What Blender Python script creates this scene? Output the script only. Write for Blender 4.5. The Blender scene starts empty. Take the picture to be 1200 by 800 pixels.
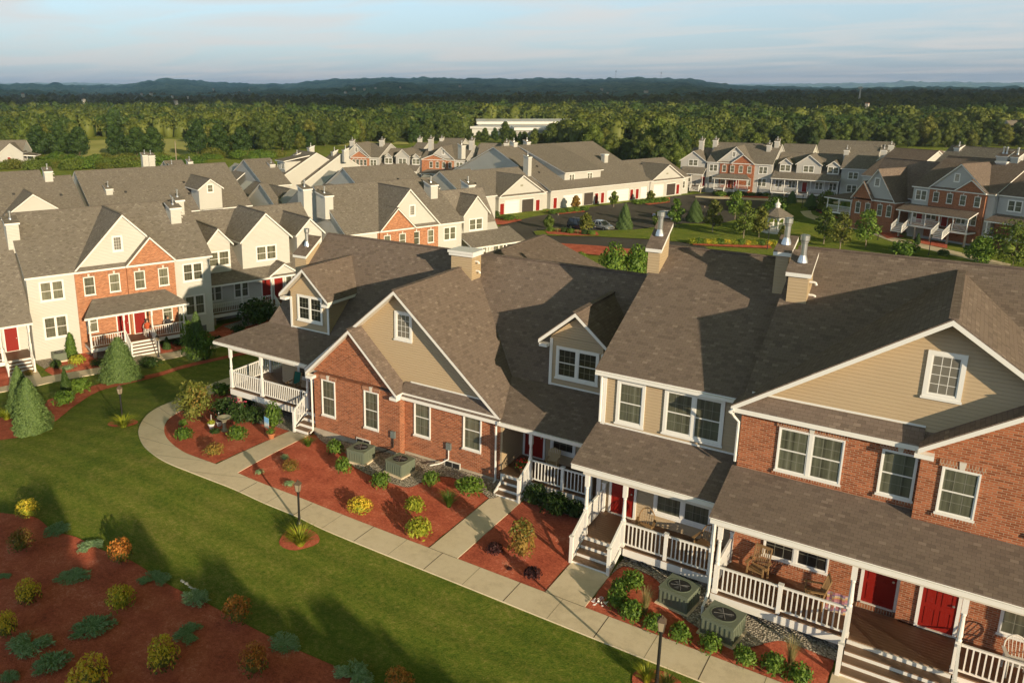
import bpy, bmesh, math, random
import numpy as np
from mathutils import Vector, Matrix, geometry
R = math.radians
rnd = random.Random(7)
rng = np.random.default_rng(7)
scene = bpy.context.scene
COL = bpy.context.collection

# ------------------------------------------------------------------ camera (solved from the vanishing lines of the houses)
CF, CPX, CPY = 941.255, 476.27, 340.26
PITCH, YAW, ROLL = R(14.2125), R(35.304), R(0.2425)
CH = 16.4
_F = np.array([-math.cos(PITCH)*math.sin(YAW), math.cos(PITCH)*math.cos(YAW), -math.sin(PITCH)])
_r = np.array([math.cos(YAW), math.sin(YAW), 0.0]); _d = np.cross(_F, _r)
_c, _s = math.cos(ROLL), math.sin(ROLL)
CR = np.array([_c*_r + _s*_d, -_s*_r + _c*_d, _F])
def ray(x, y): return CR.T @ np.array([(x-CPX)/CF, (y-CPY)/CF, 1.0])
cam = bpy.data.objects.new('camera', bpy.data.cameras.new('camera')); COL.objects.link(cam)
M = Matrix([[CR[0][0], -CR[1][0], -CR[2][0], 0], [CR[0][1], -CR[1][1], -CR[2][1], 0], [CR[0][2], -CR[1][2], -CR[2][2], CH], [0, 0, 0, 1]])
cam.matrix_world = M
cam.data.sensor_width = 36.0; cam.data.lens = CF/1200*36
cam.data.shift_x = (600-CPX)/1200; cam.data.shift_y = -(400-CPY)/1200
cam.data.clip_start = 0.5; cam.data.clip_end = 40000
scene.camera = cam

# ------------------------------------------------------------------ terrain height: level by the near houses, then falling away
_TK = np.array([0, 33, 38, 45, 53, 62, 75, 95, 150, 400, 900, 60000], float)
_TZ = np.array([0, 0, -.32, -1.25, -2.75, -3.95, -4.35, -5.0, -6.4, -8.0, -9.0, -9.0], float)
def _slopes():
    h = np.diff(_TK); dl = np.diff(_TZ)/h; m = np.zeros(len(_TK))
    for i in range(1, len(_TK)-1):
        m[i] = 0 if dl[i-1]*dl[i] <= 0 else 2*dl[i-1]*dl[i]/(dl[i-1]+dl[i])
    return m
_TM = _slopes()
def T(x, y):
    d = np.hypot(x, y); i = np.clip(np.searchsorted(_TK, d)-1, 0, len(_TK)-2)
    h = _TK[i+1]-_TK[i]; t = (d-_TK[i])/h
    return (2*t**3-3*t**2+1)*_TZ[i] + (t**3-2*t**2+t)*h*_TM[i] + (-2*t**3+3*t**2)*_TZ[i+1] + (t**3-t**2)*h*_TM[i+1]
def at_z(x, y, z):
    d = ray(x, y); t = (z-CH)/d[2]; return d[0]*t, d[1]*t
def gp(x, y):                                  # the ground point seen at a place of the photograph
    z = 0.0
    for _ in range(30):
        X, Y = at_z(x, y, z); z = 0.5*z + 0.5*float(T(X, Y))
    X, Y = at_z(x, y, z); return X, Y, float(T(X, Y))

class Frame:                                   # local axes of a row: u along the facade, v into the depth, z up
    def __init__(s, x, y, z0, deg):
        s.o = np.array([x, y, z0], float); s.deg = deg; a = R(deg); s.z0 = z0
        s.u = np.array([math.cos(a), math.sin(a), 0]); s.v = np.array([-math.sin(a), math.cos(a), 0])
    def L(s, p): d = p-s.o; return float(d@s.u), float(d@s.v), float(d[2])
    def W(s, u, v, z=0): return s.o + u*s.u + v*s.v + np.array([0, 0, z])
    def q(s, x, y, v):                         # (u, z) on the plane v = const
        d = ray(x, y); C = np.array([0, 0, CH]); t = (v-(C-s.o)@s.v)/(d@s.v); p = s.L(C+t*d); return p[0], p[2]
    def h(s, x, y, z):                         # (u, v) at local height z
        d = ray(x, y); t = (z+s.z0-CH)/d[2]; p = s.L(np.array([0, 0, CH])+t*d); return p[0], p[1]
    def sl(s, x, y, ze, ve, k):                # (u, v, z) on the roof plane z = ze + k (v - ve)
        d = ray(x, y); C = np.array([0, 0, CH]); c = (C-s.o)@s.v
        t = (ze+s.z0+k*(c-ve)-CH)/(d[2]-k*(d@s.v)); return s.L(C+t*d)

# ------------------------------------------------------------------ mesh builder
class MB:
    def __init__(s): s.v = []; s.f = []; s.m = []; s.mats = []
    def mi(s, mat):
        if mat not in s.mats: s.mats.append(mat)
        return s.mats.index(mat)
    def face(s, pts, mat):
        b = len(s.v); s.v += [tuple(map(float, p)) for p in pts]; s.f.append(tuple(range(b, b+len(pts)))); s.m.append(s.mi(mat))
    def box(s, x0, x1, y0, y1, z0, z1, mat, skip=''):
        b = len(s.v); s.v += [(x0,y0,z0),(x1,y0,z0),(x1,y1,z0),(x0,y1,z0),(x0,y0,z1),(x1,y0,z1),(x1,y1,z1),(x0,y1,z1)]
        i = s.mi(mat)
        for k, q in dict(b=(3,2,1,0), t=(4,5,6,7), f=(0,1,5,4), r=(1,2,6,5), k=(2,3,7,6), l=(3,0,4,7)).items():
            if k in skip: continue
            s.f.append(tuple(b+j for j in q)); s.m.append(i)
    def hexa(s, bot, top, mat):
        n = len(bot); b = len(s.v); s.v += [tuple(map(float,p)) for p in bot]+[tuple(map(float,p)) for p in top]; i = s.mi(mat)
        s.f.append(tuple(b+n-1-j for j in range(n))); s.m.append(i)
        s.f.append(tuple(b+n+j for j in range(n))); s.m.append(i)
        for j in range(n):
            k = (j+1) % n; s.f.append((b+j, b+k, b+n+k, b+n+j)); s.m.append(i)
    def beam(s, p, q, w, h, mat):              # a straight bar, w across, h high
        p = Vector(p); q = Vector(q); d = (q-p).normalized()
        up = Vector((0,0,1)) if abs(d.z) < .95 else Vector((0,1,0))
        a = d.cross(up).normalized()*w/2; c = a.cross(d).normalized()*h/2
        s.hexa([p-a-c, p+a-c, p+a+c, p-a+c], [q-a-c, q+a-c, q+a+c, q-a+c], mat)
    def lathe(s, cx, cy, prof, n, mat, ax='z', caps=True):
        b = len(s.v); i = s.mi(mat)
        for (r, z) in prof:
            for k in range(n):
                t = 2*math.pi*k/n
                if ax == 'z': s.v.append((cx+r*math.cos(t), cy+r*math.sin(t), z))
                elif ax == 'y': s.v.append((cx+r*math.cos(t), z, cy+r*math.sin(t)))
                else: s.v.append((z, cx+r*math.cos(t), cy+r*math.sin(t)))
        for j in range(len(prof)-1):
            for k in range(n):
                l = (k+1) % n
                s.f.append((b+j*n+k, b+j*n+l, b+(j+1)*n+l, b+(j+1)*n+k)); s.m.append(i)
        if not caps: return
        if prof[0][0] > 1e-4: s.f.append(tuple(b+n-1-k for k in range(n))); s.m.append(i)
        if prof[-1][0] > 1e-4: s.f.append(tuple(b+(len(prof)-1)*n+k for k in range(n))); s.m.append(i)
    def tube(s, pts, r, mat, n=8):
        pts = [Vector(p) for p in pts]; b = len(s.v); i = s.mi(mat); prev = None
        rr = r if isinstance(r, (list, tuple)) else [r]*len(pts)
        for j, p in enumerate(pts):
            d = (pts[min(j+1, len(pts)-1)]-pts[max(j-1, 0)]).normalized()
            a = d.cross(Vector((0,0,1)) if abs(d.z) < .9 else Vector((0,1,0))).normalized() if prev is None else (prev-d*prev.dot(d)).normalized()
            prev = a; c = d.cross(a)
            for k in range(n):
                t = 2*math.pi*k/n; s.v.append(tuple(p+a*rr[j]*math.cos(t)+c*rr[j]*math.sin(t)))
        for j in range(len(pts)-1):
            for k in range(n):
                l = (k+1) % n; s.f.append((b+j*n+k, b+j*n+l, b+(j+1)*n+l, b+(j+1)*n+k)); s.m.append(i)
        s.f.append(tuple(b+n-1-k for k in range(n))); s.m.append(i)
        s.f.append(tuple(b+(len(pts)-1)*n+k for k in range(n))); s.m.append(i)
    def mesh(s, name, off=(0,0,0), smooth=False):
        me = bpy.data.meshes.new(name); o = Vector(off)
        me.from_pydata([tuple(Vector(p)-o) for p in s.v], [], s.f)
        for m in s.mats: me.materials.append(m)
        me.polygons.foreach_set('material_index', s.m)
        me.update()
        uv = me.uv_layers.new(name='UVMap').data
        for p in me.polygons:
            n = p.normal
            if abs(n.z) > .985: a, b = Vector((1,0,0)), Vector((0,1,0))
            else: a = Vector((-n.y, n.x, 0)).normalized(); b = n.cross(a)
            for li in p.loop_indices:
                c = me.vertices[me.loops[li].vertex_index].co + o
                uv[li].uv = (c.dot(a), c.dot(b))
        if smooth: me.polygons.foreach_set('use_smooth', [True]*len(me.polygons))
        return me
    def build(s, name, parent=None, off=(0,0,0), smooth=False):
        if not s.f: return None
        o = bpy.data.objects.new(name, s.mesh(name, off, smooth)); COL.objects.link(o)
        if parent: o.parent = parent
        return o

def thing(name, label, cat, loc=(0,0,0), deg=0.0, group=None):
    o = bpy.data.objects.new(name, None); COL.objects.link(o); o.empty_display_size = .3
    o.location = loc; o.rotation_euler = (0, 0, R(deg)); o['label'] = label; o['category'] = cat
    if group: o['group'] = group
    return o
def tag(o, label=None, cat=None, group=None, kind=None):
    for k, v in (('label', label), ('category', cat), ('group', group), ('kind', kind)):
        if v: o[k] = v
    return o
def copy_tree(o, parent=None):
    c = o.copy(); COL.objects.link(c)
    if parent: c.parent = parent
    for ch in list(o.children): copy_tree(ch, c)
    return c

# ------------------------------------------------------------------ materials
class NT:
    def __init__(s, name):
        s.mat = bpy.data.materials.new(name); s.mat.use_nodes = True; s.t = s.mat.node_tree; s.t.nodes.clear()
        s.out = s.n('ShaderNodeOutputMaterial'); s.p = s.n('ShaderNodeBsdfPrincipled')
        s.l(s.p.outputs[0], s.out.inputs[0])
    def n(s, k, **kw):
        n = s.t.nodes.new(k)
        for a, b in kw.items(): setattr(n, a, b)
        return n
    def l(s, a, b): s.t.links.new(a, b)
    def val(s, sock, v):
        if isinstance(v, bpy.types.NodeSocket): s.l(v, sock)
        else: sock.default_value = v
    def noise(s, vec, scale, detail=3, rough=.55, out='Fac'):
        n = s.n('ShaderNodeTexNoise'); n.inputs['Scale'].default_value = scale; n.inputs['Detail'].default_value = detail
        n.inputs['Roughness'].default_value = rough; s.l(vec, n.inputs['Vector']); return n.outputs[out]
    def ramp(s, fac, stops, interp='LINEAR'):
        n = s.n('ShaderNodeValToRGB'); cr = n.color_ramp; cr.interpolation = interp
        while len(cr.elements) > 1: cr.elements.remove(cr.elements[-1])
        cr.elements[0].position = stops[0][0]; cr.elements[0].color = (*stops[0][1], 1)
        for p, c in stops[1:]:
            e = cr.elements.new(p); e.color = (*c, 1)
        s.l(fac, n.inputs[0]); return n.outputs[0]
    def mix(s, fac, a, b, mode='MIX'):
        n = s.n('ShaderNodeMix', data_type='RGBA', blend_type=mode)
        s.val(n.inputs[0], fac)
        for sock, v in ((n.inputs[6], a), (n.inputs[7], b)):
            if isinstance(v, tuple) and len(v) == 3: v = (*v, 1)
            s.val(sock, v)
        return n.outputs[2]
    def math(s, op, a, b=0.0, clamp=False):
        n = s.n('ShaderNodeMath', operation=op, use_clamp=clamp); s.val(n.inputs[0], a); s.val(n.inputs[1], b); return n.outputs[0]
    def bump(s, h, strength=.5, dist=.02, nrm=None):
        n = s.n('ShaderNodeBump'); n.inputs['Strength'].default_value = strength; n.inputs['Distance'].default_value = dist
        s.l(h, n.inputs['Height'])
        if nrm: s.l(nrm, n.inputs['Normal'])
        return n.outputs[0]
    def uv(s): return s.n('ShaderNodeUVMap', uv_map='UVMap').outputs[0]
    def obj(s): return s.n('ShaderNodeTexCoord').outputs['Object']
    def pos(s): return s.n('ShaderNodeNewGeometry').outputs['Position']
    def done(s, col, rough=.8, nrm=None, spec=.3, metal=0.0):
        if isinstance(col, tuple) and len(col) == 3: col = (*col, 1)
        s.val(s.p.inputs['Base Color'], col); s.val(s.p.inputs['Roughness'], rough)
        s.p.inputs['Specular IOR Level'].default_value = spec; s.p.inputs['Metallic'].default_value = metal
        if nrm: s.l(nrm, s.p.inputs['Normal'])
        return s.mat

def m_plain(name, col, rough=.6, spec=.3, metal=0.0, dirt=.12):
    t = NT(name); p = t.obj(); n = t.noise(p, 3.0, 4); c = t.mix(t.math('MULTIPLY', n, dirt*2), col, tuple(x*.55 for x in col))
    return t.done(c, rough, None, spec, metal)
def m_shingle(name, dark, mid, light, w=.21, h=.135):
    t = NT(name); u = t.uv()
    b = t.n('ShaderNodeTexBrick'); b.offset = .5; b.offset_frequency = 2
    b.inputs['Color1'].default_value = (0, 0, 0, 1); b.inputs['Color2'].default_value = (1, 1, 1, 1); b.inputs['Mortar'].default_value = (0, 0, 0, 1)
    b.inputs['Scale'].default_value = 1; b.inputs['Mortar Size'].default_value = .006; b.inputs['Mortar Smooth'].default_value = .3
    b.inputs['Brick Width'].default_value = w; b.inputs['Row Height'].default_value = h; b.inputs['Bias'].default_value = -.05
    wob = t.n('ShaderNodeVectorMath', operation='ADD'); t.l(u, wob.inputs[0]); sc = t.n('ShaderNodeVectorMath', operation='SCALE')
    nz = t.n('ShaderNodeTexNoise'); nz.inputs['Scale'].default_value = 1.7; t.l(u, nz.inputs['Vector']); t.l(nz.outputs['Color'], sc.inputs[0]); sc.inputs['Scale'].default_value = .05
    t.l(sc.outputs[0], wob.inputs[1]); t.l(wob.outputs[0], b.inputs['Vector'])
    c = t.ramp(b.outputs['Color'], [(0, dark), (.3, mid), (.82, mid), (.97, light)])
    g = t.noise(u, 38, 2, .7); c = t.mix(t.math('MULTIPLY', t.math('SUBTRACT', g, .3), .8, True), c, tuple(x*1.55 for x in mid))
    lg = t.noise(u, .22, 4, .6); c = t.mix(t.math('MULTIPLY', t.math('SUBTRACT', lg, .45, True), .7, True), c, tuple(x*.75 for x in mid))
    mp = t.n('ShaderNodeMapping'); mp.inputs['Scale'].default_value = (1.6, .12, 1); t.l(u, mp.inputs[0])
    st = t.noise(mp.outputs[0], 1.0, 4, .6); c = t.mix(t.math('MULTIPLY', t.math('SUBTRACT', st, .5, True), .45, True), c, tuple(x*1.2 for x in mid))
    c = t.mix(t.math('MULTIPLY', b.outputs['Fac'], .45), c, tuple(x*.5 for x in dark))
    sep = t.n('ShaderNodeSeparateXYZ'); t.l(wob.outputs[0], sep.inputs[0])
    saw = t.math('SUBTRACT', 1.0, t.math('FRACT', t.math('DIVIDE', sep.outputs[1], h)))
    hh = t.math('ADD', saw, t.math('MULTIPLY', t.math('ADD', g, b.outputs['Color']), .35))
    return t.done(c, .92, t.bump(hh, .6, .02), .15)
def m_brick(name, c1, c2, mortar, w=.21, h=.07):
    t = NT(name); u = t.uv()
    b = t.n('ShaderNodeTexBrick'); b.offset = .5
    b.inputs['Color1'].default_value = (0, 0, 0, 1); b.inputs['Color2'].default_value = (1, 1, 1, 1); b.inputs['Mortar'].default_value = (.5, .5, .5, 1)
    b.inputs['Scale'].default_value = 1; b.inputs['Mortar Size'].default_value = .009; b.inputs['Mortar Smooth'].default_value = .2
    b.inputs['Brick Width'].default_value = w; b.inputs['Row Height'].default_value = h; t.l(u, b.inputs['Vector'])
    c = t.ramp(b.outputs['Color'], [(0, tuple(x*.75 for x in c1)), (.2, c1), (.7, c2), (1, tuple(min(1, x*1.25) for x in c2))])
    n = t.noise(u, .8, 4); c = t.mix(t.math('MULTIPLY', n, .25), c, c1)
    c = t.mix(b.outputs['Fac'], c, mortar)
    fine = t.noise(u, 60, 2)
    hh = t.math('ADD', t.math('MULTIPLY', b.outputs['Fac'], -1.0), t.math('MULTIPLY', fine, .3))
    return t.done(c, .85, t.bump(hh, .7, .012), .2)
def m_siding(name, col, h=.115):
    t = NT(name); u = t.uv(); sep = t.n('ShaderNodeSeparateXYZ'); t.l(u, sep.inputs[0])
    fr = t.math('FRACT', t.math('DIVIDE', sep.outputs[1], h))
    prof = t.math('SUBTRACT', 1.0, fr)
    lip = t.n('ShaderNodeMath', operation='COMPARE'); t.l(fr, lip.inputs[0]); lip.inputs[1].default_value = .0; lip.inputs[2].default_value = .1
    hh = t.math('SUBTRACT', prof, t.math('MULTIPLY', lip.outputs[0], .9))
    mp = t.n('ShaderNodeMapping'); mp.inputs['Scale'].default_value = (.35, 3.2, 1); t.l(u, mp.inputs[0])
    n = t.noise(mp.outputs[0], 1.6, 4); c = t.mix(t.math('MULTIPLY', n, .35), col, tuple(x*.8 for x in col))
    n2 = t.noise(u, .5, 4); c = t.mix(t.math('MULTIPLY', t.math('SUBTRACT', n2, .45, True), .8), c, tuple(x*.72 for x in col))
    return t.done(c, .62, t.bump(hh, 1.0, .06), .3)
def m_ground(name, cols, scales, bump=.5, dist=.05, rough=.95, stretch=None):
    t = NT(name); p = t.pos()
    n1 = t.noise(p, scales[0], 5, .65); n2 = t.noise(p, scales[1], 4, .7); n3 = t.noise(p, scales[2], 3, .7)
    f = t.math('ADD', t.math('MULTIPLY', n1, .42), t.math('ADD', t.math('MULTIPLY', n2, .33), t.math('MULTIPLY', n3, .25)))
    k = len(cols); c = t.ramp(f, [(.34+.32*i/(k-1), cc) for i, cc in enumerate(cols)])
    return t.done(c, rough, t.bump(t.math('ADD', n3, t.math('MULTIPLY', n2, .6)), bump, dist), .1)
def m_leaf(name, cols, trans=.25, rough=.55):
    t = NT(name); g = t.n('ShaderNodeNewGeometry'); oi = t.n('ShaderNodeObjectInfo')
    k = len(cols); rp = g.outputs['Random Per Island']
    tn = t.noise(g.outputs['Position'], .35, 2)
    f = t.math('ADD', t.math('MULTIPLY', rp, .7), t.math('MULTIPLY', tn, .3))
    f = t.math('ADD', f, t.math('MULTIPLY', t.math('SUBTRACT', oi.outputs['Random'], .5), .25), True)
    c = t.ramp(f, [(.08+.84*i/(k-1), cc) for i, cc in enumerate(cols)])
    t.done(c, rough, None, .25)
    tr = t.n('ShaderNodeBsdfTranslucent'); t.l(c, tr.inputs[0]); mx = t.n('ShaderNodeMixShader'); mx.inputs[0].default_value = trans
    t.l(t.p.outputs[0], mx.inputs[1]); t.l(tr.outputs[0], mx.inputs[2]); t.l(mx.outputs[0], t.out.inputs[0])
    return t.mat
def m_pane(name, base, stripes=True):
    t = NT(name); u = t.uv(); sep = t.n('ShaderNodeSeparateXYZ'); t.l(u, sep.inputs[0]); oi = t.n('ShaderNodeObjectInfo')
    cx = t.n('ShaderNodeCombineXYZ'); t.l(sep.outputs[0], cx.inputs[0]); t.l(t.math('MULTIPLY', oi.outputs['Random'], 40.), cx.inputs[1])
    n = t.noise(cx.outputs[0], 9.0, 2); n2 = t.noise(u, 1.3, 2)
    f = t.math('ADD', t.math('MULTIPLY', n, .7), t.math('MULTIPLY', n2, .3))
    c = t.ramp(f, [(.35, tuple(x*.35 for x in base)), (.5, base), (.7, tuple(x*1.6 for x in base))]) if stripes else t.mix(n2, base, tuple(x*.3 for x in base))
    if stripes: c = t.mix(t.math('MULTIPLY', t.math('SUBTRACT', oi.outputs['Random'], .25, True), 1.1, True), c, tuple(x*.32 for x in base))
    t.done(c, .35, None, .5)
    t.p.inputs['Coat Weight'].default_value = 1.0; t.p.inputs['Coat Roughness'].default_value = .03; t.p.inputs['Coat IOR'].default_value = 1.5
    return t.mat

MAT = {}
def setup_materials():
    m = MAT
    m['shin_b'] = m_shingle('brown_shingles', (.128,.098,.081), (.178,.137,.113), (.262,.208,.170))
    m['shin_g'] = m_shingle('grey_brown_shingles', (.135,.117,.098), (.195,.170,.143), (.30,.27,.23))
    m['brick'] = m_brick('red_brick', (.27,.078,.032), (.37,.122,.055), (.40,.27,.18))
    m['brick2'] = m_brick('orange_brick', (.36,.11,.042), (.47,.175,.078), (.46,.33,.22))
    m['sold'] = m_brick('soldier_brick', (.26,.085,.04), (.36,.15,.075), (.42,.35,.27), .075, .22)
    m['side_tan'] = m_siding('tan_siding', (.46,.345,.215)); m['side_cream'] = m_siding('cream_siding', (.61,.59,.535))
    m['side_grey'] = m_siding('grey_siding', (.52,.50,.47))
    m['white'] = m_plain('white_paint', (.78,.76,.72), .45, dirt=.06)
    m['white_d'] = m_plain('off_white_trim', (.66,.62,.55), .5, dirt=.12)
    m['red'] = m_plain('red_door_paint', (.25,.012,.007), .5, .3)
    m['deck'] = m_siding('brown_deck_boards', (.27,.165,.10), .14)
    m['found'] = m_ground('foundation_concrete', [(.30,.25,.19), (.42,.35,.27), (.50,.43,.34)], (.7, 3, 30), .3, .01)
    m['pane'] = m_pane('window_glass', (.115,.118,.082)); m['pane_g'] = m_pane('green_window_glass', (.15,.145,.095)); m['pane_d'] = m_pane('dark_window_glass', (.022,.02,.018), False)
    m['pane_l'] = m_pane('light_blind_glass', (.26,.24,.20), False)
    m['muntin'] = m_plain('muntin_grey', (.21,.21,.17), .5)
    m['metal'] = m_plain('galvanised_metal', (.62,.62,.62), .33, .5, .85, .2)
    m['joint'] = m_plain('joint_grey', (.20,.155,.105), .9); m['fan_b'] = m_plain('fan_blade_grey', (.10,.10,.10), .4)
    m['dark'] = m_plain('black_metal', (.018,.018,.018), .45, .4)
    m['ac'] = m_plain('green_enamel', (.15,.175,.125), .5, .4); m['fan'] = m_plain('dark_fan', (.02,.02,.02), .6)
    m['ac_grey'] = m_plain('grey_enamel', (.16,.18,.17), .5, .4)
    m['wood'] = m_plain('teak_wood', (.33,.20,.09), .6, dirt=.3); m['wood_l'] = m_plain('pale_wood', (.50,.37,.19), .6, dirt=.2)
    m['bark'] = m_plain('bark', (.12,.085,.06), .9, dirt=.4); m['bark_p'] = m_plain('pale_bark', (.33,.26,.19), .9, dirt=.3)
    m['terra'] = m_plain('terracotta', (.42,.16,.07), .8); m['green_cloth'] = m_plain('green_canvas', (.01,.10,.07), .8)
    m['blue_cloth'] = m_plain('blue_canvas', (.03,.035,.22), .8); m['flower'] = m_plain('red_petals', (.55,.02,.015), .6)
    m['pink'] = m_plain('pink_petals', (.55,.08,.14), .6); m['stone'] = m_plain('weathered_stone', (.33,.31,.22), .85, dirt=.3)
    m['lampglass'] = m_plain('frosted_lamp_glass', (.34,.28,.20), .25, .5)
    m['bay_shade'] = m_plain('painted_bay_shade', (.07,.055,.045), .9, dirt=.4)  # dark colour stands in for the shade inside open bays
    m['rubber'] = m_plain('tyre_rubber', (.02,.02,.02), .8); m['carglass'] = m_pane('car_glass', (.02,.025,.03), False)
    # ground
    t = NT('lawn_grass'); p = t.pos()
    big = t.noise(p, .045, 4, .6); mid = t.noise(p, .5, 5, .7); fine = t.noise(p, 5, 4, .75); bl = t.noise(p, 19, 3, .75)
    f = t.math('ADD', t.math('MULTIPLY', big, .14), t.math('ADD', t.math('MULTIPLY', mid, .22), t.math('ADD', t.math('MULTIPLY', fine, .34), t.math('MULTIPLY', bl, .30))))
    c = t.ramp(f, [(.39, (.070,.130,.014)), (.455, (.145,.225,.024)), (.52, (.235,.285,.038)), (.59, (.42,.38,.10))])
    sepp = t.n('ShaderNodeSeparateXYZ'); t.l(p, sepp.inputs[0])
    mow = t.math('SINE', t.math('ADD', t.math('MULTIPLY', sepp.outputs[1], 5.2), t.math('MULTIPLY', mid, 2.0)))
    c = t.mix(t.math('MULTIPLY', t.math('ADD', mow, 1.0), .09), c, (.03,.05,.01))
    MAT['grass'] = t.done(c, .9, t.bump(t.math('ADD', bl, t.math('MULTIPLY', fine, 1.0)), 1.0, .13), .12)
    m['mulch'] = m_ground('red_mulch', [(.18,.050,.036), (.46,.108,.064), (.64,.170,.098), (.78,.38,.28)], (.9, 9, 26), 1.0, .05)
    m['walk'] = m_ground('pale_concrete', [(.56,.455,.32), (.72,.595,.43), (.78,.66,.50)], (.5, 3.5, 30), .25, .006, .85)
    m['asphalt'] = m_ground('asphalt', [(.07,.062,.056), (.10,.09,.08), (.13,.115,.10)], (.12, 1.5, 30), .3, .01, .85)
    t = NT('river_stones'); p = t.pos(); v = t.n('ShaderNodeTexVoronoi'); v.inputs['Scale'].default_value = 15; t.l(p, v.inputs['Vector'])
    sp = t.n('ShaderNodeSeparateColor'); t.l(v.outputs['Color'], sp.inputs[0])
    c = t.ramp(sp.outputs[0], [(0, (.24,.21,.17)), (.5, (.44,.39,.32)), (1, (.68,.61,.51))])
    c = t.mix(t.math('MULTIPLY', t.math('SUBTRACT', v.outputs['Distance'], .35, True), 2.2, True), c, (.16,.135,.11))
    m['gravel'] = t.done(c, .8, t.bump(t.math('SUBTRACT', 1.0, v.outputs['Distance']), 1.0, .06), .25)
    # foliage
    L = lambda k, *c, **kw: m.__setitem__(k, m_leaf(k, list(c), **kw))
    L('leaf_green', (.045,.09,.014), (.10,.18,.024), (.19,.28,.04))
    L('leaf_dark', (.020,.045,.012), (.042,.082,.018), (.075,.125,.025))
    L('leaf_lime', (.14,.18,.015), (.30,.34,.03), (.46,.44,.05))
    L('leaf_gold', (.30,.29,.02), (.75,.60,.05), (.85,.52,.08))  # gold raised to imitate light caught on the spirea tops
    L('leaf_orange', (.26,.10,.02), (.55,.19,.035), (.62,.32,.06))
    L('leaf_bronze', (.15,.10,.025), (.30,.18,.04), (.42,.29,.07))
    L('leaf_olive', (.06,.08,.014), (.14,.16,.026), (.26,.25,.06))
    L('leaf_blue', (.15,.26,.11), (.26,.40,.19), (.40,.52,.30))
    L('leaf_spruce', (.06,.11,.035), (.12,.19,.055), (.18,.26,.08))
    L('leaf_purple', (.03,.012,.014), (.07,.028,.03), (.13,.05,.045))
    L('leaf_straw', (.16,.15,.05), (.32,.28,.11), (.5,.42,.2))
    L('leaf_tree', (.055,.085,.015), (.12,.17,.028), (.20,.25,.045))
    L('leaf_wood', (.032,.058,.012), (.065,.098,.018), (.115,.145,.030), trans=.15)
    L('leaf_wood2', (.055,.08,.015), (.10,.13,.022), (.165,.185,.038), trans=.15)
setup_materials()
# ------------------------------------------------------------------ building parts
_wc = {}
def window_meshes(w, h, n, style, pane):
    k = (round(w, 2), round(h, 2), n, style, pane)
    if k in _wc: return _wc[k]
    W = MAT['white']; P = MAT[pane]; Q = W if style == 'attic' else MAT['muntin']
    t = {'side': .105, 'brick': .042, 'attic': .12, 'far': .09}[style]
    f = MB(); g = MB(); x0, x1 = -w/2, w/2
    f.box(x0, x0+t, -.055, .01, 0, h, W); f.box(x1-t, x1, -.055, .01, 0, h, W)
    f.box(x0+t, x1-t, -.055, .01, h-t, h, W); f.box(x0+t, x1-t, -.055, .01, 0, t, W)
    f.box(x0-.03, x1+.03, -.085, -.056, -.035, .035, W)
    if style == 'brick':
        f.box(x0-.08, x1+.08, -.05, .012, h+.002, h+.20, MAT['sold'])
        f.hexa([(-.06,-.07,h+.002),(.06,-.07,h+.002),(.06,.01,h+.002),(-.06,.01,h+.002)], [(-.085,-.07,h+.22),(.085,-.07,h+.22),(.085,.01,h+.22),(-.085,.01,h+.22)], MAT['white_d'])
        f.box(x0-.08, x1+.08, -.075, .012, -.115, -.04, MAT['sold'])
    ml = .11; iw = (w-2*t-(n-1)*ml)/n
    for i in range(n):
        a = x0+t+i*(iw+ml); b = a+iw
        if i: f.box(a-ml, a, -.05, .01, t, h-t, W)
        f.box(a, a+.035, -.036, .0, t, h-t, W); f.box(b-.035, b, -.036, .0, t, h-t, W)
        f.box(a+.035, b-.035, -.036, .0, h-t-.035, h-t, W); f.box(a+.035, b-.035, -.036, .0, t, t+.04, W)
        if style != 'attic': f.box(a+.035, b-.035, -.033, .0, h*.5-.02, h*.5+.02, W)
        cols = 3; rows = 4
        if style == 'far': cols = 2; rows = 4
        for c in range(1, cols):
            xx = a+.035+(iw-.07)*c/cols; f.box(xx-.008, xx+.008, -.019, 0, t+.04, h-t-.035, Q)
        for r in range(1, rows):
            if r == rows/2 and style != 'attic': continue
            zz = t+.04+(h-2*t-.075)*r/rows; f.box(a+.035, b-.035, -.0185, 0, zz-.008, zz+.008, Q)
        g.face([(a+.035,-.016,t+.04),(b-.035,-.016,t+.04),(b-.035,-.016,h-t-.035),(a+.035,-.016,h-t-.035)], P)
    _wc[k] = (f.mesh('window'), g.mesh('pane')); return _wc[k]
_dc = {}
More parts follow.
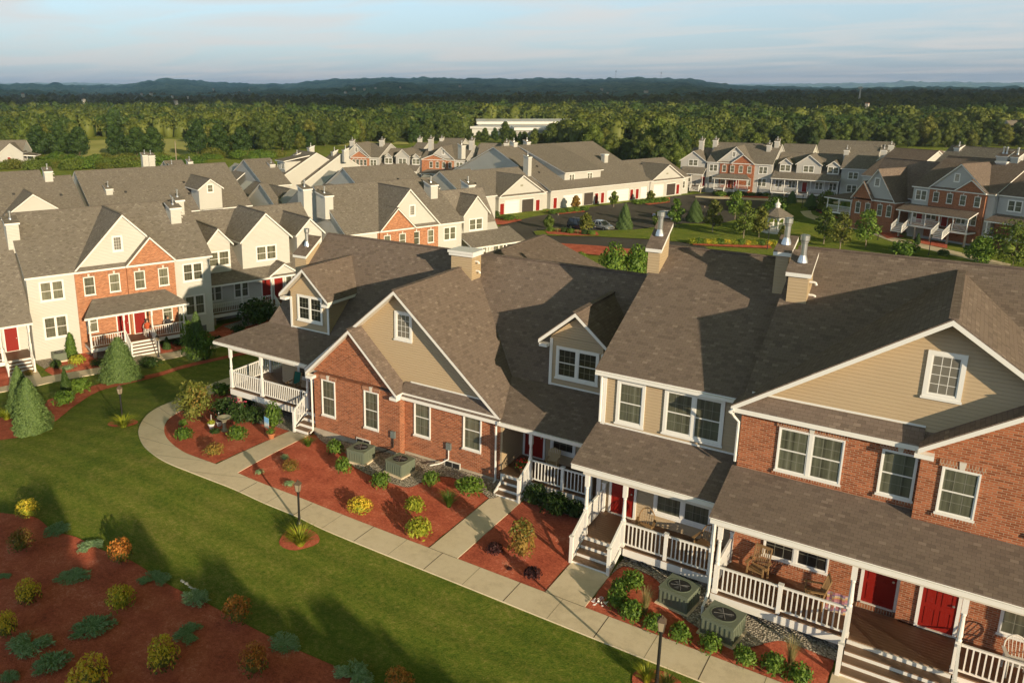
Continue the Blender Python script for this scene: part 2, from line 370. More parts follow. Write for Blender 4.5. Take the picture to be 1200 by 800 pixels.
def door_meshes(w, h):
    if (w, h) in _dc: return _dc[(w, h)]
    d = MB(); f = MB(); k = MB(); t = .09; x0, x1 = -w/2, w/2
    f.box(x0, x0+t, -.06, .01, 0, h, MAT['white']); f.box(x1-t, x1, -.06, .01, 0, h, MAT['white']); f.box(x0+t, x1-t, -.06, .01, h-t, h, MAT['white'])
    f.box(x0+t, x1-t, -.09, .01, 0, .04, MAT['white_d'])
    d.box(x0+t, x1-t, -.03, .008, .04, h-t, MAT['red'])
    cw = (w-2*t)
    for cx in (-cw*.22, cw*.22):
        for (a, b) in ((.16, .72), (.86, 1.42), (1.55, 1.80)):
            for q in ((cx-cw*.15, cx-cw*.13, a, b), (cx+cw*.13, cx+cw*.15, a, b), (cx-cw*.13, cx+cw*.13, a, a+.025), (cx-cw*.13, cx+cw*.13, b-.025, b)):
                d.box(q[0], q[1], -.042, -.031, q[2], q[3], MAT['red'])
    k.lathe(x1-t-.09, 1.0, [(.0, -.10), (.035, -.095), (.035, -.06), (.015, -.05), (.015, -.03)], 8, MAT['metal'], 'y')
    _dc[(w, h)] = (d.mesh('door'), f.mesh('door_frame'), k.mesh('handle')); return _dc[(w, h)]

def link(name, me, parent, loc=(0,0,0), rot=0.0):
    o = bpy.data.objects.new(name, me); COL.objects.link(o); o.parent = parent; o.location = loc; o.rotation_euler = (0, 0, R(rot)); return o

class House:
    def __init__(s, F, name, label, cat, u0, v0, group=None, shin='shin_b', side='side_tan', z=0.0):
        s.F = F; s.off = (u0, v0, z); s.e = thing(name, label, cat, tuple(F.W(u0, v0, z)), F.deg, group)
        s.mb = {}; s.flue = .82 if shin == 'shin_b' else .62; s.shin = MAT[shin]; s.side = MAT[side]; s.subs = []
    def m(s, k):
        if k not in s.mb: s.mb[k] = MB()
        return s.mb[k]
    def P(s, u, v, z): return (u-s.off[0], v-s.off[1], z-s.off[2])
    def prism_u(s, u0, u1, poly, mat, k='wall'):     # poly of (v, z), extruded along u
        s.m(k).hexa([(u0, v, z) for v, z in poly], [(u1, v, z) for v, z in poly], mat)
    def prism_v(s, v0, v1, poly, mat, k='wall'):     # poly of (u, z), extruded along v
        s.m(k).hexa([(u, v0, z) for u, z in poly][::-1], [(u, v1, z) for u, z in poly][::-1], mat)
    def slab(s, pts, th=.2, k='roof', kt='fascia', sh=.045):
        b = [(x, y, z-sh) for x, y, z in pts]; c = [(x, y, z-th) for x, y, z in pts]; n = len(pts)
        r = s.m(k); r.face(pts, s.shin)
        for i in range(n):
            j = (i+1) % n; r.face([b[i], b[j], pts[j], pts[i]], s.shin)
        t = s.m(kt)
        for i in range(n):
            j = (i+1) % n; t.face([c[i], c[j], b[j], b[i]], MAT['white'])
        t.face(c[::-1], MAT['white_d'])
    def ridge(s, p, q, k='roof'):
        s.m(k).beam((p[0], p[1]+.02, p[2]+.006), (q[0], q[1], q[2]+.006), .24, .03, s.shin)
    def main_roof(s, u0, u1, ve, ze, vr, zr, vb=None, zb=None):
        s.slab([(u0,ve,ze),(u1,ve,ze),(u1,vr,zr),(u0,vr,zr)])
        if vb is None: vb = 2*vr-ve; zb = ze
        s.slab([(u0,vr,zr),(u1,vr,zr),(u1,vb,zb),(u0,vb,zb)])
        s.ridge((u0,vr,zr), (u1,vr,zr))
    def body(s, u0, u1, vw, ze, vr, zr, mat, zbot=-1.5, vbw=None, k='wall', zeb=None):
        if vbw is None: vbw = 2*vr-vw
        sl = (zr-ze)/(vr-vw+.3)
        zt = lambda v: zr-.22-abs(v-vr)*sl
        s.prism_u(u0, u1, [(vw, zbot), (vbw, zbot), (vbw, zt(vbw)), (vr, zr-.22), (vw, zt(vw))], mat, k)
    def gable_roof(s, uc, hw, vf, vb, zp, zf, th=.2):
        s.slab([(uc-hw,vf,zf),(uc,vf,zp),(uc,vb,zp),(uc-hw,vb,zf)], th)
        s.slab([(uc,vf,zp),(uc+hw,vf,zf),(uc+hw,vb,zf),(uc,vb,zp)], th)
        s.ridge((uc,vf,zp), (uc,vb,zp))
    def gable_wall(s, uc, hw, v, vb, zp, zf, mat, zb=None, ov=.25, k='wall'):
        sl = (zp-zf)/hw; a = hw-ov; za = zp-.2-a*sl
        zb = za if zb is None else zb
        if abs(zb-za) < 1e-6: poly = [(uc-a, za), (uc+a, za), (uc, zp-.2)]
        else: poly = [(uc-a, zb), (uc+a, zb), (uc+a, za), (uc, zp-.2), (uc-a, za)]
        s.prism_v(v, vb, poly, mat, k)
    def returns(s, uc, hw, vf, zf):                  # boxed eave returns at the feet of a gable
        for sg in (-1, 1):
            a = uc+sg*hw; b = a-sg*.42; x0, x1 = min(a, b), max(a, b)
            s.m('fascia').box(x0, x1, vf+.004, vf+.36, zf-.33, zf-.195, MAT['white'])
    def win(s, u, v, z, w, h, n=1, style='side', pane='pane', rot=0.0, label=None):
        if pane == 'pane' and s.flue < .7: pane = 'pane_g'
        a, b = window_meshes(w, h, n, style, pane)
        o = link('window', a, s.e, s.P(u, v, z), rot); link('pane', b, o)
        if label: o['label'] = label
        return o
    def door(s, u, v, z, w=1.06, h=2.13, rot=0.0):
        a, b, c = door_meshes(w, h)
        o = link('door', a, s.e, s.P(u, v, z), rot); link('handle', c, o); link('door_frame', b, o); return o
    def column(s, u, v, z0, z1, k='column', r=.075):
        m = MB(); W = MAT['white']; q = r*.95
        m.box(u-q-.015, u+q+.015, v-q-.015, v+q+.015, z0, z0+.12, W); m.box(u-q, u+q, v-q, v+q, z0+.12, z0+1.0, W)
        h = z1-z0
        m.lathe(u, v, [(q*.9, z0+1.0), (q*1.1, z0+1.04), (q*.75, z0+1.09), (q*1.05, z0+1.16), (q*.95, z0+1.3), (q*.72, z1-.62), (q*.95, z1-.56), (q*.8, z1-.5)], 10, W)
        m.box(u-q, u+q, v-q, v+q, z1-.5, z1, W)
        o = m.build('column', s.e, s.off); return o
    def rail(s, p, q, step=.135, mat=None, h=.92):
        m = MB(); W = mat or MAT['white']; p = Vector(p); q = Vector(q)
        m.beam(p+Vector((0,0,h)), q+Vector((0,0,h)), .07, .06, W); m.beam(p+Vector((0,0,.12)), q+Vector((0,0,.12)), .05, .05, W)
        L = (q-p).length; n = max(2, int(L/step)); d = (q-p)
        for i in range(1, n):
            c = p+d*i/n; m.box(c.x-.018, c.x+.018, c.y-.018, c.y+.018, c.z+.13, c.z+h-.02, W)
        return m.build('railing', s.e, s.off)
    def newel(s, u, v, z0, z1, q=.058):
        m = MB(); m.box(u-q, u+q, v-q, v+q, z0, z1-.05, MAT['white']); m.box(u-q-.02, u+q+.02, v-q-.02, v+q+.02, z1-.05, z1, MAT['white'])
        return m.build('newel_post', s.e, s.off)
    def deck(s, u0, u1, v0, v1, z, th=.26, piers=True, zg=0.0):
        m = MB(); m.box(u0, u1, v0, v1, z-.04, z, MAT['deck']); m.build('deck', s.e, s.off)
        m = MB(); W = MAT['white']
        m.box(u0+.03, u1-.03, v0+.03, v0+.07, z-.04-th, z-.041, W); m.box(u0+.03, u0+.07, v0+.071, v1, z-.04-th, z-.041, W); m.box(u1-.07, u1-.03, v0+.071, v1, z-.04-th, z-.041, W)
        m.build('deck_skirt', s.e, s.off)
        if piers:
            n = max(2, int((u1-u0)/2.4)+1)
            for i in range(n):
                uu = u0+.35+(u1-u0-.7)*i/(n-1); m = MB(); m.lathe(uu, v0+.35, [(.15, zg-1.6), (.15, z-.04-th)], 12, MAT['found']); m.build('pier', s.e, s.off)
    def stairs(s, u0, u1, v, zd, zg, n, run, rails=(1, 1), post=1.08):
        m = MB(); rise = (zd-zg)/n
        for i in range(n):
            z = zd-rise*i
            m.box(u0, u1, v-run*i-.05, v-run*i+.0, z-rise+.001, z-.036, MAT['white'])
            if i: m.box(u0-.01, u1+.01, v-run*i-.062, v-run*(i-1)-.051, z-.035, z, MAT['deck'])
        m.build('steps', s.e, s.off)
        vb = v-run*(n-1)-.05
        for k, u in ((0, u0-.06), (1, u1+.06)):
            if not rails[k]: continue
            m = MB(); m.beam((u, v, zd-.20), (u, vb, zg+.0), .045, .15, MAT['white']); m.build('stringer', s.e, s.off)
            s.newel(u, vb, zg-.05, zg+post)
            s.rail((u, v-.02, zd+.0), (u, vb+.04, zg+.16), .13)
    def fin(s):
        order = {'roof': 'roof', 'fascia': 'fascia', 'wall': 'wall', 'brick_wall': 'brick_wall', 'trim': 'corner_trim', 'foundation': 'foundation', 'porch_roof': 'porch_roof'}
        for k, mb in s.mb.items():
            n = order.get(k, k.split('#')[0]); mb.build(n, s.e, s.off)
        return s.e
    def sub(s, mb, name, parent=None):
        return mb.build(name, parent or s.e, s.off)
    def chimney(s, u0, u1, v0, v1, zb, zt0, zt1, side=None, vent=1, flat=False, elbows=True, big=1.0):
        # chase with a shed top that rises from zt0 (front) to zt1 (back)
        side = side or s.side; m = MB()
        m.hexa([(u0,v0,zb),(u1,v0,zb),(u1,v1,zb),(u0,v1,zb)], [(u0,v0,zt0),(u1,v0,zt0),(u1,v1,zt1),(u0,v1,zt1)], side)
        c = m.build('chimney', s.e, s.off); m = MB(); W = MAT['white']; o = .09
        sl = (zt1-zt0)/(v1-v0); z0 = zt0-o*sl; z1 = zt1+o*sl
        t = MB(); q0 = (u0-o,v0-o,z0); q1 = (u1+o,v0-o,z0); q2 = (u1+o,v1+o,z1); q3 = (u0-o,v1+o,z1); up = lambda q, d: (q[0], q[1], q[2]+d)
        t.hexa([up(q, -.10) for q in (q0, q1, q2, q3)], [up(q, .04) for q in (q0, q1, q2, q3)], W)
        if flat: t.box(u0-o-.05, u1+o+.05, v0-o-.05, v1+o+.05, z0+.041, z0+.16, W)
        q = t.build('chimney_cap', c); q.location = (-s.off[0], -s.off[1], -s.off[2])
        if not flat:
            r = MB(); r.hexa([up(q, .041) for q in (q0, q1, q2, q3)], [up(q, .075) for q in (q0, q1, q2, q3)], s.shin)
            q = r.build('chimney_top', c); q.location = (-s.off[0], -s.off[1], -s.off[2])
        big *= s.flue
        for i in range(vent):
            x = (u0+u1)/2+(i-(vent-1)/2)*.5; y = v0+(v1-v0)*.5; z = (zt0+zt1)/2+.04; b = big
            p = MB(); p.lathe(x, y, [(.23*b, z), (.20*b, z+.10), (.13*b, z+.32*b), (.13*b, z+.85*b), (.15*b, z+.88*b), (.15*b, z+.93*b), (.19*b, z+.98*b), (.19*b, z+1.2*b), (.15*b, z+1.22*b), (.0, z+1.23*b)], 14, MAT['metal'])
            q = p.build('flue', c, smooth=False); q.location = (-s.off[0], -s.off[1], -s.off[2])
        if elbows:
            for k, dz in enumerate((.35, .85)):
                p = MB(); y = v0+.3+.12*k; z = zt0-dz
                p.tube([(u1-.05, y, z), (u1+.14, y, z), (u1+.2, y, z-.02), (u1+.23, y, z-.1)], .045, W, 8)
                q = p.build('vent_elbow', c); q.location = (-s.off[0], -s.off[1], -s.off[2])
        return c
def vent_boxes(H, spots):                        # small dark vents on a roof
    for (u, v, z) in spots:
        m = MB(); m.hexa([(u-.17,v-.16,z-.12),(u+.17,v-.16,z-.12),(u+.17,v+.16,z+.02),(u-.17,v+.16,z+.02)], [(u-.15,v-.15,z+.10),(u+.15,v-.15,z+.10),(u+.15,v+.15,z+.16),(u-.15,v+.15,z+.16)], MAT['dark'])
        m.build('roof_vent', H.e, H.off)
def pipe_vent(H, u, v, z, h=.45):
    m = MB(); m.lathe(u, v, [(.055, z-.1), (.055, z+h)], 8, MAT['white_d']); m.build('vent_pipe', H.e, H.off)
def downspout(H, pts):
    m = MB(); m.tube(pts, .048, MAT['white'], 6); m.build('downspout', H.e, H.off)

# ------------------------------------------------------------------ yard things
def make_ac(name='air_conditioner', label='', loc=(0,0,0), deg=0, mat='ac', group=None, s=1.0):
    e = thing(name, label, 'air conditioner', loc, deg, group); A = MAT[mat]; w = .46*s; h = .52*s
    m = MB(); m.box(-w-.08, w+.08, -w-.08, w+.08, -.05, .06, MAT['walk']); m.build('pad', e)
    m = MB(); m.box(-w, w, -w, w, .06, .06+h, A)
    for i in range(7):
        x = -w+.06+(2*w-.12)*i/6
        m.box(x-.022, x+.022, -w-.018, -w-.001, .12, h-.02, A); m.box(x-.022, x+.022, w+.001, w+.018, .12, h-.02, A)
        m.box(-w-.018, -w-.001, x-.022, x+.022, .12, h-.02, A); m.box(w+.001, w+.018, x-.022, x+.022, .12, h-.02, A)
    m.box(-w-.015, w+.015, -w-.015, w+.015, .061+h, .10+h, A); m.build('casing', e)
    m = MB(); m.lathe(0, 0, [(.36*s, .1005+h), (.36*s, .112+h), (.33*s, .112+h), (.33*s, .104+h)], 24, A, caps=False)
    m.lathe(0, 0, [(.335*s, .103+h), (.0, .1035+h)], 20, MAT['fan'], caps=False)
    for k in range(3):
        a = k*2.09; c, q = math.cos(a), math.sin(a)
        m.face([(.05*c, .05*q, .108+h), (.25*math.cos(a+.1), .25*math.sin(a+.1), .106+h), (.25*math.cos(a+.75), .25*math.sin(a+.75), .118+h), (.05*math.cos(a+.8), .05*math.sin(a+.8), .112+h)], MAT['fan_b'])
    for k in range(2):
        a = k*math.pi/2+.5; m.beam((-.29*math.cos(a), -.29*math.sin(a), .125+h), (.29*math.cos(a), .29*math.sin(a), .125+h), .012, .01, MAT['metal'])
    m.build('fan', e); return e
def make_lamp(label, loc, h=2.35, group='lamp posts along the paths', s=1.0, deg=15):
    e = thing('lamp_post', label, 'lamp post', loc, deg, group); D = MAT['dark']
    m = MB(); m.lathe(0, 0, [(.10, -.3), (.10, .12), (.06, .2), (.045, .5), (.042, h-.52), (.06, h-.5), (.06, h-.45), (.03, h-.42)], 10, D); m.build('post', e)
    m = MB(); m.hexa([(-.065,-.065,h-.42),(.065,-.065,h-.42),(.065,.065,h-.42),(-.065,.065,h-.42)], [(-.095,-.095,h-.12),(.095,-.095,h-.12),(.095,.095,h-.12),(-.095,.095,h-.12)], MAT['lampglass'])
    g = m.build('lantern', e); m = MB()
    for sx in (-1, 1):
        for sy in (-1, 1): m.beam((sx*.067, sy*.067, h-.43), (sx*.10, sy*.10, h-.11), .016, .016, MAT['bark'])
    m.hexa([(-.125,-.125,h-.12),(.125,-.125,h-.12),(.125,.125,h-.12),(-.125,.125,h-.12)], [(-.05,-.05,h-.0),(.05,-.05,h-.0),(.05,.05,h-.0),(-.05,.05,h-.0)], MAT['bark'])
    m.lathe(0, 0, [(.03, h), (.03, h+.04), (.0, h+.08)], 8, MAT['bark']); m.build('lantern_frame', g); return e
def make_chair(name, label, loc, deg, mat, kind='slat', group=None):
    e = thing(name, label, 'chair', loc, deg, group); W = MAT[mat]
    for sx in (-1, 1):
        for sy in (-1, 1):
            m = MB(); m.beam((sx*.26, sy*.24, 0), (sx*.25, sy*.22, .62 if sy < 0 else .45), .045, .045, W); m.build('leg', e)
    m = MB()
    for i in range(6): m.box(-.26, .26, -.25+i*.085, -.25+i*.085+.07, .40, .43, W)
    m.build('seat', e); m = MB()
    if kind == 'fan':                             # broad fan back
        for i in range(7):
            x = -.24+.08*i; z1 = 1.05-abs(i-3)*.035; m.hexa([(x-.034,.20,.42),(x+.034,.20,.42),(x+.034,.225,.42),(x-.034,.225,.42)], [(x*1.15-.037,.44,z1),(x*1.15+.037,.44,z1),(x*1.15+.037,.465,z1),(x*1.15-.037,.465,z1)], W)
    elif kind == 'round':                         # bent hoop back with thin sticks
        pts = [(-.24, .22, .43)]+[(-.27*math.cos(a*math.pi/8), .30+.12*math.sin(a*math.pi/8), .62+.36*math.sin(a*math.pi/8)) for a in range(9)]+[(.24, .22, .43)]
        m.tube(pts, .022, W, 6)
        for i in range(5):
            x = -.16+.08*i; m.beam((x, .22, .43), (x*1.1, .30+.10, .62+.36*math.sqrt(max(0, 1-(x*1.1/.27)**2))), .014, .014, W)
    else:
        m.beam((-.25,.22,.43), (-.25,.40,1.08), .04, .04, W); m.beam((.25,.22,.43), (.25,.40,1.08), .04, .04, W)
        m.beam((-.25,.39,1.04), (.25,.39,1.04), .03, .10, W)
        for i in range(7): x = -.18+.06*i; m.beam((x,.24,.48), (x,.385,1.0), .03, .014, W)
    m.build('backrest', e)
    for sx in (-1, 1):
        m = MB(); m.box(sx*.29-.045, sx*.29+.045, -.28, .26, .62, .645, W); m.build('armrest', e)
    return e

# ------------------------------------------------------------------ foliage
def quads_mesh(name, C, N, S, mats, mi=None, aspect=1.0, up=None):
    """C centres, N normals, S half sizes: one small leaf face each"""
    n = len(C); A = rng.normal(size=(n, 3)) if up is None else up
    N = N/np.maximum(np.linalg.norm(N, axis=1, keepdims=True), 1e-6)
    A = A-N*np.sum(A*N, 1, keepdims=True); A /= np.maximum(np.linalg.norm(A, axis=1, keepdims=True), 1e-6)
    B = np.cross(N, A); S = S[:, None]
    V = np.empty((n, 4, 3)); V[:, 0] = C-A*S*aspect; V[:, 1] = C+B*S*.62+N*S*.12; V[:, 2] = C+A*S*aspect; V[:, 3] = C-B*S*.62+N*S*.12
    return V.reshape(-1, 3)
def raw_mesh(name, parts, mats):
    """parts: list of (verts, nper, matindex) or (verts, faces, matindex)"""
    vs = []; loops = []; tot = []; mi = []; base = 0
    for v, k, m in parts:
        v = np.asarray(v, float); vs.append(v)
        if isinstance(k, int):
            nf = len(v)//k; loops.append(np.arange(nf*k)+base); tot.append(np.full(nf, k)); mi.append(np.full(nf, m))
        else:
            k = np.asarray(k); loops.append((k+base).ravel()); tot.append(np.full(len(k), k.shape[1])); mi.append(np.full(len(k), m))
        base += len(v)
    V = np.concatenate(vs); Lp = np.concatenate(loops).astype(np.int32); Tt = np.concatenate(tot).astype(np.int32); Mi = np.concatenate(mi).astype(np.int32)
    me = bpy.data.meshes.new(name); me.vertices.add(len(V)); me.vertices.foreach_set('co', V.ravel().astype(np.float32))
    me.loops.add(len(Lp)); me.loops.foreach_set('vertex_index', Lp); me.polygons.add(len(Tt))
    st = np.concatenate([[0], np.cumsum(Tt)[:-1]]).astype(np.int32); me.polygons.foreach_set('loop_start', st)
    try: me.polygons.foreach_set('loop_total', Tt)
    except Exception: pass
    me.polygons.foreach_set('material_index', Mi)
    for m in mats: me.materials.append(m)
    me.update(calc_edges=True); me.validate(); return me
def ico(sub=2):
    bm = bmesh.new(); bmesh.ops.create_icosphere(bm, subdivisions=sub, radius=1.0)
    v = np.array([x.co[:] for x in bm.verts]); f = np.array([[q.index for q in p.verts] for p in bm.faces]); bm.free(); return v, f
ICO2 = ico(2); ICO1 = ico(1)
def lump(d, seed, k=6, amp=.25):
    r = np.random.default_rng(seed); dirs = r.normal(size=(k, 3)); dirs /= np.linalg.norm(dirs, axis=1, keepdims=True)
    w = d@dirs.T; return 1+amp*(np.max(w, axis=1)-.6)
def shrub_mesh(name, rx, rz, n, leaf, mats, seed=0, core=.66, split=None, flat=0.0, lumps=9, amp=.55, aspect=1.25):
    r = np.random.default_rng(seed)
    d = r.normal(size=(n, 3)); d /= np.linalg.norm(d, axis=1, keepdims=True); d[:, 2] = np.where(d[:, 2] < -.35, -d[:, 2], d[:, 2])
    rad = lump(d, seed, lumps, amp)*(1.12-.45*r.random(n)**1.1)
    C = d*rad[:, None]*np.array([rx, rx, rz]); C[:, 2] += rz*.75
    C[:, 2] = np.maximum(C[:, 2], .02)
    N = d+r.normal(size=(n, 3))*.75; N[:, 2] += .25
    S = leaf*(.5+.9*r.random(n))
    V = quads_mesh(name, C, N, S, mats, aspect=aspect).reshape(n, 4, 3)
    cv, cf = ICO1; cvv = cv*lump(cv, seed, lumps, amp)[:, None]*np.array([rx, rx, rz])*core; cvv[:, 2] += rz*.72; cvv[:, 2] = np.maximum(cvv[:, 2], 0)
    parts = []
    if split is not None:                        # another colour on the plant's top: new growth, for gold also light caught there
        t = (C[:, 2]/(rz*1.75)) + r.normal(size=n)*.16
        top = t > split; parts += [(V[~top].reshape(-1, 3), 4, 0), (V[top].reshape(-1, 3), 4, 1)]
    else: parts.append((V.reshape(-1, 3), 4, 0))
    parts.append((cvv, cf, 0)); return raw_mesh(name, parts, mats)
def cone_mesh(name, rad, h, n, leaf, mats, seed=0, z0=.08, power=1.0, droop=.2, tiers=0):
    r = np.random.default_rng(seed); t = 1-np.sqrt(r.random(n)); t = np.clip(t, 0, 1); a = r.random(n)*2*np.pi
    prof = (1-t)**power*np.where(t < .08, .8+.2*t/.08, 1)
    if tiers: prof = prof*(1-.22*((t*tiers) % 1.0))
    lob = 1+.12*np.sin(a*3+seed+t*4)+.10*np.sin(a*7+t*19+seed)+.08*np.sin(a*13-t*37)
    rr = rad*prof*lob*(1-.28*r.random(n)**1.6)
    C = np.stack([rr*np.cos(a), rr*np.sin(a), z0+t*h], 1)
    out = np.stack([np.cos(a), np.sin(a), np.full(n, .35)], 1); N = out+r.normal(size=(n, 3))*.5
    up = np.stack([np.cos(a), np.sin(a), np.full(n, -droop)], 1)+r.normal(size=(n, 3))*.45
    V = quads_mesh(name, C, N, leaf*(.6+.7*r.random(n)), mats, aspect=1.6, up=up)
    k = 12; cv = []; cf = []
    for j, q in enumerate((0, .12, .4, .7, .97)):
        for i in range(k): cv.append((rad*.74*(1-q)**power*math.cos(i*6.283/k), rad*.74*(1-q)**power*math.sin(i*6.283/k), z0+q*h))
    for j in range(4):
        for i in range(k): cf.append((j*k+i, j*k+(i+1) % k, (j+1)*k+(i+1) % k, (j+1)*k+i))
    return raw_mesh(name, [(V, 4, 0), (np.array(cv), np.array(cf), 0)], mats)
def grass_mesh(name, rad, h, n, mats, seed=0, w=.012, arch=.6):
    r = np.random.default_rng(seed); a = r.random(n)*6.283; q = rad*.18*np.sqrt(r.random(n)); ln = h*(.6+.5*r.random(n)); sp = (rad*(.3+.8*r.random(n)))
    V = []; F = []
    for i in range(n):
        c, s_ = math.cos(a[i]), math.sin(a[i]); px, py = -s_*w, c*w; b = len(V)
        for t in (0, .4, .75, 1.0):
            rr = q[i]+sp[i]*t**1.6; z = ln[i]*(t-arch*.45*t**3); ww = 1-t*.85
            V += [(rr*c-px*ww, rr*s_-py*ww, z), (rr*c+px*ww, rr*s_+py*ww, z)]
        for j in range(3): F.append((b+2*j, b+2*j+1, b+2*j+3, b+2*j+2))
    return raw_mesh(name, [(np.array(V), np.array(F), 0)], mats)
def juniper_mesh(name, rad, h, n, leaf, mats, seed=0):
    r = np.random.default_rng(seed); k = 30; V = []; base = r.random(k)*6.283; ln = rad*(.7+.4*r.random(k))
    i = r.integers(0, k, n); t = r.random(n)**.8; a = base[i]+r.normal(size=n)*.16
    rr = ln[i]*t; C = np.stack([rr*np.cos(a), rr*np.sin(a)*.8, .05+h*(.45+.55*np.sin(t*2.6))*(.5+.7*r.random(n))], 1)
    up = np.stack([np.cos(a), np.sin(a), .35+0*a], 1)+r.normal(size=(n, 3))*.3; N = r.normal(size=(n, 3))*.6+np.array([0, 0, 1])
    return raw_mesh(name, [(quads_mesh(name, C, N, leaf*(.6+.7*r.random(n)), mats, aspect=1.9, up=up), 4, 0)], mats)
def crown_mesh(name, clumps, n, leaf, mats, seed=0, core=.0, aspect=1.2):
    """clumps: (x,y,z,r) leafy balls that overlap to an uneven crown with gaps"""
    r = np.random.default_rng(seed); parts = []; w = np.array([c[3]**2 for c in clumps]); w /= w.sum()
    for (cx, cy, cz, cr), wi in zip(clumps, w):
        m = max(6, int(n*wi)); d = r.normal(size=(m, 3)); d /= np.linalg.norm(d, axis=1, keepdims=True)
        rad = cr*lump(d, seed+int(abs(cx)*10), 5, .4)*(1-.45*r.random(m)**1.3)
        C = d*rad[:, None]*np.array([1, 1, .85])+np.array([cx, cy, cz]); N = d+r.normal(size=(m, 3))*.6; N[:, 2] += .3
        parts.append((quads_mesh(name, C, N, leaf*(.6+.8*r.random(m)), mats, aspect=aspect), 4, 0))
        if core: parts.append((ICO1[0]*np.array([cr, cr, cr*.85])*core+np.array([cx, cy, cz]), ICO1[1], 0))
    return raw_mesh(name, parts, mats)
def tree_parts(e, h, cr, trunk_h, leafmat, n, leaf, seed=0, core=.55, bark='bark', clumps=9, tr=.12, spread=1.0, airy=False):
    r = np.random.default_rng(seed); cl = []; ch = h-trunk_h; m = MB()
    m.tube([(0,0,-.3), (.02,0,trunk_h*.5), (0,.03,trunk_h), (.03,0,trunk_h+ch*.45), (0,0,h*.93)], [tr, tr*.8, tr*.7, tr*.4, tr*.12], MAT[bark], 7)
    for i in range(clumps):
        t = (i+.5)/clumps; a = i*2.4+seed; rad = cr*math.sin(math.pi*min(.97, .18+.8*t))*(.45+.2*r.random())*spread
        x, y, z = rad*math.cos(a), rad*math.sin(a), trunk_h+ch*(.12+.78*t); q = cr*(.50-.22*t+.12*r.random())*(1 if not airy else .8)
        cl.append((x, y, z, q)); m.tube([(0, 0, max(trunk_h*.8, z-ch*.3)), (x*.6, y*.6, z-q*.3), (x, y, z)], [tr*.42, tr*.25, tr*.08], MAT[bark], 5)
    cl.append((0, 0, h-cr*.3, cr*.33))
    m.build('trunk', e); me = crown_mesh('crown', cl, n, leaf, [MAT[leafmat]], seed, core)
    return link('crown', me, e)
FW = Frame(0, 0, 0, 0)
def foreground():
    A = MAT
    # ---------------- U5: big brick townhouse at the right
    H = House(FW, 'brick_townhouse', 'large red brick townhouse with a wide tan gable and two red doors on its porch', 'townhouse', 0.2, 26.4)
    ze, ve, zr, vr = 6.3, 26.05, 10.36, 33.72; k = (zr-ze)/(vr-ve)
    H.main_roof(-5.25, 5.85, ve+.02, ze, vr, zr)
    H.body(-5.2, 5.65, 26.62, ze, vr, zr, H.side)
    H.m('brick_wall').box(-5.2, -.19, 26.37, 26.615, -.6, 6.06, A['brick']); H.m('brick_wall').box(-.185, 5.65, 26.0, 26.615, -.6, 6.226, A['brick'])
    H.gable_roof(.03, 5.53, 26.02, 33.3, 10.15, 6.33); H.gable_wall(.03, 5.53, 26.56, 27.2, 10.15, 6.33, H.side, k='gable_wall')
    # skirt of shingles below the siding gable
    H.slab([(-5.4,26.03,6.30),(-.2,26.03,6.30),(-.2,26.57,6.66),(-4.95,26.57,6.66)], .2)
    H.m('fascia').box(-5.0, -.2, 26.53, 26.556, 6.68, 6.74, A['white'])
    H.gable_roof(2.72, 3.0, 25.72, 27.4, 8.42, 6.36); H.gable_wall(2.72, 3.0, 26.0, 27.2, 8.42, 6.36, A['brick'], k='brick_wall', ov=.1)
    H.m('fascia').box(-.36, .12, 25.725, 26.03, 6.02, 6.155, A['white'])
    for (u, v) in ((-5.2, 26.37),): H.m('trim').box(u-.006, u+.1, v-.012, v-.001, -.3, 6.05, A['brick'])
    H.win(-3.1, 26.37, 4.33, 1.88, 1.5, 2, 'brick'); H.win(-.71, 26.37, 4.37, .93, 1.48, 1, 'brick'); H.win(.81, 26.0, 4.40, .92, 1.46, 1, 'brick')
    H.win(3.0, 26.0, 4.40, .92, 1.46, 1, 'brick'); H.win(4.4, 26.0, 4.40, .92, 1.46, 1, 'brick')
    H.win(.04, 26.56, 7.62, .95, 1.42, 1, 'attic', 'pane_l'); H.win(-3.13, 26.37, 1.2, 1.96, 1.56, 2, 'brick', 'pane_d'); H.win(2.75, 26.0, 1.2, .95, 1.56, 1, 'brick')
    H.door(-.71, 26.37, .62); H.door(.84, 26.0, .62)
    H.m('brick_wall').box(-1.3, -.19, 26.29, 26.365, .42, .60, A['sold']); H.m('brick_wall').box(-.1, 1.5, 25.92, 25.995, .42, .60, A['sold'])
    # porch
    p = House.__new__(House); p.__dict__.update(H.__dict__); p.mb = {}
    H.slab([(-5.35,23.86,3.40),(5.9,23.86,3.40),(5.9,26.36,4.12),(-5.35,26.36,4.12)], .10, k='porch_roof', kt='porch_fascia')
    H.m('porch_fascia').box(-5.30, 5.85, 23.80, 23.90, 3.20, 3.335, A['white']); H.m('porch_fascia').box(-5.14, 5.7, 24.08, 24.24, 3.0, 3.22, A['white_d'])
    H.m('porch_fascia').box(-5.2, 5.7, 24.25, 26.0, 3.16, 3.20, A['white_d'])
    H.deck(-5.2, -1.24, 24.18, 26.36, .6, .30); H.deck(-1.235, 1.36, 24.18, 26.0, .6, .30, False); H.deck(1.365, 5.7, 24.18, 26.0, .6, .30)
    for u in (-5.05, -1.30, 1.36, 5.5): H.column(u, 24.22+.03, .6, 3.0)
    H.rail((-4.97,24.25,.6), (-3.2,24.25,.6)); H.newel(-3.16, 24.25, .56, 1.62); H.rail((-3.1,24.25,.6), (-1.38,24.25,.6))
    H.rail((1.44,24.25,.6), (3.3,24.25,.6)); H.newel(3.36, 24.25, .56, 1.62); H.rail((3.42,24.25,.6), (5.4,24.25,.6))
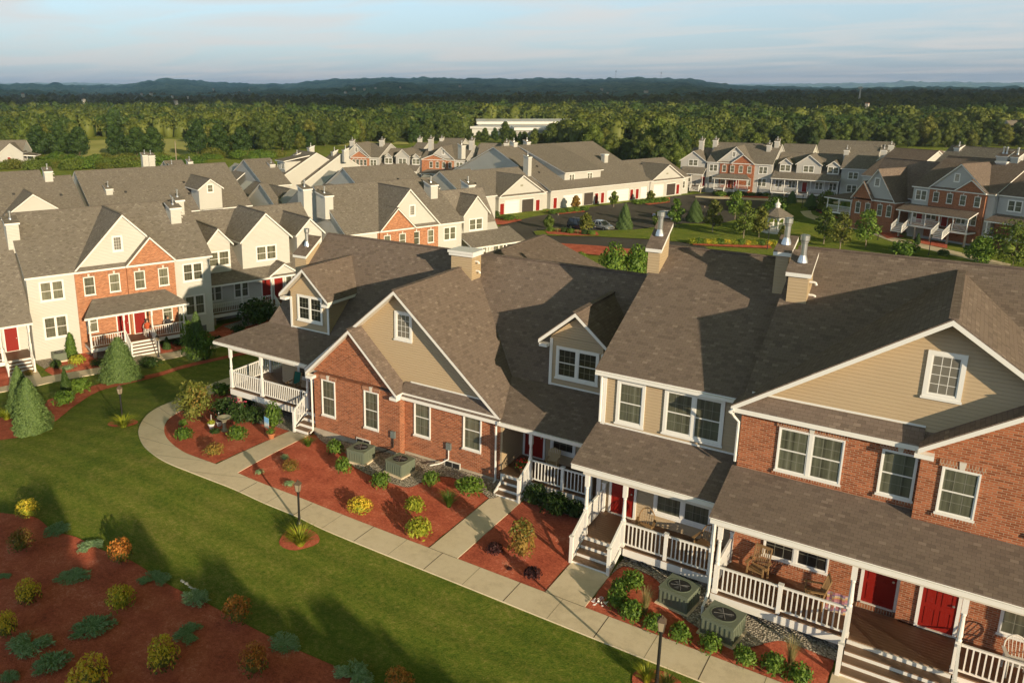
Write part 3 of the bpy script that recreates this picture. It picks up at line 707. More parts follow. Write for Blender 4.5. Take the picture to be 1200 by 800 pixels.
    H.rail((-5.1,24.3,.6), (-5.1,26.3,.6), .09); H.newel(-5.1, 26.28, .6, 1.75, .05)
    H.stairs(-1.24, 1.32, 24.18, .6, 0, 4, .34, rails=(1, 1))
    downspout(H, [(-5.45,25.95,6.1),(-5.42,26.2,5.9),(-5.27,26.3,5.7),(-5.27,26.3,4.3)])
    downspout(H, [(-5.28,23.95,3.28),(-5.20,24.06,3.1),(-5.20,24.06,.65),(-5.22,23.85,.42),(-5.22,23.6,.38),(-5.22,23.58,0)])
    c = H.chimney(-5.02, -4.36, 30.83, 31.75, 8.5, 9.93, 10.45, vent=1, elbows=True)
    downspout(H, [(-5.4,26.0,6.2),(-5.5,25.95,6.12),(-5.44,26.25,6.0)])
    H.fin()
    # ---------------- U4: tan siding two storey
    H = House(FW, 'tan_townhouse', 'two storey tan siding townhouse with one red door, left of the large brick one', 'townhouse', -7.8, 27.1)
    ze, ve, zr, vr = 6.28, 26.95, 9.79, 34.0
    H.main_roof(-10.53, -5.26, ve, ze, vr, zr); H.body(-10.24, -5.28, 27.14, ze, vr, zr, H.side)
    H.m('fascia').box(-10.5, -5.6, 26.86, 26.945, 6.08, 6.2, A['white'])
    H.win(-9.19, 27.14, 4.29, 1.05, 1.70); H.win(-6.94, 27.14, 4.33, 2.06, 1.70, 2); H.win(-7.02, 27.14, 1.08, 2.1, 1.62, 2); H.door(-9.24, 27.14, .6)
    H.m('trim').box(-10.25, -10.12, 27.09, 27.136, -.2, 6.0, A['white']); H.m('trim').box(-10.285, -10.242, 27.09, 27.25, -.2, 6.0, A['white'])
    H.m('trim').box(-10.1, -5.3, 27.1, 27.136, 4.13, 4.19, A['white'])
    H.slab([(-10.42,24.84,3.40),(-5.42,24.84,3.40),(-5.30,27.13,4.13),(-10.42,27.13,4.13)], .10, k='porch_roof', kt='porch_fascia')
    H.m('porch_fascia').box(-10.38, -5.42, 24.78, 24.88, 3.20, 3.335, A['white']); H.m('porch_fascia').box(-10.0, -5.45, 24.98, 25.12, 3.0, 3.22, A['white_d'])
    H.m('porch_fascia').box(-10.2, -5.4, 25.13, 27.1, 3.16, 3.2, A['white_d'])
    H.deck(-10.15, -8.45, 25.05, 27.13, .6, .3, False); H.deck(-8.445, -5.3, 25.05, 27.13, .6, .3)
    for u in (-9.87, -8.47, -5.45): H.column(u, 25.12, .6, 3.0)
    H.rail((-8.4,25.12,.6), (-7.02,25.12,.6)); H.newel(-6.95, 25.12, .55, 1.62); H.rail((-6.88,25.12,.6), (-5.5,25.12,.6))
    H.rail((-9.95,25.2,.6), (-9.95,27.0,.6), .08); H.newel(-9.95, 27.05, .6, 1.8, .06)
    H.stairs(-9.82, -8.56, 25.05, .6, 0, 4, .34)
    downspout(H, [(-10.3,26.95,6.15),(-10.3,27.05,5.95),(-10.3,27.06,4.2)])
    H.chimney(-10.62, -10.13, 32.25, 33.35, 7.0, 9.96, 10.75, vent=1, elbows=False)
    H.chimney(-5.72, -5.28, 32.0, 33.0, 8.4, 10.38, 10.75, vent=1, elbows=False)
    H.fin()
    # ---------------- U3 + U2: low brick house with recessed porch and dormer
    H = House(FW, 'brick_cottage', 'low red brick house with a steep tan gable, lower brick gable and recessed porch', 'townhouse', -19, 27.8)
    # main two-pitch roof
    zb, vb, z0, v0, zr, vr = 3.9, 30.3, 3.16, 28.0, 8.17, 35.0
    lo = lambda v: z0+(v-v0)*.322
    H.slab([(-21,27.45,lo(27.45)),(-10.45,27.45,lo(27.45)),(-10.45,vb,zb),(-21,vb,zb)], .2); H.slab([(-21,vb,zb),(-10.3,vb,zb),(-10.3,vr,zr),(-21,vr,zr)])
    H.slab([(-21,vr,zr),(-10.3,vr,zr),(-10.3,39.7,3.9),(-21,39.7,3.9)]); H.ridge((-21,vr,zr), (-10.6,vr,zr))
    H.prism_u(-24.6, -10.45, [(29.75,-.6),(39.4,-.6),(39.4,3.8),(vr,zr-.3),(vb,3.6),(29.75,3.4)], H.side)
    H.m('fascia').box(-14.8, -10.5, 27.37, 27.44, 2.8, 2.95, A['white']); H.m('fascia').box(-14.8, -10.5, 27.5, 27.64, 2.72, 2.80, A['white_d'])
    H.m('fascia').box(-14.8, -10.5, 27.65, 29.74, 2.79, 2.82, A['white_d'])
    # big gable
    H.gable_roof(-20.2, 5.44, 27.52, 34.6, 7.76, 3.08); H.gable_wall(-20.2, 5.44, 28.02, 29.8, 7.76, 3.08, H.side, k='gable_wall', ov=.3)
    H.m('brick_wall').box(-24.95, -14.88, 27.82, 29.78, -.9, 2.96, A['brick']); H.m('brick_wall').box(-24.95, -19.82, 27.42, 27.815, -.9, 2.98, A['brick'])
    H.m('foundation').box(-25.0, -19.79, 27.38, 27.418, -.9, .14, A['found']); H.m('foundation').box(-19.79, -14.85, 27.78, 27.818, -.9, .14, A['found'])
    H.slab([(-19.9,27.53,3.14),(-14.8,27.53,3.14),(-15.2,28.03,3.46),(-19.9,28.03,3.46)], .2); H.m('fascia').box(-19.6, -15.4, 27.98, 28.015, 3.46, 3.52, A['white'])
    H.gable_roof(-22.47, 2.72, 27.08, 30.4, 5.68, 3.12); H.gable_wall(-22.47, 2.72, 27.42, 29.6, 5.68, 3.12, A['brick'], k='brick_wall', ov=.24)
    H.m('fascia').box(-20.15, -19.76, 27.085, 27.40, 2.78, 2.915, A['white']); H.m('fascia').box(-25.18, -24.78, 27.085, 27.40, 2.78, 2.915, A['white'])
    for u in (-24.02, -21.42): H.win(u, 27.42, .95, .84, 1.86, 1, 'brick')
    H.win(-18.84, 27.82, 1.08, .88, 1.86, 1, 'brick'); H.win(-16.24, 27.82, 1.12, .90, 1.84, 1, 'brick')
    H.win(-20.0, 28.02, 5.36, .95, 1.34, 1, 'attic', 'pane_l')
    for u, v in ((-21.9, 27.38), (-17.2, 27.78)):
        m = MB(); m.box(u-.42, u+.42, v-.03, v, -.02, .34, A['white_d']); m.box(u-.36, u-.02, v-.045, v-.031, .04, .28, A['fan']); m.box(u+.02, u+.36, v-.045, v-.031, .04, .28, A['fan']); H.sub(m, 'basement_window')
    # recessed porch
    H.m('gable_wall').box(-14.875, -14.78, 27.83, 29.74, .6, 2.9, A['side_tan'])
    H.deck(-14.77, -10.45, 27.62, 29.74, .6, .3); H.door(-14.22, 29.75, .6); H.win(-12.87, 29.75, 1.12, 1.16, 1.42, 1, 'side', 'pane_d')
    for u in (-13.38, -10.75): H.column(u, 27.68, .6, 2.72)
    H.rail((-13.3,27.68,.6), (-12.0,27.68,.6)); H.newel(-11.94, 27.68, .55, 1.62); H.rail((-11.88,27.68,.6), (-10.8,27.68,.6))
    H.stairs(-14.42, -13.42, 27.62, .6, 0, 4, .30, rails=(0, 1))
    m = MB(); m.beam((-14.48,27.6,.5), (-14.48,26.7,.05), .05, .26, A['white']); H.sub(m, 'stringer')
    downspout(H, [(-14.7,27.4,2.95),(-14.85,27.45,2.8),(-15.02,27.68,2.6),(-15.02,27.72,.1),(-15.02,27.5,0)])
    # dormer over the recessed porch
    dz = lambda v: zb+(v-vb)*.909
    H.m('dormer_wall').box(-13.9, -11.55, 30.32, 33.0, 3.5, 6.1, H.side); H.gable_wall(-12.72, 1.55, 30.32, 34, 7.3, 5.98, H.side, k='dormer_wall', ov=.36)
    H.gable_roof(-12.72, 1.62, 29.98, 34.4, 7.38, 5.98); H.m('fascia').box(-14.3, -13.94, 29.985, 30.31, 5.64, 5.775, A['white']); H.m('fascia').box(-11.5, -11.15, 29.985, 30.31, 5.64, 5.775, A['white'])
    H.win(-12.66, 30.32, 4.28, 1.92, 1.42, 2, 'side', 'pane_d')
    H.m('trim').box(-13.93, -13.8, 30.28, 30.316, 3.9, 6.0, A['white']); H.m('trim').box(-13.8, -11.5, 30.27, 30.316, 3.92, 3.99, A['white'])
    H.chimney(-20.72, -19.53, 33.12, 34.0, 6.6, 8.44, 8.46, flat=True, vent=0)
    # crossing roof at the back
    H.gable_roof(-21.35, 5.6, 35.6, 45.0, 7.5, 5.3); H.m('wall').box(-26.6, -16.1, 38, 44.7, -1.5, 5.2, H.side)
    H.fin()
    # ---------------- U1: corner house with wrap porch
    H = House(FW, 'corner_house', 'tan corner house with a large dormer and a wraparound porch with white railing', 'townhouse', -27.4, 30.3)
    H.slab([(-30.76,vb,zb),(-21.01,vb,zb),(-21.01,vr,zr),(-30.40,vr,zr)]); H.slab([(-30.40,vr,zr),(-21.01,vr,zr),(-21.01,39.7,3.9),(-30.76,39.7,3.9)])
    H.ridge((-30.4,vr,zr), (-21,vr,zr))
    H.slab([(-32.62,27.9,3.12),(-21.01,27.9,3.12),(-21.01,vb-.002,zb),(-30.76,vb-.002,zb)], .17, k='porch_roof', kt='porch_fascia')
    H.slab([(-32.62,27.9,3.12),(-30.76,vb,zb),(-30.76,37.6,zb),(-32.62,39.9,3.12)], .17, k='porch_roof', kt='porch_fascia')
    H.m('porch_fascia').box(-32.6, -25.4, 27.83, 27.895, 2.94, 3.06, A['white']); H.m('porch_fascia').box(-31.6, -25.0, 28.0, 28.13, 2.78, 2.95, A['white_d'])
    H.prism_u(-29.85, -24.7, [(30.25,-1.5),(39.4,-1.5),(39.4,3.8),(vr,zr-.3),(vb,3.55),(30.25,3.5)], H.side)
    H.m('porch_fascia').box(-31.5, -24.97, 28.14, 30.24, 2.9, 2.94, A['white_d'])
    H.deck(-31.62, -25.9, 27.95, 30.24, .6, .34, zg=-1.2); H.deck(-31.62, -29.87, 30.245, 35.5, .6, .34, zg=-1.2)
    H.deck(-25.895, -24.98, 27.95, 30.24, .6, .3, False)
    for u, v in ((-31.5, 28.06), (-29.2, 28.06), (-25.98, 28.06), (-31.5, 31.0), (-31.5, 34.5)): H.column(u, v, .6, 2.8)
    H.rail((-31.42,28.06,.6), (-29.28,28.06,.6)); H.rail((-29.1,28.06,.6), (-26.05,28.06,.6)); H.rail((-31.5,28.15,.6), (-31.5,30.9,.6)); H.rail((-31.5,31.1,.6), (-31.5,34.4,.6))
    H.stairs(-25.86, -25.05, 27.95, .6, -.12, 4, .32, rails=(1, 0))
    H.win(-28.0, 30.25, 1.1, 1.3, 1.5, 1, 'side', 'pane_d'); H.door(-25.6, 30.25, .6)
    downspout(H, [(-25.25,27.3,2.95),(-25.1,27.3,2.8),(-25.04,27.33,2.6),(-25.04,27.33,0.0),(-25.04,27.1,-.1)])
    H.m('dormer_wall').box(-29.05, -26.4, 30.32, 33.6, 3.4, 5.9, H.side); H.gable_wall(-27.86, 1.66, 30.32, 34.5, 7.25, 5.78, H.side, k='dormer_wall', ov=.36)
    H.gable_roof(-27.86, 1.72, 29.96, 34.3, 7.32, 5.78); H.m('fascia').box(-29.5, -29.12, 29.965, 30.31, 5.44, 5.575, A['white']); H.m('fascia').box(-26.6, -26.2, 29.965, 30.31, 5.44, 5.575, A['white'])
    H.win(-27.68, 30.32, 4.38, 1.75, 1.42, 2, 'side', 'pane_d')
    for u in (-29.08, -26.5): H.m('trim').box(u, u+.13, 30.28, 30.316, 3.9, 5.6, A['white'])
    H.m('trim').box(-28.94, -26.5, 30.27, 30.316, 3.92, 3.99, A['white'])
    H.chimney(-31.25, -30.42, 33.1, 34.3, -1, 7.15, 7.95, vent=1, elbows=False)
    H.fin()
    # porch things
    make_chair('adirondack_chair', 'pale wooden armchair with a fan back under the window of the shaded recessed porch', (-12.95, 28.9, .6), 12, 'wood_l', 'fan').scale = (.85, .85, .9)
    make_chair('porch_chair', 'round backed wicker chair beside the red door on the tan townhouse porch', (-8.0, 26.1, .6), 10, 'wood', 'round')
    make_chair('porch_chair', 'round backed wicker chair at the right end of the tan townhouse porch', (-5.95, 26.2, .6), -15, 'wood', 'round')
    make_chair('slat_chair', 'upright wooden slat chair below the left half of the brick porch window', (-4.1, 25.7, .6), -10, 'wood')
    make_chair('slat_chair', 'wooden slat chair turned sideways on the brick porch beside the striped cloth', (-2.35, 25.3, .6), -75, 'wood')
    make_chair('porch_chair', 'white round backed chair at the cut off right end of the brick porch', (2.75, 25.1, .6), 10, 'white_d', 'round')
    c = make_chair('canvas_chair', 'wooden chair with green canvas back facing out of the corner porch', (-28.1, 29.3, .6), 5, 'wood')
    c2 = make_chair('canvas_chair', 'green canvas chair near the steps of the corner porch', (-26.5, 29.2, .6), -50, 'wood')
    for q in (c, c2):
        m = MB(); m.hexa([(-.2,.21,.46),(.2,.21,.46),(.2,.23,.46),(-.2,.23,.46)], [(-.2,.37,1.1),(.2,.37,1.1),(.2,.39,1.1),(-.2,.39,1.1)], A['green_cloth']); m.build('canvas_back', q)
    c3 = thing('folded_umbrella', 'folded blue cloth umbrella leaning by the door of the corner porch', 'umbrella', (-25.45, 28.7, .6))
    m = MB(); m.lathe(0, 0, [(.02, 0), (.12, .3), (.09, .8), (.03, 1.15), (.0, 1.2)], 9, A['blue_cloth']); m.build('canopy', c3); m = MB(); m.lathe(0, 0, [(.014, 0), (.014, 1.3)], 6, A['wood']); m.build('pole', c3)
    # striped beach cloth hanging on the rail
    t = NT('striped_cloth'); sp = t.n('ShaderNodeSeparateXYZ'); t.l(t.uv(), sp.inputs[0])
    c = t.ramp(t.math('FRACT', t.math('MULTIPLY', sp.outputs[1], 4.2)), [(0, (.30,.12,.13)), (.22, (.40,.22,.09)), (.4, (.38,.30,.22)), (.62, (.20,.13,.22)), (.8, (.34,.15,.17))], 'CONSTANT')
    m = MB(); mm = t.done(c, .9); pts = []
    for i in range(9):
        x0, x1 = -1.98+i*.07, -1.98+(i+1)*.07; y0, y1 = 25.05+.02*math.sin(i*1.7), 25.05+.02*math.sin((i+1)*1.7)
        m.face([(x0,y0,.75),(x1,y1,.75),(x1,y1+.1,1.35),(x0,y0+.1,1.35)], mm); m.face([(x0,y0+.012,.75),(x0,y0+.112,1.35),(x1,y1+.112,1.35),(x1,y1+.012,.75)], mm)
    o = m.build('striped_cloth'); tag(o, 'pink orange and purple striped cloth on the brick porch behind the railing', 'cloth')
    # flower pots
    e = thing('flower_pot', 'clay pot of red flowers at the top of the recessed porch steps', 'flower pot', (-13.85, 28.05, .6))
    m = MB(); m.lathe(0, 0, [(.13, 0), (.19, .26), (.21, .26), (.21, .31), (.17, .31), (.0, .28)], 12, A['terra']); m.build('pot', e)
    link('leaves', shrub_mesh('leaves', .27, .2, 160, .05, [A['leaf_green']], 3), e, (0,0,.25)); link('blossoms', shrub_mesh('blossoms', .28, .22, 60, .045, [A['flower']], 5, core=.1), e, (0,0,.3))
# ------------------------------------------------------------------ grounds
def sheet(name, pts, mat, dz, cell=1.0, kind='structure', label=None):
    """a flat-lying area whose outline is given in ground metres, cut to a grid and laid on the terrain"""
    if cell <= 1.0 and name != 'sidewalk':       # ragged edge
        jr = random.Random(len(pts)*7+int(abs(pts[0][0])*10)); q = []
        for i in range(len(pts)):
            a, b = pts[i], pts[(i+1) % len(pts)]; L = math.hypot(b[0]-a[0], b[1]-a[1]); k = max(1, int(L/.35))
            for j in range(k): t = j/k; q.append((a[0]+(b[0]-a[0])*t+(jr.uniform(-.035, .035) if j else 0), a[1]+(b[1]-a[1])*t+(jr.uniform(-.035, .035) if j else 0)))
        pts = q
    bm = bmesh.new(); vs = [bm.verts.new((x, y, 0)) for x, y in pts]; bm.faces.new(vs)
    xs = [p[0] for p in pts]; ys = [p[1] for p in pts]
    for ax, lo, hi in ((0, min(xs), max(xs)), (1, min(ys), max(ys))):
        c = math.floor(lo/cell)*cell+cell
        while c < hi:
            no = (1,0,0) if ax == 0 else (0,1,0); co = (c,0,0) if ax == 0 else (0,c,0)
            bmesh.ops.bisect_plane(bm, geom=bm.verts[:]+bm.edges[:]+bm.faces[:], plane_co=co, plane_no=no); c += cell
    bmesh.ops.triangulate(bm, faces=bm.faces[:])
    for v in bm.verts: v.co.z = float(T(v.co.x, v.co.y))+dz
    bmesh.ops.recalc_face_normals(bm, faces=bm.faces[:])
    if sum(f.normal.z for f in bm.faces) < 0: bmesh.ops.reverse_faces(bm, faces=bm.faces[:])
    ext = bmesh.ops.extrude_face_region(bm, geom=bm.faces[:]) if False else None
    me = bpy.data.meshes.new(name); bm.to_mesh(me); bm.free(); me.materials.append(mat)
    # a short apron round the edge so that the sheet has a visible thickness
    o = bpy.data.objects.new(name, me); COL.objects.link(o); o['kind'] = kind
    return o
def smooth_curve(pts, closed=True, n=6):
    out = []; k = len(pts)
    for i in range(k if closed else k-1):
        p0, p1, p2, p3 = (pts[(i-1) % k] if closed or i else pts[0]), pts[i], pts[(i+1) % k], (pts[(i+2) % k] if closed or i+2 < k else pts[-1])
        for j in range(n):
            t = j/n; out.append(tuple(.5*((2*p1[c])+(-p0[c]+p2[c])*t+(2*p0[c]-5*p1[c]+4*p2[c]-p3[c])*t*t+(-p0[c]+3*p1[c]-3*p2[c]+p3[c])*t**3) for c in (0, 1)))
    if not closed: out.append(pts[-1][:2])
    return out
def G2(*px): return [gp(x, y)[:2] for x, y in px]
def strip(name, L, Rr, mat, dz, thick=.0):
    """a path given by its left and right edges; real slab thickness"""
    V = []; F = []
    for (a, b) in zip(L, Rr):
        za, zb = float(T(*a)), float(T(*b)); V += [(a[0], a[1], za+dz), (b[0], b[1], zb+dz), (a[0], a[1], za-.1), (b[0], b[1], zb-.1)]
    for i in range(len(L)-1):
        p, q = 4*i, 4*i+4; F += [(p, p+1, q+1, q), (p, q, q+2, p+2), (p+1, p+3, q+3, q+1)]
    me = bpy.data.meshes.new(name); me.from_pydata(V, [], F); me.materials.append(mat); me.update()
    bm = bmesh.new(); bm.from_mesh(me); bmesh.ops.recalc_face_normals(bm, faces=bm.faces[:])
    if sum(f.normal.z*f.calc_area() for f in bm.faces) < 0: bmesh.ops.reverse_faces(bm, faces=bm.faces[:])
    bm.to_mesh(me); bm.free()
    o = bpy.data.objects.new(name, me); COL.objects.link(o); o['kind'] = 'structure'; return o
def resample(P, n):
    P = np.array(P, float); d = np.concatenate([[0], np.cumsum(np.hypot(*np.diff(P, axis=0).T))]); t = np.linspace(0, d[-1], n)
    return [(float(np.interp(q, d, P[:, 0])), float(np.interp(q, d, P[:, 1]))) for q in t]
def grounds():
    A = MAT
    # terrain
    rad = np.concatenate([np.arange(0, 120, 1.0)+.001, np.geomspace(120, 16000, 70)]); na = 360
    V = []; 
    for r in rad:
        a = np.arange(na)*2*np.pi/na; x = r*np.cos(a); y = r*np.sin(a); V.append(np.stack([x, y, T(x, y)], 1))
    V = np.concatenate(V); i, j = np.meshgrid(np.arange(len(rad)-1), np.arange(na), indexing='ij'); k = (j+1) % na
    F = np.stack([i*na+j, (i+1)*na+j, (i+1)*na+k, i*na+k], -1).reshape(-1, 4)
    me = raw_mesh('lawn', [(V, F, 0)], [A['grass']]); o = bpy.data.objects.new('lawn', me); COL.objects.link(o); o['kind'] = 'structure'
    # main walk: straight part then the bend round the corner house
    Y0, Y1 = 20.60, 21.85
    outer = [(14, Y0), (6, Y0), (-4, Y0), (-12, Y0), (-18, Y0)] + G2((346.8,605),(310,590),(272.5,572.8),(232,557),(194.9,542),(173.5,527.8),(164.5,516),(162.5,503),(171,488),(184.8,478),(208,468),(243,452),(268,443),(300,434),(340,424))
    inner = [(14, Y1), (6, Y1), (-4, Y1), (-12, Y1), (-18, Y1)] + G2((352,584),(300,564),(253.4,544.6),(232,537),(215,530),(201,520),(193.5,510),(193,499),(199,490),(210,483),(224,475),(245,464),(272,452),(303,443),(343,433))
    o1 = resample(smooth_curve(outer, False), 160); i1 = resample(smooth_curve(inner, False), 160)
    strip('sidewalk', o1, i1, A['walk'], .045)
    # joints
    m = MB()
    for n in range(22):
        x = 6.5-n*1.57
        if x < -24: break
        w_ = .013 if n % 2 else .006; m.box(x-w_, x+w_, Y0+.01, Y1-.01, .0455, .0475, A['bark' if n % 2 else 'joint'])
    for k in range(95, 158, 7):
        p, q = Vector((*o1[k], float(T(*o1[k]))+.047)), Vector((*i1[k], float(T(*i1[k]))+.047)); m.beam(p, q, .014, .004, A['joint'])
    for a, b in ((-14.52, -13.3), (-9.85, -8.45), (-1.4, 1.4)): m.box(a, b, Y1-.009, Y1+.009, .0455, .0485, A['bark'])
    o = m.build('sidewalk_joints'); o['kind'] = 'structure'
    for a, b, y in ((-14.5, -13.30, 26.72), (-9.85, -8.45, 24.0), (-1.42, 1.42, 23.15)):
        strip('walkway', resample([(a, Y1), (a, y)], 6), resample([(b, Y1), (b, y)], 6), A['walk'], .04)
    l = G2((253.4,544.6),(341,505)); r = G2((278,554.8),(363.6,509.8)); strip('walkway', resample(l, 10), resample(r, 10), A['walk'], .04)
    # mulch beds
    bed = lambda pts, dz=.02, cell=1.0: sheet('mulch_bed', pts, A['mulch'], dz, cell)
    e = [p for p in i1 if True]
    a0 = gp(253.4,544.6)[:2]; a1 = gp(341,505)[:2]
    corner = [p for p in i1[60:150] if p[0] < a0[0]+.1]
    bed(corner+G2((320,455),(350,470))+[(-24.9,27.4), a1])
    bed([gp(278,554.8)[:2]]+[(x, Y1) for x in (-24, -20, -17)]+[(-14.55, Y1), (-14.55, 27.7), (-19.8, 27.7), (-19.8, 27.3), (-24.9, 27.3), gp(363.6,509.8)[:2]])
    bed([(-13.28, Y1), (-9.87, Y1), (-9.87, 24.1), (-9.87, 27.6), (-13.28, 27.6)])
    bed([(-8.43, Y1), (-1.45, Y1), (-1.45, 24.4), (-5.2, 24.4), (-5.2, 25.6), (-8.43, 25.6)]); bed([(1.45, Y1), (9, Y1), (9, 25), (1.45, 25)])
    # stones under the porches and round the air conditioners
    st = lambda pts: sheet('river_stones', smooth_curve(pts, False, 4), A['gravel'], .05, 1.0)
    st([(-25,27.4)]+G2((376,517),(392,527),(405,532),(412,545),(430,556),(455,566),(478,572),(494,566),(505,560),(520,559),(535,562),(562,576),(577,585))+[(-14.6,27.75),(-19.8,27.75),(-19.8,27.4)])
    sheet('river_stones', [(-13.3,26.9),(-9.9,26.9),(-9.9,29.7),(-13.3,29.7)], A['gravel'], .05)
    sheet('river_stones', [(-14.6,26.8),(-13.31,26.8),(-13.31,29.7),(-14.6,29.7)], A['gravel'], .05)
    st([(-8.43,26.9),(-8.43,24.15)]+G2((731,664),(755,672),(770,681),(778,694),(787,707),(800,724),(825,741),(850,755),(870,760),(885,758),(900,754),(916,752),(935,758),(960,768),(978,775))+[(-1.3,23.75),(-1.3,26.9)])
    sheet('river_stones', smooth_curve(G2((262,470),(285,462),(345,478))+[(-25.9,27.4),(-26.4,27.0),(-27.5,27.1),(-29.3,27.2)], True, 3), A['gravel'], .05)
    # big shaded bed at the lower left
    edge = G2((-60,590),(0,601),(40,606),(62,622),(90,630),(115,643),(155,658),(195,684),(240,706),(300,738),(345,760),(395,782),(430,800),(520,840))
    bed(smooth_curve(edge, False, 5)+G2((560,900),(300,1000),(-120,900)), .03, 1.0)
    # planted rings
    for (x, y, r) in ((350, 632, .75), (771, 806, .75)):
        c = gp(x, y); sheet('mulch_ring', [(c[0]+r*(1+.1*math.sin(3*a))*math.cos(a), c[1]+r*math.sin(a)) for a in np.linspace(0, 2*math.pi, 20)[:-1]], A['mulch'], .02)
    c = gp(144,496); sheet('mulch_ring', [(c[0]+.9*math.cos(a), c[1]+.7*math.sin(a)) for a in np.linspace(0, 2*math.pi, 18)[:-1]], A['mulch'], .03)
    # curving mulch strip in front of the left row
    up = G2((-30,498),(0,490),(20,484),(52,474),(58,468),(88,462),(110,452),(140,446),(185,437),(215,428),(260,418),(300,410),(360,400))
    dn = G2((-30,522),(0,516),(25,512),(50,503),(70,490),(90,474),(115,459),(150,450),(187,441),(215,432),(262,421),(302,413),(362,403))
    bed(smooth_curve(up, False, 4)+smooth_curve(dn, False, 4)[::-1], .03)
    # walk of the left row with its beds
    a = G2((-40,461),(0,454),(40,445),(59,440.6),(123,429.6),(163,419),(212,411),(270,398),(330,382)); b = G2((-40,468),(0,460),(40,453),(62,448),(126,436),(166,427),(216,417),(272,403),(332,387))
    strip('sidewalk', resample(smooth_curve(a, False), 60), resample(smooth_curve(b, False), 60), A['walk'], .045)
    for l, r in (((45,425),(55,440)),): pass
    strip('walkway', resample(G2((12,432),(10,455)), 4), resample(G2((40,428),(52,447)), 4), A['walk'], .05)
    strip('walkway', resample(G2((155,411),(163,425)), 4), resample(G2((183,408),(190,420)), 4), A['walk'], .05)
    bed(G2((-30,432),(8,430),(19,450),(0,454),(-40,460))); bed(G2((68,412),(92,408),(122,414),(123,429),(62,440),(52,434),(70,422)))
    bed(G2((185,404),(215,398),(250,388),(262,380),(300,372),(330,366),(330,380),(270,396),(212,409),(188,417)))
    sheet('river_stones', G2((40,424),(66,416),(75,421),(52,433)), A['gravel'], .06)
    sheet('river_stones', G2((100,414),(150,404),(150,412),(118,421)), A['gravel'], .06)
    sheet('river_stones', G2((262,383),(325,362),(325,372),(275,388)), A['gravel'], .06)
    # asphalt court with the drive, islands of grass
    cour = G2((560,300),(575,272),(590,262),(625,254),(650,250),(690,243),(730,238),(762,234),(800,229),(830,226),(870,226),(900,232),(893,246),(868,256),(845,262),(800,262),(770,266),(735,270),(700,274),(760,280),(800,283),(830,290),(800,298),(740,292),(690,288),(650,287),(620,287),(600,292),(590,310))
    sheet('asphalt_court', cour, A['asphalt'], .03, 4.0)
    isl = G2((625,272),(650,268),(700,271),(740,270),(800,266),(850,262),(900,262),(960,275),(940,290),(860,290),(760,281),(700,278),(650,277),(628,276))
    sheet('grass_island', isl, A['grass'], .12, 4.0)
    for pts in (((639,272),(660,269),(700,273),(702,277),(670,277),(642,275)), ((575,258),(600,255),(612,259),(590,264),(577,264)), ((640,248),(680,244),(686,249),(655,252)), ((745,236),(785,232),(785,238),(760,241)), ((655,286),(700,289),(742,293),(745,301),(700,300),(660,296)), ((812,283),(860,286),(900,287),(905,292),(850,290),(812,288))):
        sheet('mulch_bed', G2(*pts), A['mulch'], .15, 4.0)
    # walks beyond
    a = G2((938,248),(944,254),(960,259),(985,266),(1010,270),(1045,283),(1080,291),(1120,300),(1180,315)); b = G2((950,247),(953,252),(966,256),(990,263),(1016,267),(1050,279),(1085,287),(1125,296),(1185,310))
    strip('sidewalk', resample(smooth_curve(a, False), 40), resample(smooth_curve(b, False), 40), A['walk'], .06)
    strip('sidewalk', resample(G2((815,232),(870,234),(950,238),(985,239)), 20), resample(G2((815,230),(870,231.5),(950,235),(985,236)), 20), A['walk'], .06)
    for pts in (((845,229),(900,231),(900,233),(848,231)), ((955,245),(1000,262),(1040,268),(1046,274),(1000,262),(960,250)), ((1020,268),(1045,270),(1060,278),(1040,280)), ((1070,278),(1110,286),(1110,292),(1075,285))):
        sheet('mulch_bed', G2(*pts), A['mulch'], .1, 4.0)
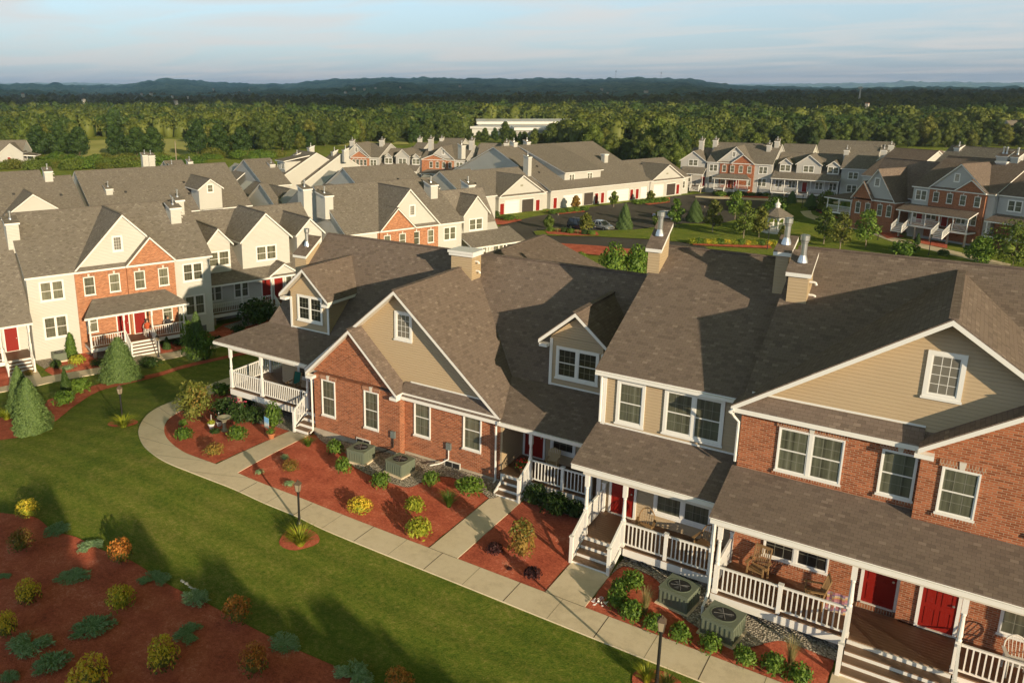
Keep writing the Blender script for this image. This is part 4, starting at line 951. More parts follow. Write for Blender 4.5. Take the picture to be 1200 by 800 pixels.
# ------------------------------------------------------------------ the other rows
def brick_unit(F, label, uL, b0, b1, uR, v0, big, small, ridge, porch, group, side='side_cream', ze=6.6, style='brick', wL=1, wR=1, brick='brick2', detail=True, doors=True, lower=True, shin='shin_g', chim=()):
    H = House(F, 'brick_front_townhouse', label, 'townhouse', (uL+uR)/2, v0, group, shin, side)
    vr, zr = ridge; ve = v0-.3; B = MAT[brick]
    H.main_roof(uL-.15, uR+.15, ve, ze, vr, zr); H.body(uL, uR, v0, ze, vr, zr, H.side)
    H.m('brick_wall').box(b0, b1, v0-.12, v0-.004, -1, ze-.24, B)
    uc, hw, zp = big; H.gable_roof(uc, hw, v0-.32, vr, zp, ze+.02); H.gable_wall(uc, hw, v0+.02, v0+.8, zp, ze+.02, H.side, k='gable_wall')
    H.slab([(b0-.1,v0-.34,ze+.0),(b1+.1,v0-.34,ze+.0),(b1-.3,v0+.015,ze+.24),(b0+.3,v0+.015,ze+.24)], .18)
    sc, sh, sp = small; H.gable_roof(sc, sh, v0-.62, v0+1.4, sp, ze+.06); H.gable_wall(sc, sh, v0-.33, v0+.8, sp, ze+.06, B, k='brick_wall', ov=.1)
    H.m('brick_wall').box(sc-sh+.1, sc+sh-.1, v0-.33, v0-.125, -1, ze-.2, B)
    H.win(uc-(sc-uc)*.25, v0+.02, ze+1.15, .85, 1.3, 1, 'attic', 'pane_l')
    n = 4; w = (b1-b0)
    for i in range(n):
        u = b0+w*(.13+.246*i); vv = v0-.335 if abs(u-sc) < sh-.1 else v0-.125
        H.win(u, vv, ze-2.05, .86, 1.5, 1, style)
    for a, b, k in ((uL, b0, wL), (b1, uR, wR)):
        if b-a > 1.6 and k:
            H.win((a+b)/2, v0, ze-2.1, min(1.8, b-a-.8), 1.6, 2); H.win((a+b)/2, v0, 1.5 if lower else 1.2, min(1.8, b-a-.8), 1.8, 2)
    if porch:
        p0, p1, d = porch; zt = ze-2.35
        H.slab([(p0-.3,v0-d-.3,zt-.85),(p1+.3,v0-d-.3,zt-.85),(p1-.9,v0-.34,zt),(p0+.9,v0-.34,zt)], .2, k='porch_roof', kt='porch_fascia')
        H.slab([(p0+.9,v0-.34,zt),(p0-.3,v0-d-.3,zt-.85),(p0-.3,v0-.02,zt-.85)], .2, k='porch_roof', kt='porch_fascia') if False else None
        H.deck(p0, p1, v0-d, v0-.34, .85, .3, detail)
        c0 = (p0+p1)/2-1.1; c1 = (p0+p1)/2+1.1
        for u in (p0+.1, c0, c1, p1-.1): H.column(u, v0-d+.1, .85, zt-1.05)
        H.rail((p0+.2,v0-d+.1,.85), (c0-.1,v0-d+.1,.85), .16); H.rail((c1+.1,v0-d+.1,.85), (p1-.2,v0-d+.1,.85), .16)
        H.stairs(c0+.1, c1-.1, v0-d, .85, 0, 5, .32, rails=(1, 1))
        for u in (c0+.45, c1-.45): H.door(u, v0-.335 if abs(u-sc) < sh-.1 else v0-.125, .85)
        for u in (b0+w*.12, b1-w*.12): H.win(u, v0-.335 if abs(u-sc) < sh-.1 else v0-.125, 1.5, .85, 1.6, 1, style)
    for c in chim: H.chimney(*c[:7], **(c[7] if len(c) > 7 else {}))
    return H
def gable_unit(F, label, uL, uR, v0, gables, ridge, porch, group, side='side_cream', ze=4.4, shin='shin_g', chim=(), doors=(), zw=3.5):
    """long porch roof with wide gabled dormers above it; gables: (uc, hw, zpeak, zfoot, n windows)"""
    H = House(F, 'gabled_townhouse', label, 'townhouse', (uL+uR)/2, v0, group, shin, side); vr, zr = ridge
    H.main_roof(uL, uR, v0-.1, ze, vr, zr); H.body(uL+.1, uR-.1, v0, ze, vr, zr, H.side)
    for (uc, hw, zp, zf, n, vo) in gables:
        H.gable_roof(uc, hw, v0+vo-.3, vr-.2, zp, zf); H.gable_wall(uc, hw, v0+vo, v0+vo+4.5, zp, zf, H.side, zb=ze-.6, k='dormer_wall')
        if n: H.win(uc, v0+vo, ze+.35, 1.0*n+.1, 1.45, n)
    p0, p1, d = porch
    H.slab([(p0,v0-d-.3,zw),(p1,v0-d-.3,zw),(p1,v0+.3,ze+.32),(p0,v0+.3,ze+.32)], .2, k='porch_roof', kt='porch_fascia')
    H.deck(p0+.1, p1-.1, v0-d, v0-.02, .85, .3)
    n = max(2, int((p1-p0)/3)+1)
    for i in range(n+1): H.column(p0+.2+(p1-p0-.4)*i/n, v0-d+.1, .85, zw-.2)
    dc = [u for u in doors]
    for i in range(n):
        a = p0+.3+(p1-p0-.4)*i/n; b = p0+.1+(p1-p0-.4)*(i+1)/n
        if dc and a < sum(dc)/len(dc) < b: H.stairs(a+.2, b-.2, v0-d, .85, 0, 5, .32); continue
        H.rail((a,v0-d+.1,.85), (b,v0-d+.1,.85), .16)
    for u in dc: H.door(u, v0, .85)
    k = 0
    for u in np.arange(p0+1.2, p1-.8, 2.6):
        if all(abs(u-q) > 1.3 for q in dc): H.win(float(u), v0, 1.5, 1.5, 1.6, 2); k += 1
    for c in chim: H.chimney(*c[:7], **(c[7] if len(c) > 7 else {}))
    return H
def plain_block(F, label, uL, uR, v0, ze, vr, zr, side='side_cream', group=None, shin='shin_g', name='townhouse', vb=None):
    H = House(F, name, label, 'townhouse' if name == 'townhouse' else 'house', (uL+uR)/2, v0, group, shin, side)
    H.main_roof(uL-.2, uR+.2, v0-.3, ze, vr, zr); H.body(uL, uR, v0, ze, vr, zr, H.side); return H
def rows():
    A = MAT
    # ---------------- left row (L)
    x, y = at_z(44, 421.5, -4.0); F = Frame(x, y, -4.0, 69.6); g = 'cream townhouses of the left row'
    def U(px_, py_, v=0.): return F.q(px_, py_, v)[0]
    zr = 10.75; vr = F.h(100, 242.6, zr)[1]
    H = brick_unit(F, 'cream townhouse with an orange brick front, double gable and a white porch at the left', -.12, 3.32, 11.22, 14.35, 0, (7.3, 4.05, 10.75), (9.22, 2.05, 8.8), (vr, zr), (3.5, 11.1, 2.3), None)
    H.chimney(-3.0, -2.1, vr-5.2, vr-4.2, 7, 9.6, 10.1, vent=1, elbows=False) if False else None
    H.win(0, 0, 0, .1, .1) if False else None
    for px_, py_, w in ((16.5, 282, .9), (207, 262, .9)):
        u, v, z = F.sl(px_, py_, 6.6, -.3, (zr-6.6)/(vr+.3)); H.chimney(u-.45, u+.45, v, v+1.3, z-1, z+1.35, z+1.7, vent=1, elbows=(px_ > 100), big=.9)
    u, v, z = F.sl(212, 252, 6.6, -.3, (zr-6.6)/(vr+.3)); H.chimney(u-.35, u+.35, v, v+1.2, z-1, z+1.3, z+1.65, vent=1, elbows=False, big=.9)
    vent_boxes(H, [F.sl(117, 256, 6.6, -.3, (zr-6.6)/(vr+.3))])
    H.fin()
    make_ac(label='green air conditioner beside the cream siding wall of the left row', loc=tuple(F.W(1.4, -1.0, 0)), deg=F.deg)
    # low house at the far left with its red door
    H = House(F, 'cream_cottage', 'low cream house with a red door and white steps, cut off by the left edge', 'townhouse', -4, 0, None, 'shin_g', 'side_cream')
    H.slab([(-12,-1.9,3.55),(-.3,-1.9,3.55),(-.3,vr-.4,10.3),(-12,vr-.4,10.3)]); H.slab([(-12,vr-.4,10.3),(-.3,vr-.4,10.3),(-.3,vr+8,5),(-12,vr+8,5)])
    H.prism_u(-12, -.3, [(.6,-1),(vr+7,-1),(vr+7,4.6),(vr-.4,10.0),(.6,4.6)], H.side); H.deck(-12, -.5, -1.7, .58, .85, .3)
    for u in (-5, -2.55, -.6): H.column(u, -1.6, .85, 3.3)
    H.door(-1.55, .6, .85); H.win(-3.9, .6, 1.5, 1.4, 1.6, 2); H.stairs(-2.4, -.75, -1.7, .85, 0, 5, .32); H.rail((-4.9,-1.6,.85), (-2.65,-1.6,.85), .16); H.fin()
    # right part of the left row: gables over a long porch
    L0 = 14.5
    def gb(pk, lf, rt, v, zoff=0):
        uc, z = F.q(pk[0], pk[1], v-.3); a = F.q(lf[0], lf[1], v-.3); b = F.q(rt[0], rt[1], v-.3); return uc, (b[0]-a[0])/2, z, (a[1]+b[1])/2
    d1 = gb((261,269.5), (246,290), (281,288), 1.5); d2 = gb((317.5,251), (287,287), (349,278), 1.5); d3 = gb((370,257), (352,280), (387,272), 1.5)
    uR = F.q(385, 270, 1.2)[0]
    gs = [(d1[0], d1[1], d1[2], d1[3], 2, -.7), (d2[0], d2[1], d2[2], d2[3], 2, -.7), (d3[0], d3[1], d3[2], d3[3], 1, -.7)]
    zz = 9.0; vv = F.h(255, 246, zz)[1]
    dl = [F.q(313, 350, 3.3)[0], F.q(327, 350, 3.3)[0]]
    H = gable_unit(F, 'cream townhouse with three gables above a long dark porch roof and two red doors', 14.45, uR+1.0, 3.3, gs, (vv, zz), (14.6, uR, 1.9), None, doors=dl, ze=4.5, zw=3.6)
    H.gable_roof((dl[0]+dl[1])/2+.2, 1.5, .95, 3.2, 4.75, 3.75); H.gable_wall((dl[0]+dl[1])/2+.2, 1.5, 1.25, 3, 4.75, 3.75, H.side, k='gable_wall')
    H.fin()
    for i, (px_, py_) in enumerate(((233, 389), (224, 391))):
        X, Y, Z = gp(px_, py_); make_ac(label='grey air conditioner by the long shaded porch, %s' % ('below its railing' if i == 0 else 'at the cream siding corner'), loc=(X, Y, Z), deg=F.deg, mat='ac_grey', s=1.15)
    # ---------------- middle row (M)
    x, y = at_z(442, 270.5, -5.2+6.6); F = Frame(x, y, -5.2, 69.6)
    q = lambda a, b, v=0.: F.q(a, b, v)
    uL = q(405, 273)[0]; b0 = q(442, 270)[0]; b1 = q(512.8, 262)[0]; uR = q(541, 258.5)[0]
    pk = q(481, 221, -.3); sk = q(467, 243.5, -.6); rf = q(516.5, 261.5, -.3)[0]; lf = q(446, 272, -.6)[0]
    zr = pk[1]+.15; vr = F.h(400, 216, zr)[1]
    sm = q(488, 263, -.6)[0]
    H = brick_unit(F, 'cream and orange brick townhouse with a pale gable, seen over the brown roofs', uL, b0, b1, uR, 0, (pk[0], rf-pk[0], pk[1]), (sk[0], (sm-lf)/2, sk[1]), (vr, zr), None, None, wR=1, wL=0)
    u, v, z = F.sl(386, 246, 6.6, -.3, (zr-6.6)/(vr+.3)); H.chimney(u-.5, u+.5, v, v+2.0, z-1, z+1.5, z+1.8, vent=1, elbows=False)
    H.chimney(u-1.9, u-.9, v+2.2, v+3.6, 0, z+2.1, z+2.4, vent=1, elbows=True)
    u, v, z = F.sl(509, 233, 6.6, -.3, (zr-6.6)/(vr+.3)); H.chimney(u-.5, u+.5, v, v+1.4, z-1, z+1.6, z+2.0, vent=1)
    vent_boxes(H, [F.sl(456, 224, 6.6, -.3, (zr-6.6)/(vr+.3))]); H.fin()
    g2 = q(560, 229, .7); lf = q(545, 256, .7); rt = q(577, 246, .7)
    H = gable_unit(F, 'cream townhouse with one tall gable and a long low porch roof beside the asphalt', uR+.1, q(585, 240, 1)[0], 1, [(g2[0], (rt[0]-lf[0])/2, g2[1], (lf[1]+rt[1])/2, 2, 0)], (F.h(535, 222, 9.6)[1], 9.6), (uR+.2, q(614, 278, -1.5)[0], 2.6), None, ze=4.7, zw=3.7)
    u, v, z = F.sl(553, 228, 4.7, .9, .55); H.chimney(u-.5, u+.5, v, v+1.6, z-1.5, z+1.2, z+1.7, vent=1); H.fin()
    # ---------------- garages (G)
    x, y = at_z(583.8, 252.6, -6.5); F = Frame(x, y, -6.5, 69.6); q = lambda a, b, v=0.: F.q(a, b, v)
    def garage(label, ul, ur, pk, z_eave, back, doors, opens, uwr=None, win=None, v0=0., zr=None, ubk=None):
        H = House(F, 'garage', label, 'garage', (ul+ur)/2, v0, None, 'shin_g', 'side_cream'); uc = (ul+ur)/2; hw = (ur-ul)/2+.35
        H.gable_roof(uc, hw, v0-.5, v0+back, pk, z_eave); H.gable_wall(uc, hw, v0+.02, v0+back-.2, pk, z_eave, H.side, zb=-1, ov=.35)
        H.slab([(ul-.3,v0-.5,z_eave-.02),(ur+.3,v0-.5,z_eave-.02),(ur,v0+.01,z_eave+.2),(ul,v0+.01,z_eave+.2)], .22)
        L0, R0 = ubk if ubk else (ul-7, ur+4)
        H.main_roof(L0, R0, v0+.6, z_eave, v0+8.2, zr or pk+.5); H.body(L0+.3, R0-.2, v0+.95, z_eave, v0+8.2, zr or pk+.5, H.side, zbot=-1)
        for u in doors: H.door(u, v0+.015, .05, 1.15, 2.15)
        for (a, b, op) in opens:
            m = MB(); W = A['white']
            m.box(a-.1, a, v0-.05, v0+.03, 0, 2.45, W); m.box(b, b+.1, v0-.05, v0+.03, 0, 2.45, W); m.box(a-.1, b+.1, v0-.05, v0+.03, 2.45, 2.57, W); o = H.sub(m, 'garage_door_frame')
            m = MB()
            if op: m.face([(a,v0+.008,.02),(b,v0+.008,.02),(b,v0+.008,2.42),(a,v0+.008,2.42)], A['bay_shade']); H.sub(m, 'dark_bay_sheet')  # flat dark face on the wall, painted as the bay's inner shade
            else:
                for i in range(4): m.box(a+.02, b-.02, v0-.025, v0+.016, .03+.6*i, .6+.6*i, W)
                H.sub(m, 'garage_door')
        for (u, z, w, h) in (win or ()): H.win(u, v0+.02, z, w, h, 1, 'side')
        m = MB(); m.lathe(uc, 0, [(0.0, 0)], 3, W) if False else m.box(uc-.3, uc+.3, v0-.03, v0+.02, pk-2.1, pk-1.8, A['stone']); H.sub(m, 'gable_vent')
        return H
    ul = q(584.5, 240)[0]; ur = q(636, 240)[0]; pk = q(612, 205.4, -.4)
    H = garage('cream gabled garage with one open bay and two red doors, the nearer garage', ul, ur, pk[1], 3.45, 12, (q(588.3, 240)[0], q(630, 240)[0]), ((q(592, 240)[0], q(608, 240)[0], False), (q(611.5, 240)[0], q(625, 240)[0], True)), ubk=(ul-8, ur+4.2))
    vent_boxes(H, [(ul+3, 5, 5.6), (ul+5, 6.5, 6.4)]); H.chimney(ul-5.2, ul-4.3, 3.0, 4.3, 3, 6.9, 7.4, vent=1); H.win(ul-2.2, .95, 1.0, .9, 1.5); H.fin()
    ul2 = q(761.7, 222)[0]; ur2 = q(799, 222)[0]; pk2 = q(782.7, 193, -.4)
    H = garage('cream gabled garage with an open bay, the farther of the two by the court', ul2, ur2, pk2[1], 3.45, 12, (q(794, 222)[0],), ((q(766, 222)[0], q(777, 222)[0], False), (q(781, 222)[0], q(791, 222)[0], True)), ubk=(ul2-8, ur2+3.5))
    vent_boxes(H, [(ul2-1, 5.6, 5.3), (ul2+4, 6, 6.4)]); H.win(ur2+1.8, .95, .9, .9, 1.7); H.chimney(ul2-6, ul2-4.9, 7.6, 8.6, 5, 8.7, 8.75, flat=True, vent=0); H.fin()
    # two storey block between the garages
    um = q(645, 235)[0]; un = q(757, 225)[0]; ua = q(685, 230)[0]; ub = q(724, 225)[0]; za = 3.6
    H = House(F, 'court_townhouse', 'large cream townhouse with a wide shed dormer above garages, between the two gabled garages', 'townhouse', (um+un)/2, 0, None, 'shin_g', 'side_cream')
    zr = 10.9; vr = F.h(650, 168, zr)[1]; k = (zr-3.6)/(vr+.5)
    H.main_roof(um-.3, un+1.2, -.5, 3.6, vr, zr); H.body(um, un+1, 0, 3.6, vr, zr, H.side)
    sd0, sd1 = q(660, 205, 3.)[0], q(702, 205, 3.)[0]; vd = 2.6; zd = q(680, 200.5, vd)[1]
    H.slab([(sd0-.3,vd-.5,zd),(sd1+.3,vd-.5,zd),(sd1+.3,vr-.4,zr+.12),(sd0-.3,vr-.4,zr+.12)]); H.prism_u(sd0, sd1, [(vd,3.5),(vr-1,3.5),(vr-1,zr-.25),(vd,zd-.25)], H.side, 'dormer_wall')
    for px_ in (670, 691): H.win(q(px_, 208, vd)[0], vd, zd-1.75, 1.5, 1.3, 2)
    for px_, w in ((689.5, 1), ): 
        a, b = q(684.3, 236)[0], q(694.6, 236)[0]; m = MB(); m.face([(a,-.012,.02),(b,-.012,.02),(b,-.012,2.4),(a,-.012,2.4)], A['bay_shade']); H.sub(m, 'dark_bay_sheet')  # another flat face coloured as shade, no opening behind it
    for a, b in ((660, 682), (711, 736), (750, 757)):
        a, b = q(a, 233)[0], q(b, 233)[0]; m = MB()
        for i in range(4): m.box(a, b, -.05, -.004, .03+.6*i, .6+.6*i, A['white'])
        H.sub(m, 'garage_door')
    for px_ in (650.5, 698.7, 705.7, 739.5, 746): H.door(q(px_, 233)[0], -.004, .05, 1.1, 2.15)
    vent_boxes(H, [(um+2.5, 6, 3.6+k*6.6), (um+4, 8.2, 3.6+k*8.8), (um+8, 10, 3.6+k*10.6+.1), (um+10, 9, 3.6+k*10.0)])
    for px_, py_ in ((657, 172), (683, 176), (691, 186)):
        u, v = F.h(px_, py_-6, zr+1.2); v = min(v, vr+.5); H.chimney(u-.5, u+.5, vr-.6, vr+.6, zr-2, zr+.6, zr+1.0, vent=1)
    u = q(596, 200, 5)[0]
    H.chimney(um-1.2, um-.31, 5.2, 6.6, 0, 9.6, 10.0, vent=1, elbows=False); H.fin()
    # ---------------- far brick and grey row (Q), facing the camera
    x, y = at_z(430, 184.4, -7.2+6.6); F = Frame(x, y, -7.2, 14); q = lambda a, b, v=0.: F.q(a, b, v)
    uc = q(421, 168, -.3); a = q(398, 187)[0]; b0 = q(413, 186)[0]; b1 = q(431, 186)[0]; b2 = q(444, 186)[0]
    H = brick_unit(F, 'far grey townhouse with an orange brick gable, left of the grey gabled one', a, b0, b1, b2, 0, ((a+b1)/2+1, (b1-a)/2, uc[1]), (q(422, 177)[0], 2.6, q(422, 176)[1]), (7.5, q(440, 167.5, 7.5)[1]), None, None, side='side_grey', wL=0)
    H.chimney(b2-2.2, b2-1.2, 5.5, 6.8, 8, 10.4, 10.8, vent=1); H.chimney(a+1, a+2.0, 4, 5.2, 7, 10.2, 10.6, vent=1); H.fin()
    gl = []
    for pk, w in (((454.2, 179.5), 9), ((470.5, 175), 19), ((486.5, 180), 9.5)):
        c = q(pk[0], pk[1], -.3); hw = (q(pk[0]+w/2, pk[1])[0]-c[0]); gl.append((c[0], hw, c[1], c[1]-hw*.85, 2, 0))
    H = gable_unit(F, 'far grey townhouse with three white trimmed gables between two brick ones', b2+.2, q(492, 187)[0], .3, gl, (7.5, q(470, 174, 7.5)[1]), (b2+.5, q(492, 187)[0], 2.4), None, side='side_grey', ze=4.8, zw=3.8, doors=(q(476, 187)[0],)); H.fin()
    a = q(492, 187)[0]+.2; b0 = q(502, 187)[0]; b1 = q(532, 187)[0]; b2 = q(545, 188)[0]; pk = q(517, 172, -.3)
    H = brick_unit(F, 'far orange brick townhouse with a pale gable, right of the far grey gabled one', a, b0, b1, b2, 0, (pk[0], (b1-b0)/2+.3, pk[1]), (q(509, 181)[0], 3.2, q(509, 180.5)[1]), (8, q(520, 169, 8)[1]), (b0-1, b1+1, 2.3), None, side='side_grey')
    H.chimney(a+.5, a+1.5, 4, 5.4, 8, 11, 11.5, vent=1); H.chimney(b2-.6, b2+.4, 5, 6.5, 8, 10.8, 11.4, vent=1); H.fin()
    c = q(565, 180.5, 1.7); H = gable_unit(F, 'small far cream house with one gable and twin windows left of the court', q(552, 190)[0], q(577, 190)[0], 2, [(c[0], 3.6, c[1], c[1]-3.2, 2, 0)], (8, 10.2), (q(552, 190)[0], q(577, 190)[0], 1.5), None, ze=4.8, zw=3.6)
    H.chimney(c[0]+4.4, c[0]+5.4, 5, 6.4, 5, 10.4, 11, vent=1); H.fin()
    # ---------------- right far row (R)
    x, y = at_z(883.6, 192, -6.3+6.3); F = Frame(x, y, -6.3, 0); q = lambda a, b, v=0.: F.q(a, b, v)
    a, b0, b1, b2 = q(828, 200)[0], q(843.5, 200)[0], q(884, 200)[0], q(904.5, 200)[0]; pk = q(863, 171.7, -.3); sk = q(871.5, 181, -.6)
    H = brick_unit(F, 'grey townhouse with a red brick gabled centre and a small porch beyond the car park', a, b0, b1, b2, 0, (pk[0], (b1-b0)/2+.3, pk[1]), (sk[0], q(884, 190)[0]-sk[0]+.2, sk[1]), (7.5, q(880, 167.8, 7.5)[1]), (b0-.5, b1-.5, 2.3), None, side='side_grey', ze=6.3, brick='brick')
    H.chimney(a-.6, a+.3, 5.5, 6.7, 8, 10.6, 11, vent=1); H.chimney(b2-2.4, b2-1.6, 4.4, 5.6, 7, 10, 10.5, vent=1); H.chimney(b2-1.2, b2-.3, 6, 7.2, 7, 10.8, 11.3, vent=1); H.fin()
    c = q(813, 177, 0); H = gable_unit(F, 'grey townhouse at the left end of the far right row, next to the garage', q(800, 195)[0], a-.1, .3, [(c[0], 3.0, c[1], c[1]-2.2, 2, 0)], (7.5, q(820, 173, 7.5)[1]), (q(800, 195)[0], a-.1, 2.2), None, side='side_grey', ze=4.8, zw=3.7, doors=(q(824, 205)[0],)); H.chimney(c[0]-.5, c[0]+.4, 5.5, 6.8, 8, 10.4, 10.9, vent=1); H.fin()
    gl = []
    for pk, w in (((920.5, 185.7), 17), ((948.6, 181.8), 33), ((977, 189), 18)):
        c = q(pk[0], pk[1], -.3); hw = (q(pk[0]+w/2, pk[1])[0]-c[0]); gl.append((c[0], hw, c[1], c[1]-hw*.78, 2, 0))
    H = gable_unit(F, 'grey townhouse with three gables and a long porch with an arched entry beyond the gazebo', b2+.2, q(985, 200)[0], .6, gl, (7.5, q(940, 179, 7.5)[1]), (b2+.3, q(985, 212)[0], 2.2), None, side='side_grey', ze=4.6, zw=3.7, doors=(q(942, 220)[0],)); H.fin()
    a = q(985, 200)[0]+.2; H = plain_block(F, 'plain grey two storey townhouse with twin windows left of the low brick house', a, a+5.6, 0, 6.3, 8, 10.8, 'side_grey'); H.win(a+2.2, 0, 4.1, 1.9, 1.5, 2); H.win(a+2.2, 0, 1.4, 1.9, 1.6, 2); H.chimney(a-.5, a+.4, 4, 5.2, 7, 9.6, 10.1, vent=1); H.chimney(a+6, a+7, 5.5, 6.8, 6, 9.8, 10.3, vent=1); H.fin()
    # ---------------- right brick row (S)
    x, y = at_z(1049.9, 237.4, -4.9+3.5); F = Frame(x, y, -4.9, -30); q = lambda a, b, v=0.: F.q(a, b, v)
    pk = q(1029.7, 198, -.3); sk = q(1014.9, 212.5, -.6); rf = 0.; ul = q(1002, 228)[0]; smr = q(1024.5, 232)[0]
    H = House(F, 'brick_cottage', 'low dark brick house with a grey gable, at the left of the shaded right row', 'townhouse', (ul+rf)/2, 0, None, 'shin_b', 'side_grey'); hw = rf-pk[0]+.1
    H.gable_roof(pk[0], hw, -.4, 12, pk[1], 3.5); H.gable_wall(pk[0], hw, .0, .8, pk[1], 3.5, H.side, k='gable_wall'); H.m('brick_wall').box(ul, rf, -.1, 9, -1.5, 3.3, A['brick'])
    sw = (smr-ul)/2+.2; sc = (smr+ul)/2; H.gable_roof(sc, sw, -.75, 2, sk[1], 3.55); H.gable_wall(sc, sw, -.45, .5, sk[1], 3.55, A['brick'], k='brick_wall', ov=.15); H.m('brick_wall').box(ul, smr, -.45, -.105, -1.5, 3.3, A['brick'])
    H.slab([(smr,-.4,3.55),(rf+.1,-.4,3.55),(rf-.3,0,3.8),(smr,0,3.8)], .2)
    for t in (.16, .4): H.win(ul+(rf-ul)*t, -.455, 1.1, .85, 1.8, 1, 'brick')
    for t in (.66, .88): H.win(ul+(rf-ul)*t, -.11, 1.1, .85, 1.8, 1, 'brick')
    H.win(pk[0]-.1, 0, 5.6, .95, 1.4, 1, 'attic', 'pane_l')
    vr = 7.5; zr = q(1070, 187.5, vr)[1]; H.main_roof(ul-1, rf+9, 3, 4.0, vr, zr); H.body(ul-.8, rf+8.5, 3.4, 4.0, vr, zr, H.side)
    H.slab([(ul-5,-.8,3.1),(ul,-.8,3.1),(ul,3,4.2),(ul-1.2,3,4.2)], .2, k='porch_roof', kt='porch_fascia'); H.deck(ul-4.6, ul-.1, -.5, 3, .85, .3)
    for u in (ul-4.5, ul-2.4, ul-.2): H.column(u, -.4, .85, 2.95)
    H.rail((ul-4.4,-.4,.85), (ul-2.5,-.4,.85), .16); H.rail((ul-2.3,-.4,.85), (ul-.3,-.4,.85), .16)
    u, v = F.h(1074, 200, zr+.4); H.chimney(u-.7, u+.7, vr-.7, vr+.7, zr-2, zr+.7, zr+.72, flat=True, vent=0); H.fin()
    # two storey brick
    v0 = 0.5; a = q(1071, 220, v0)[0]; b0 = q(1090, 225, v0)[0]; b1 = q(1154, 240, v0-.4)[0]; pk = q(1127, 192, v0-.3); sk = q(1139, 210.5, v0-.6); zf = q(1154.9, 232, v0-.6)[1]; lf = q(1091, 220, v0-.3)
    ze = lf[1]; sl_ = q(1119, 226, v0-.6)[0]; vr = v0+7.5
    H = brick_unit(F, 'dark brick two storey townhouse with a grey gable and long white porch, shaded right row', a, b0, b1, b1+1.0, v0, (pk[0], (b1-b0)/2+.2, pk[1]), (sk[0], (b1+.2-sl_)/2, sk[1]), (vr, pk[1]+.4), None, None, side='side_grey', ze=ze, brick='brick', wL=1, shin='shin_b')
    p0 = q(1052, 240, -1.9)[0]; p1 = q(1136, 262, -1.9)[0]; zt = ze-2.7; H.slab([(p0,-2.2,zt-.75),(p1,-2.2,zt-.75),(p1-.2,v0-.34,zt),(p0,v0-.34,zt)], .2, k='porch_roof', kt='porch_fascia')
    H.deck(p0+.2, p1-.1, -1.9, v0-.34, .85, .3); n = 5
    for i in range(n+1): H.column(p0+.4+(p1-p0-.7)*i/n, -1.8, .85, zt-.95)
    for i in range(n):
        x0 = p0+.5+(p1-p0-.7)*i/n; x1 = p0+.3+(p1-p0-.7)*(i+1)/n
        if i in (0, 3): H.stairs(x0+.15, x1-.15, -1.9, .85, -.35, 6, .32)
        else: H.rail((x0,-1.8,.85), (x1,-1.8,.85), .16)
    for t in (.2, .55): H.door(p0+(p1-p0)*t, v0-.13, .85)
    for t in (.36, .78, .9): H.win(p0+(p1-p0)*t, v0-.34 if t > .6 else v0-.13, 1.6, 1.5, 1.6, 2, 'brick')
    for px_, py_ in ((1127, 184), (1148, 181), (1156, 180)):
        u, v = F.h(px_, py_, pk[1]+1.4); H.chimney(u-.5, u+.5, vr-.7, vr+.6, pk[1]-2, pk[1]+.9, pk[1]+1.5, vent=1)
    H.fin()
    for px_, py_ in ((1060, 281), (1067, 283)): pass
    a = b1+1.1; v0 = 1.2; H = plain_block(F, 'grey townhouse with a shaded lower porch at the right edge behind young trees', a, a+22, v0, ze, v0+8, ze+4.6, 'side_grey', shin='shin_b')
    H.slab([(a+.1,-1.6,zt-.75),(a+14,-1.6,zt-.75),(a+14,v0,zt),(a+.1,v0,zt)], .2, k='porch_roof', kt='porch_fascia'); H.m('brick_wall').box(a+.1, a+12, v0-.12, v0-.004, -1.5, zt-.3, A['brick'])
    for i in range(4): H.win(a+2.2+3.6*i, v0, ze-2.2, 1.9, 1.6, 2); H.column(a+.5+3.3*i, -1.4, .85, zt-.95)
    H.deck(a+.2, a+12, -1.5, v0-.13, .85, .3); H.gable_roof(a+9, 5, v0-.3, v0+8, ze+3.8, ze+.05); H.gable_wall(a+9, 5, v0+.01, v0+1, ze+3.8, ze+.05, H.side, k='gable_wall'); H.fin()
    # ---------------- roofs behind: blocks given by their ridges
    def back(label, p1, p2, deg, zz0, zridge, depth, ze, gables=(), chims=(), side='side_cream', vents=0, depth2=None, shin='shin_g', shed=0):
        xa, ya = at_z(*p1, zz0+zridge); xb, yb = at_z(*p2, zz0+zridge); Fb = Frame((xa+xb)/2, (ya+yb)/2, zz0, deg); L = Fb.L(np.array([xa, ya, 0]))[0]; Rr = Fb.L(np.array([xb, yb, 0]))[0]
        H = House(Fb, 'townhouse', label, 'townhouse', 0, -depth, None, shin, side)
        H.main_roof(L, Rr, -depth, ze, 0, zridge, depth2 or depth, zridge-(zridge-ze)*(depth2 or depth)/depth); H.body(L+.2, Rr-.2, -depth+.3, ze, 0, zridge, H.side)
        k = (zridge-ze)/depth
        for (pu, pv, w, n) in gables:           # peak pixel, width in metres
            u, v, z = Fb.sl(pu, pv+2, zridge-.6, 0, 0) if False else (*Fb.h(pu, pv, zridge-1.2), zridge-1.2)
            v = max(v, -depth); H.gable_roof(u, w/2, v-.3, 0, z, z-w*.36); H.gable_wall(u, w/2, v, v+3, z, z-w*.36, H.side, zb=ze-.5, k='dormer_wall')
            if n: H.win(u, v, z-w*.36-1.3 if n > 1 else z-w*.36-.6, .95*n, 1.2, n)
        for (pu, pv, w, h) in chims:
            u, v = Fb.h(pu, pv, zridge+.3); v = min(max(v, -depth+1), 1); z = zridge+v*k if v < 0 else zridge; H.chimney(u-w*.36, u+w*.36, v, v+1.2, z-1.5, z+h*.62, z+h*.62+.4, vent=1)
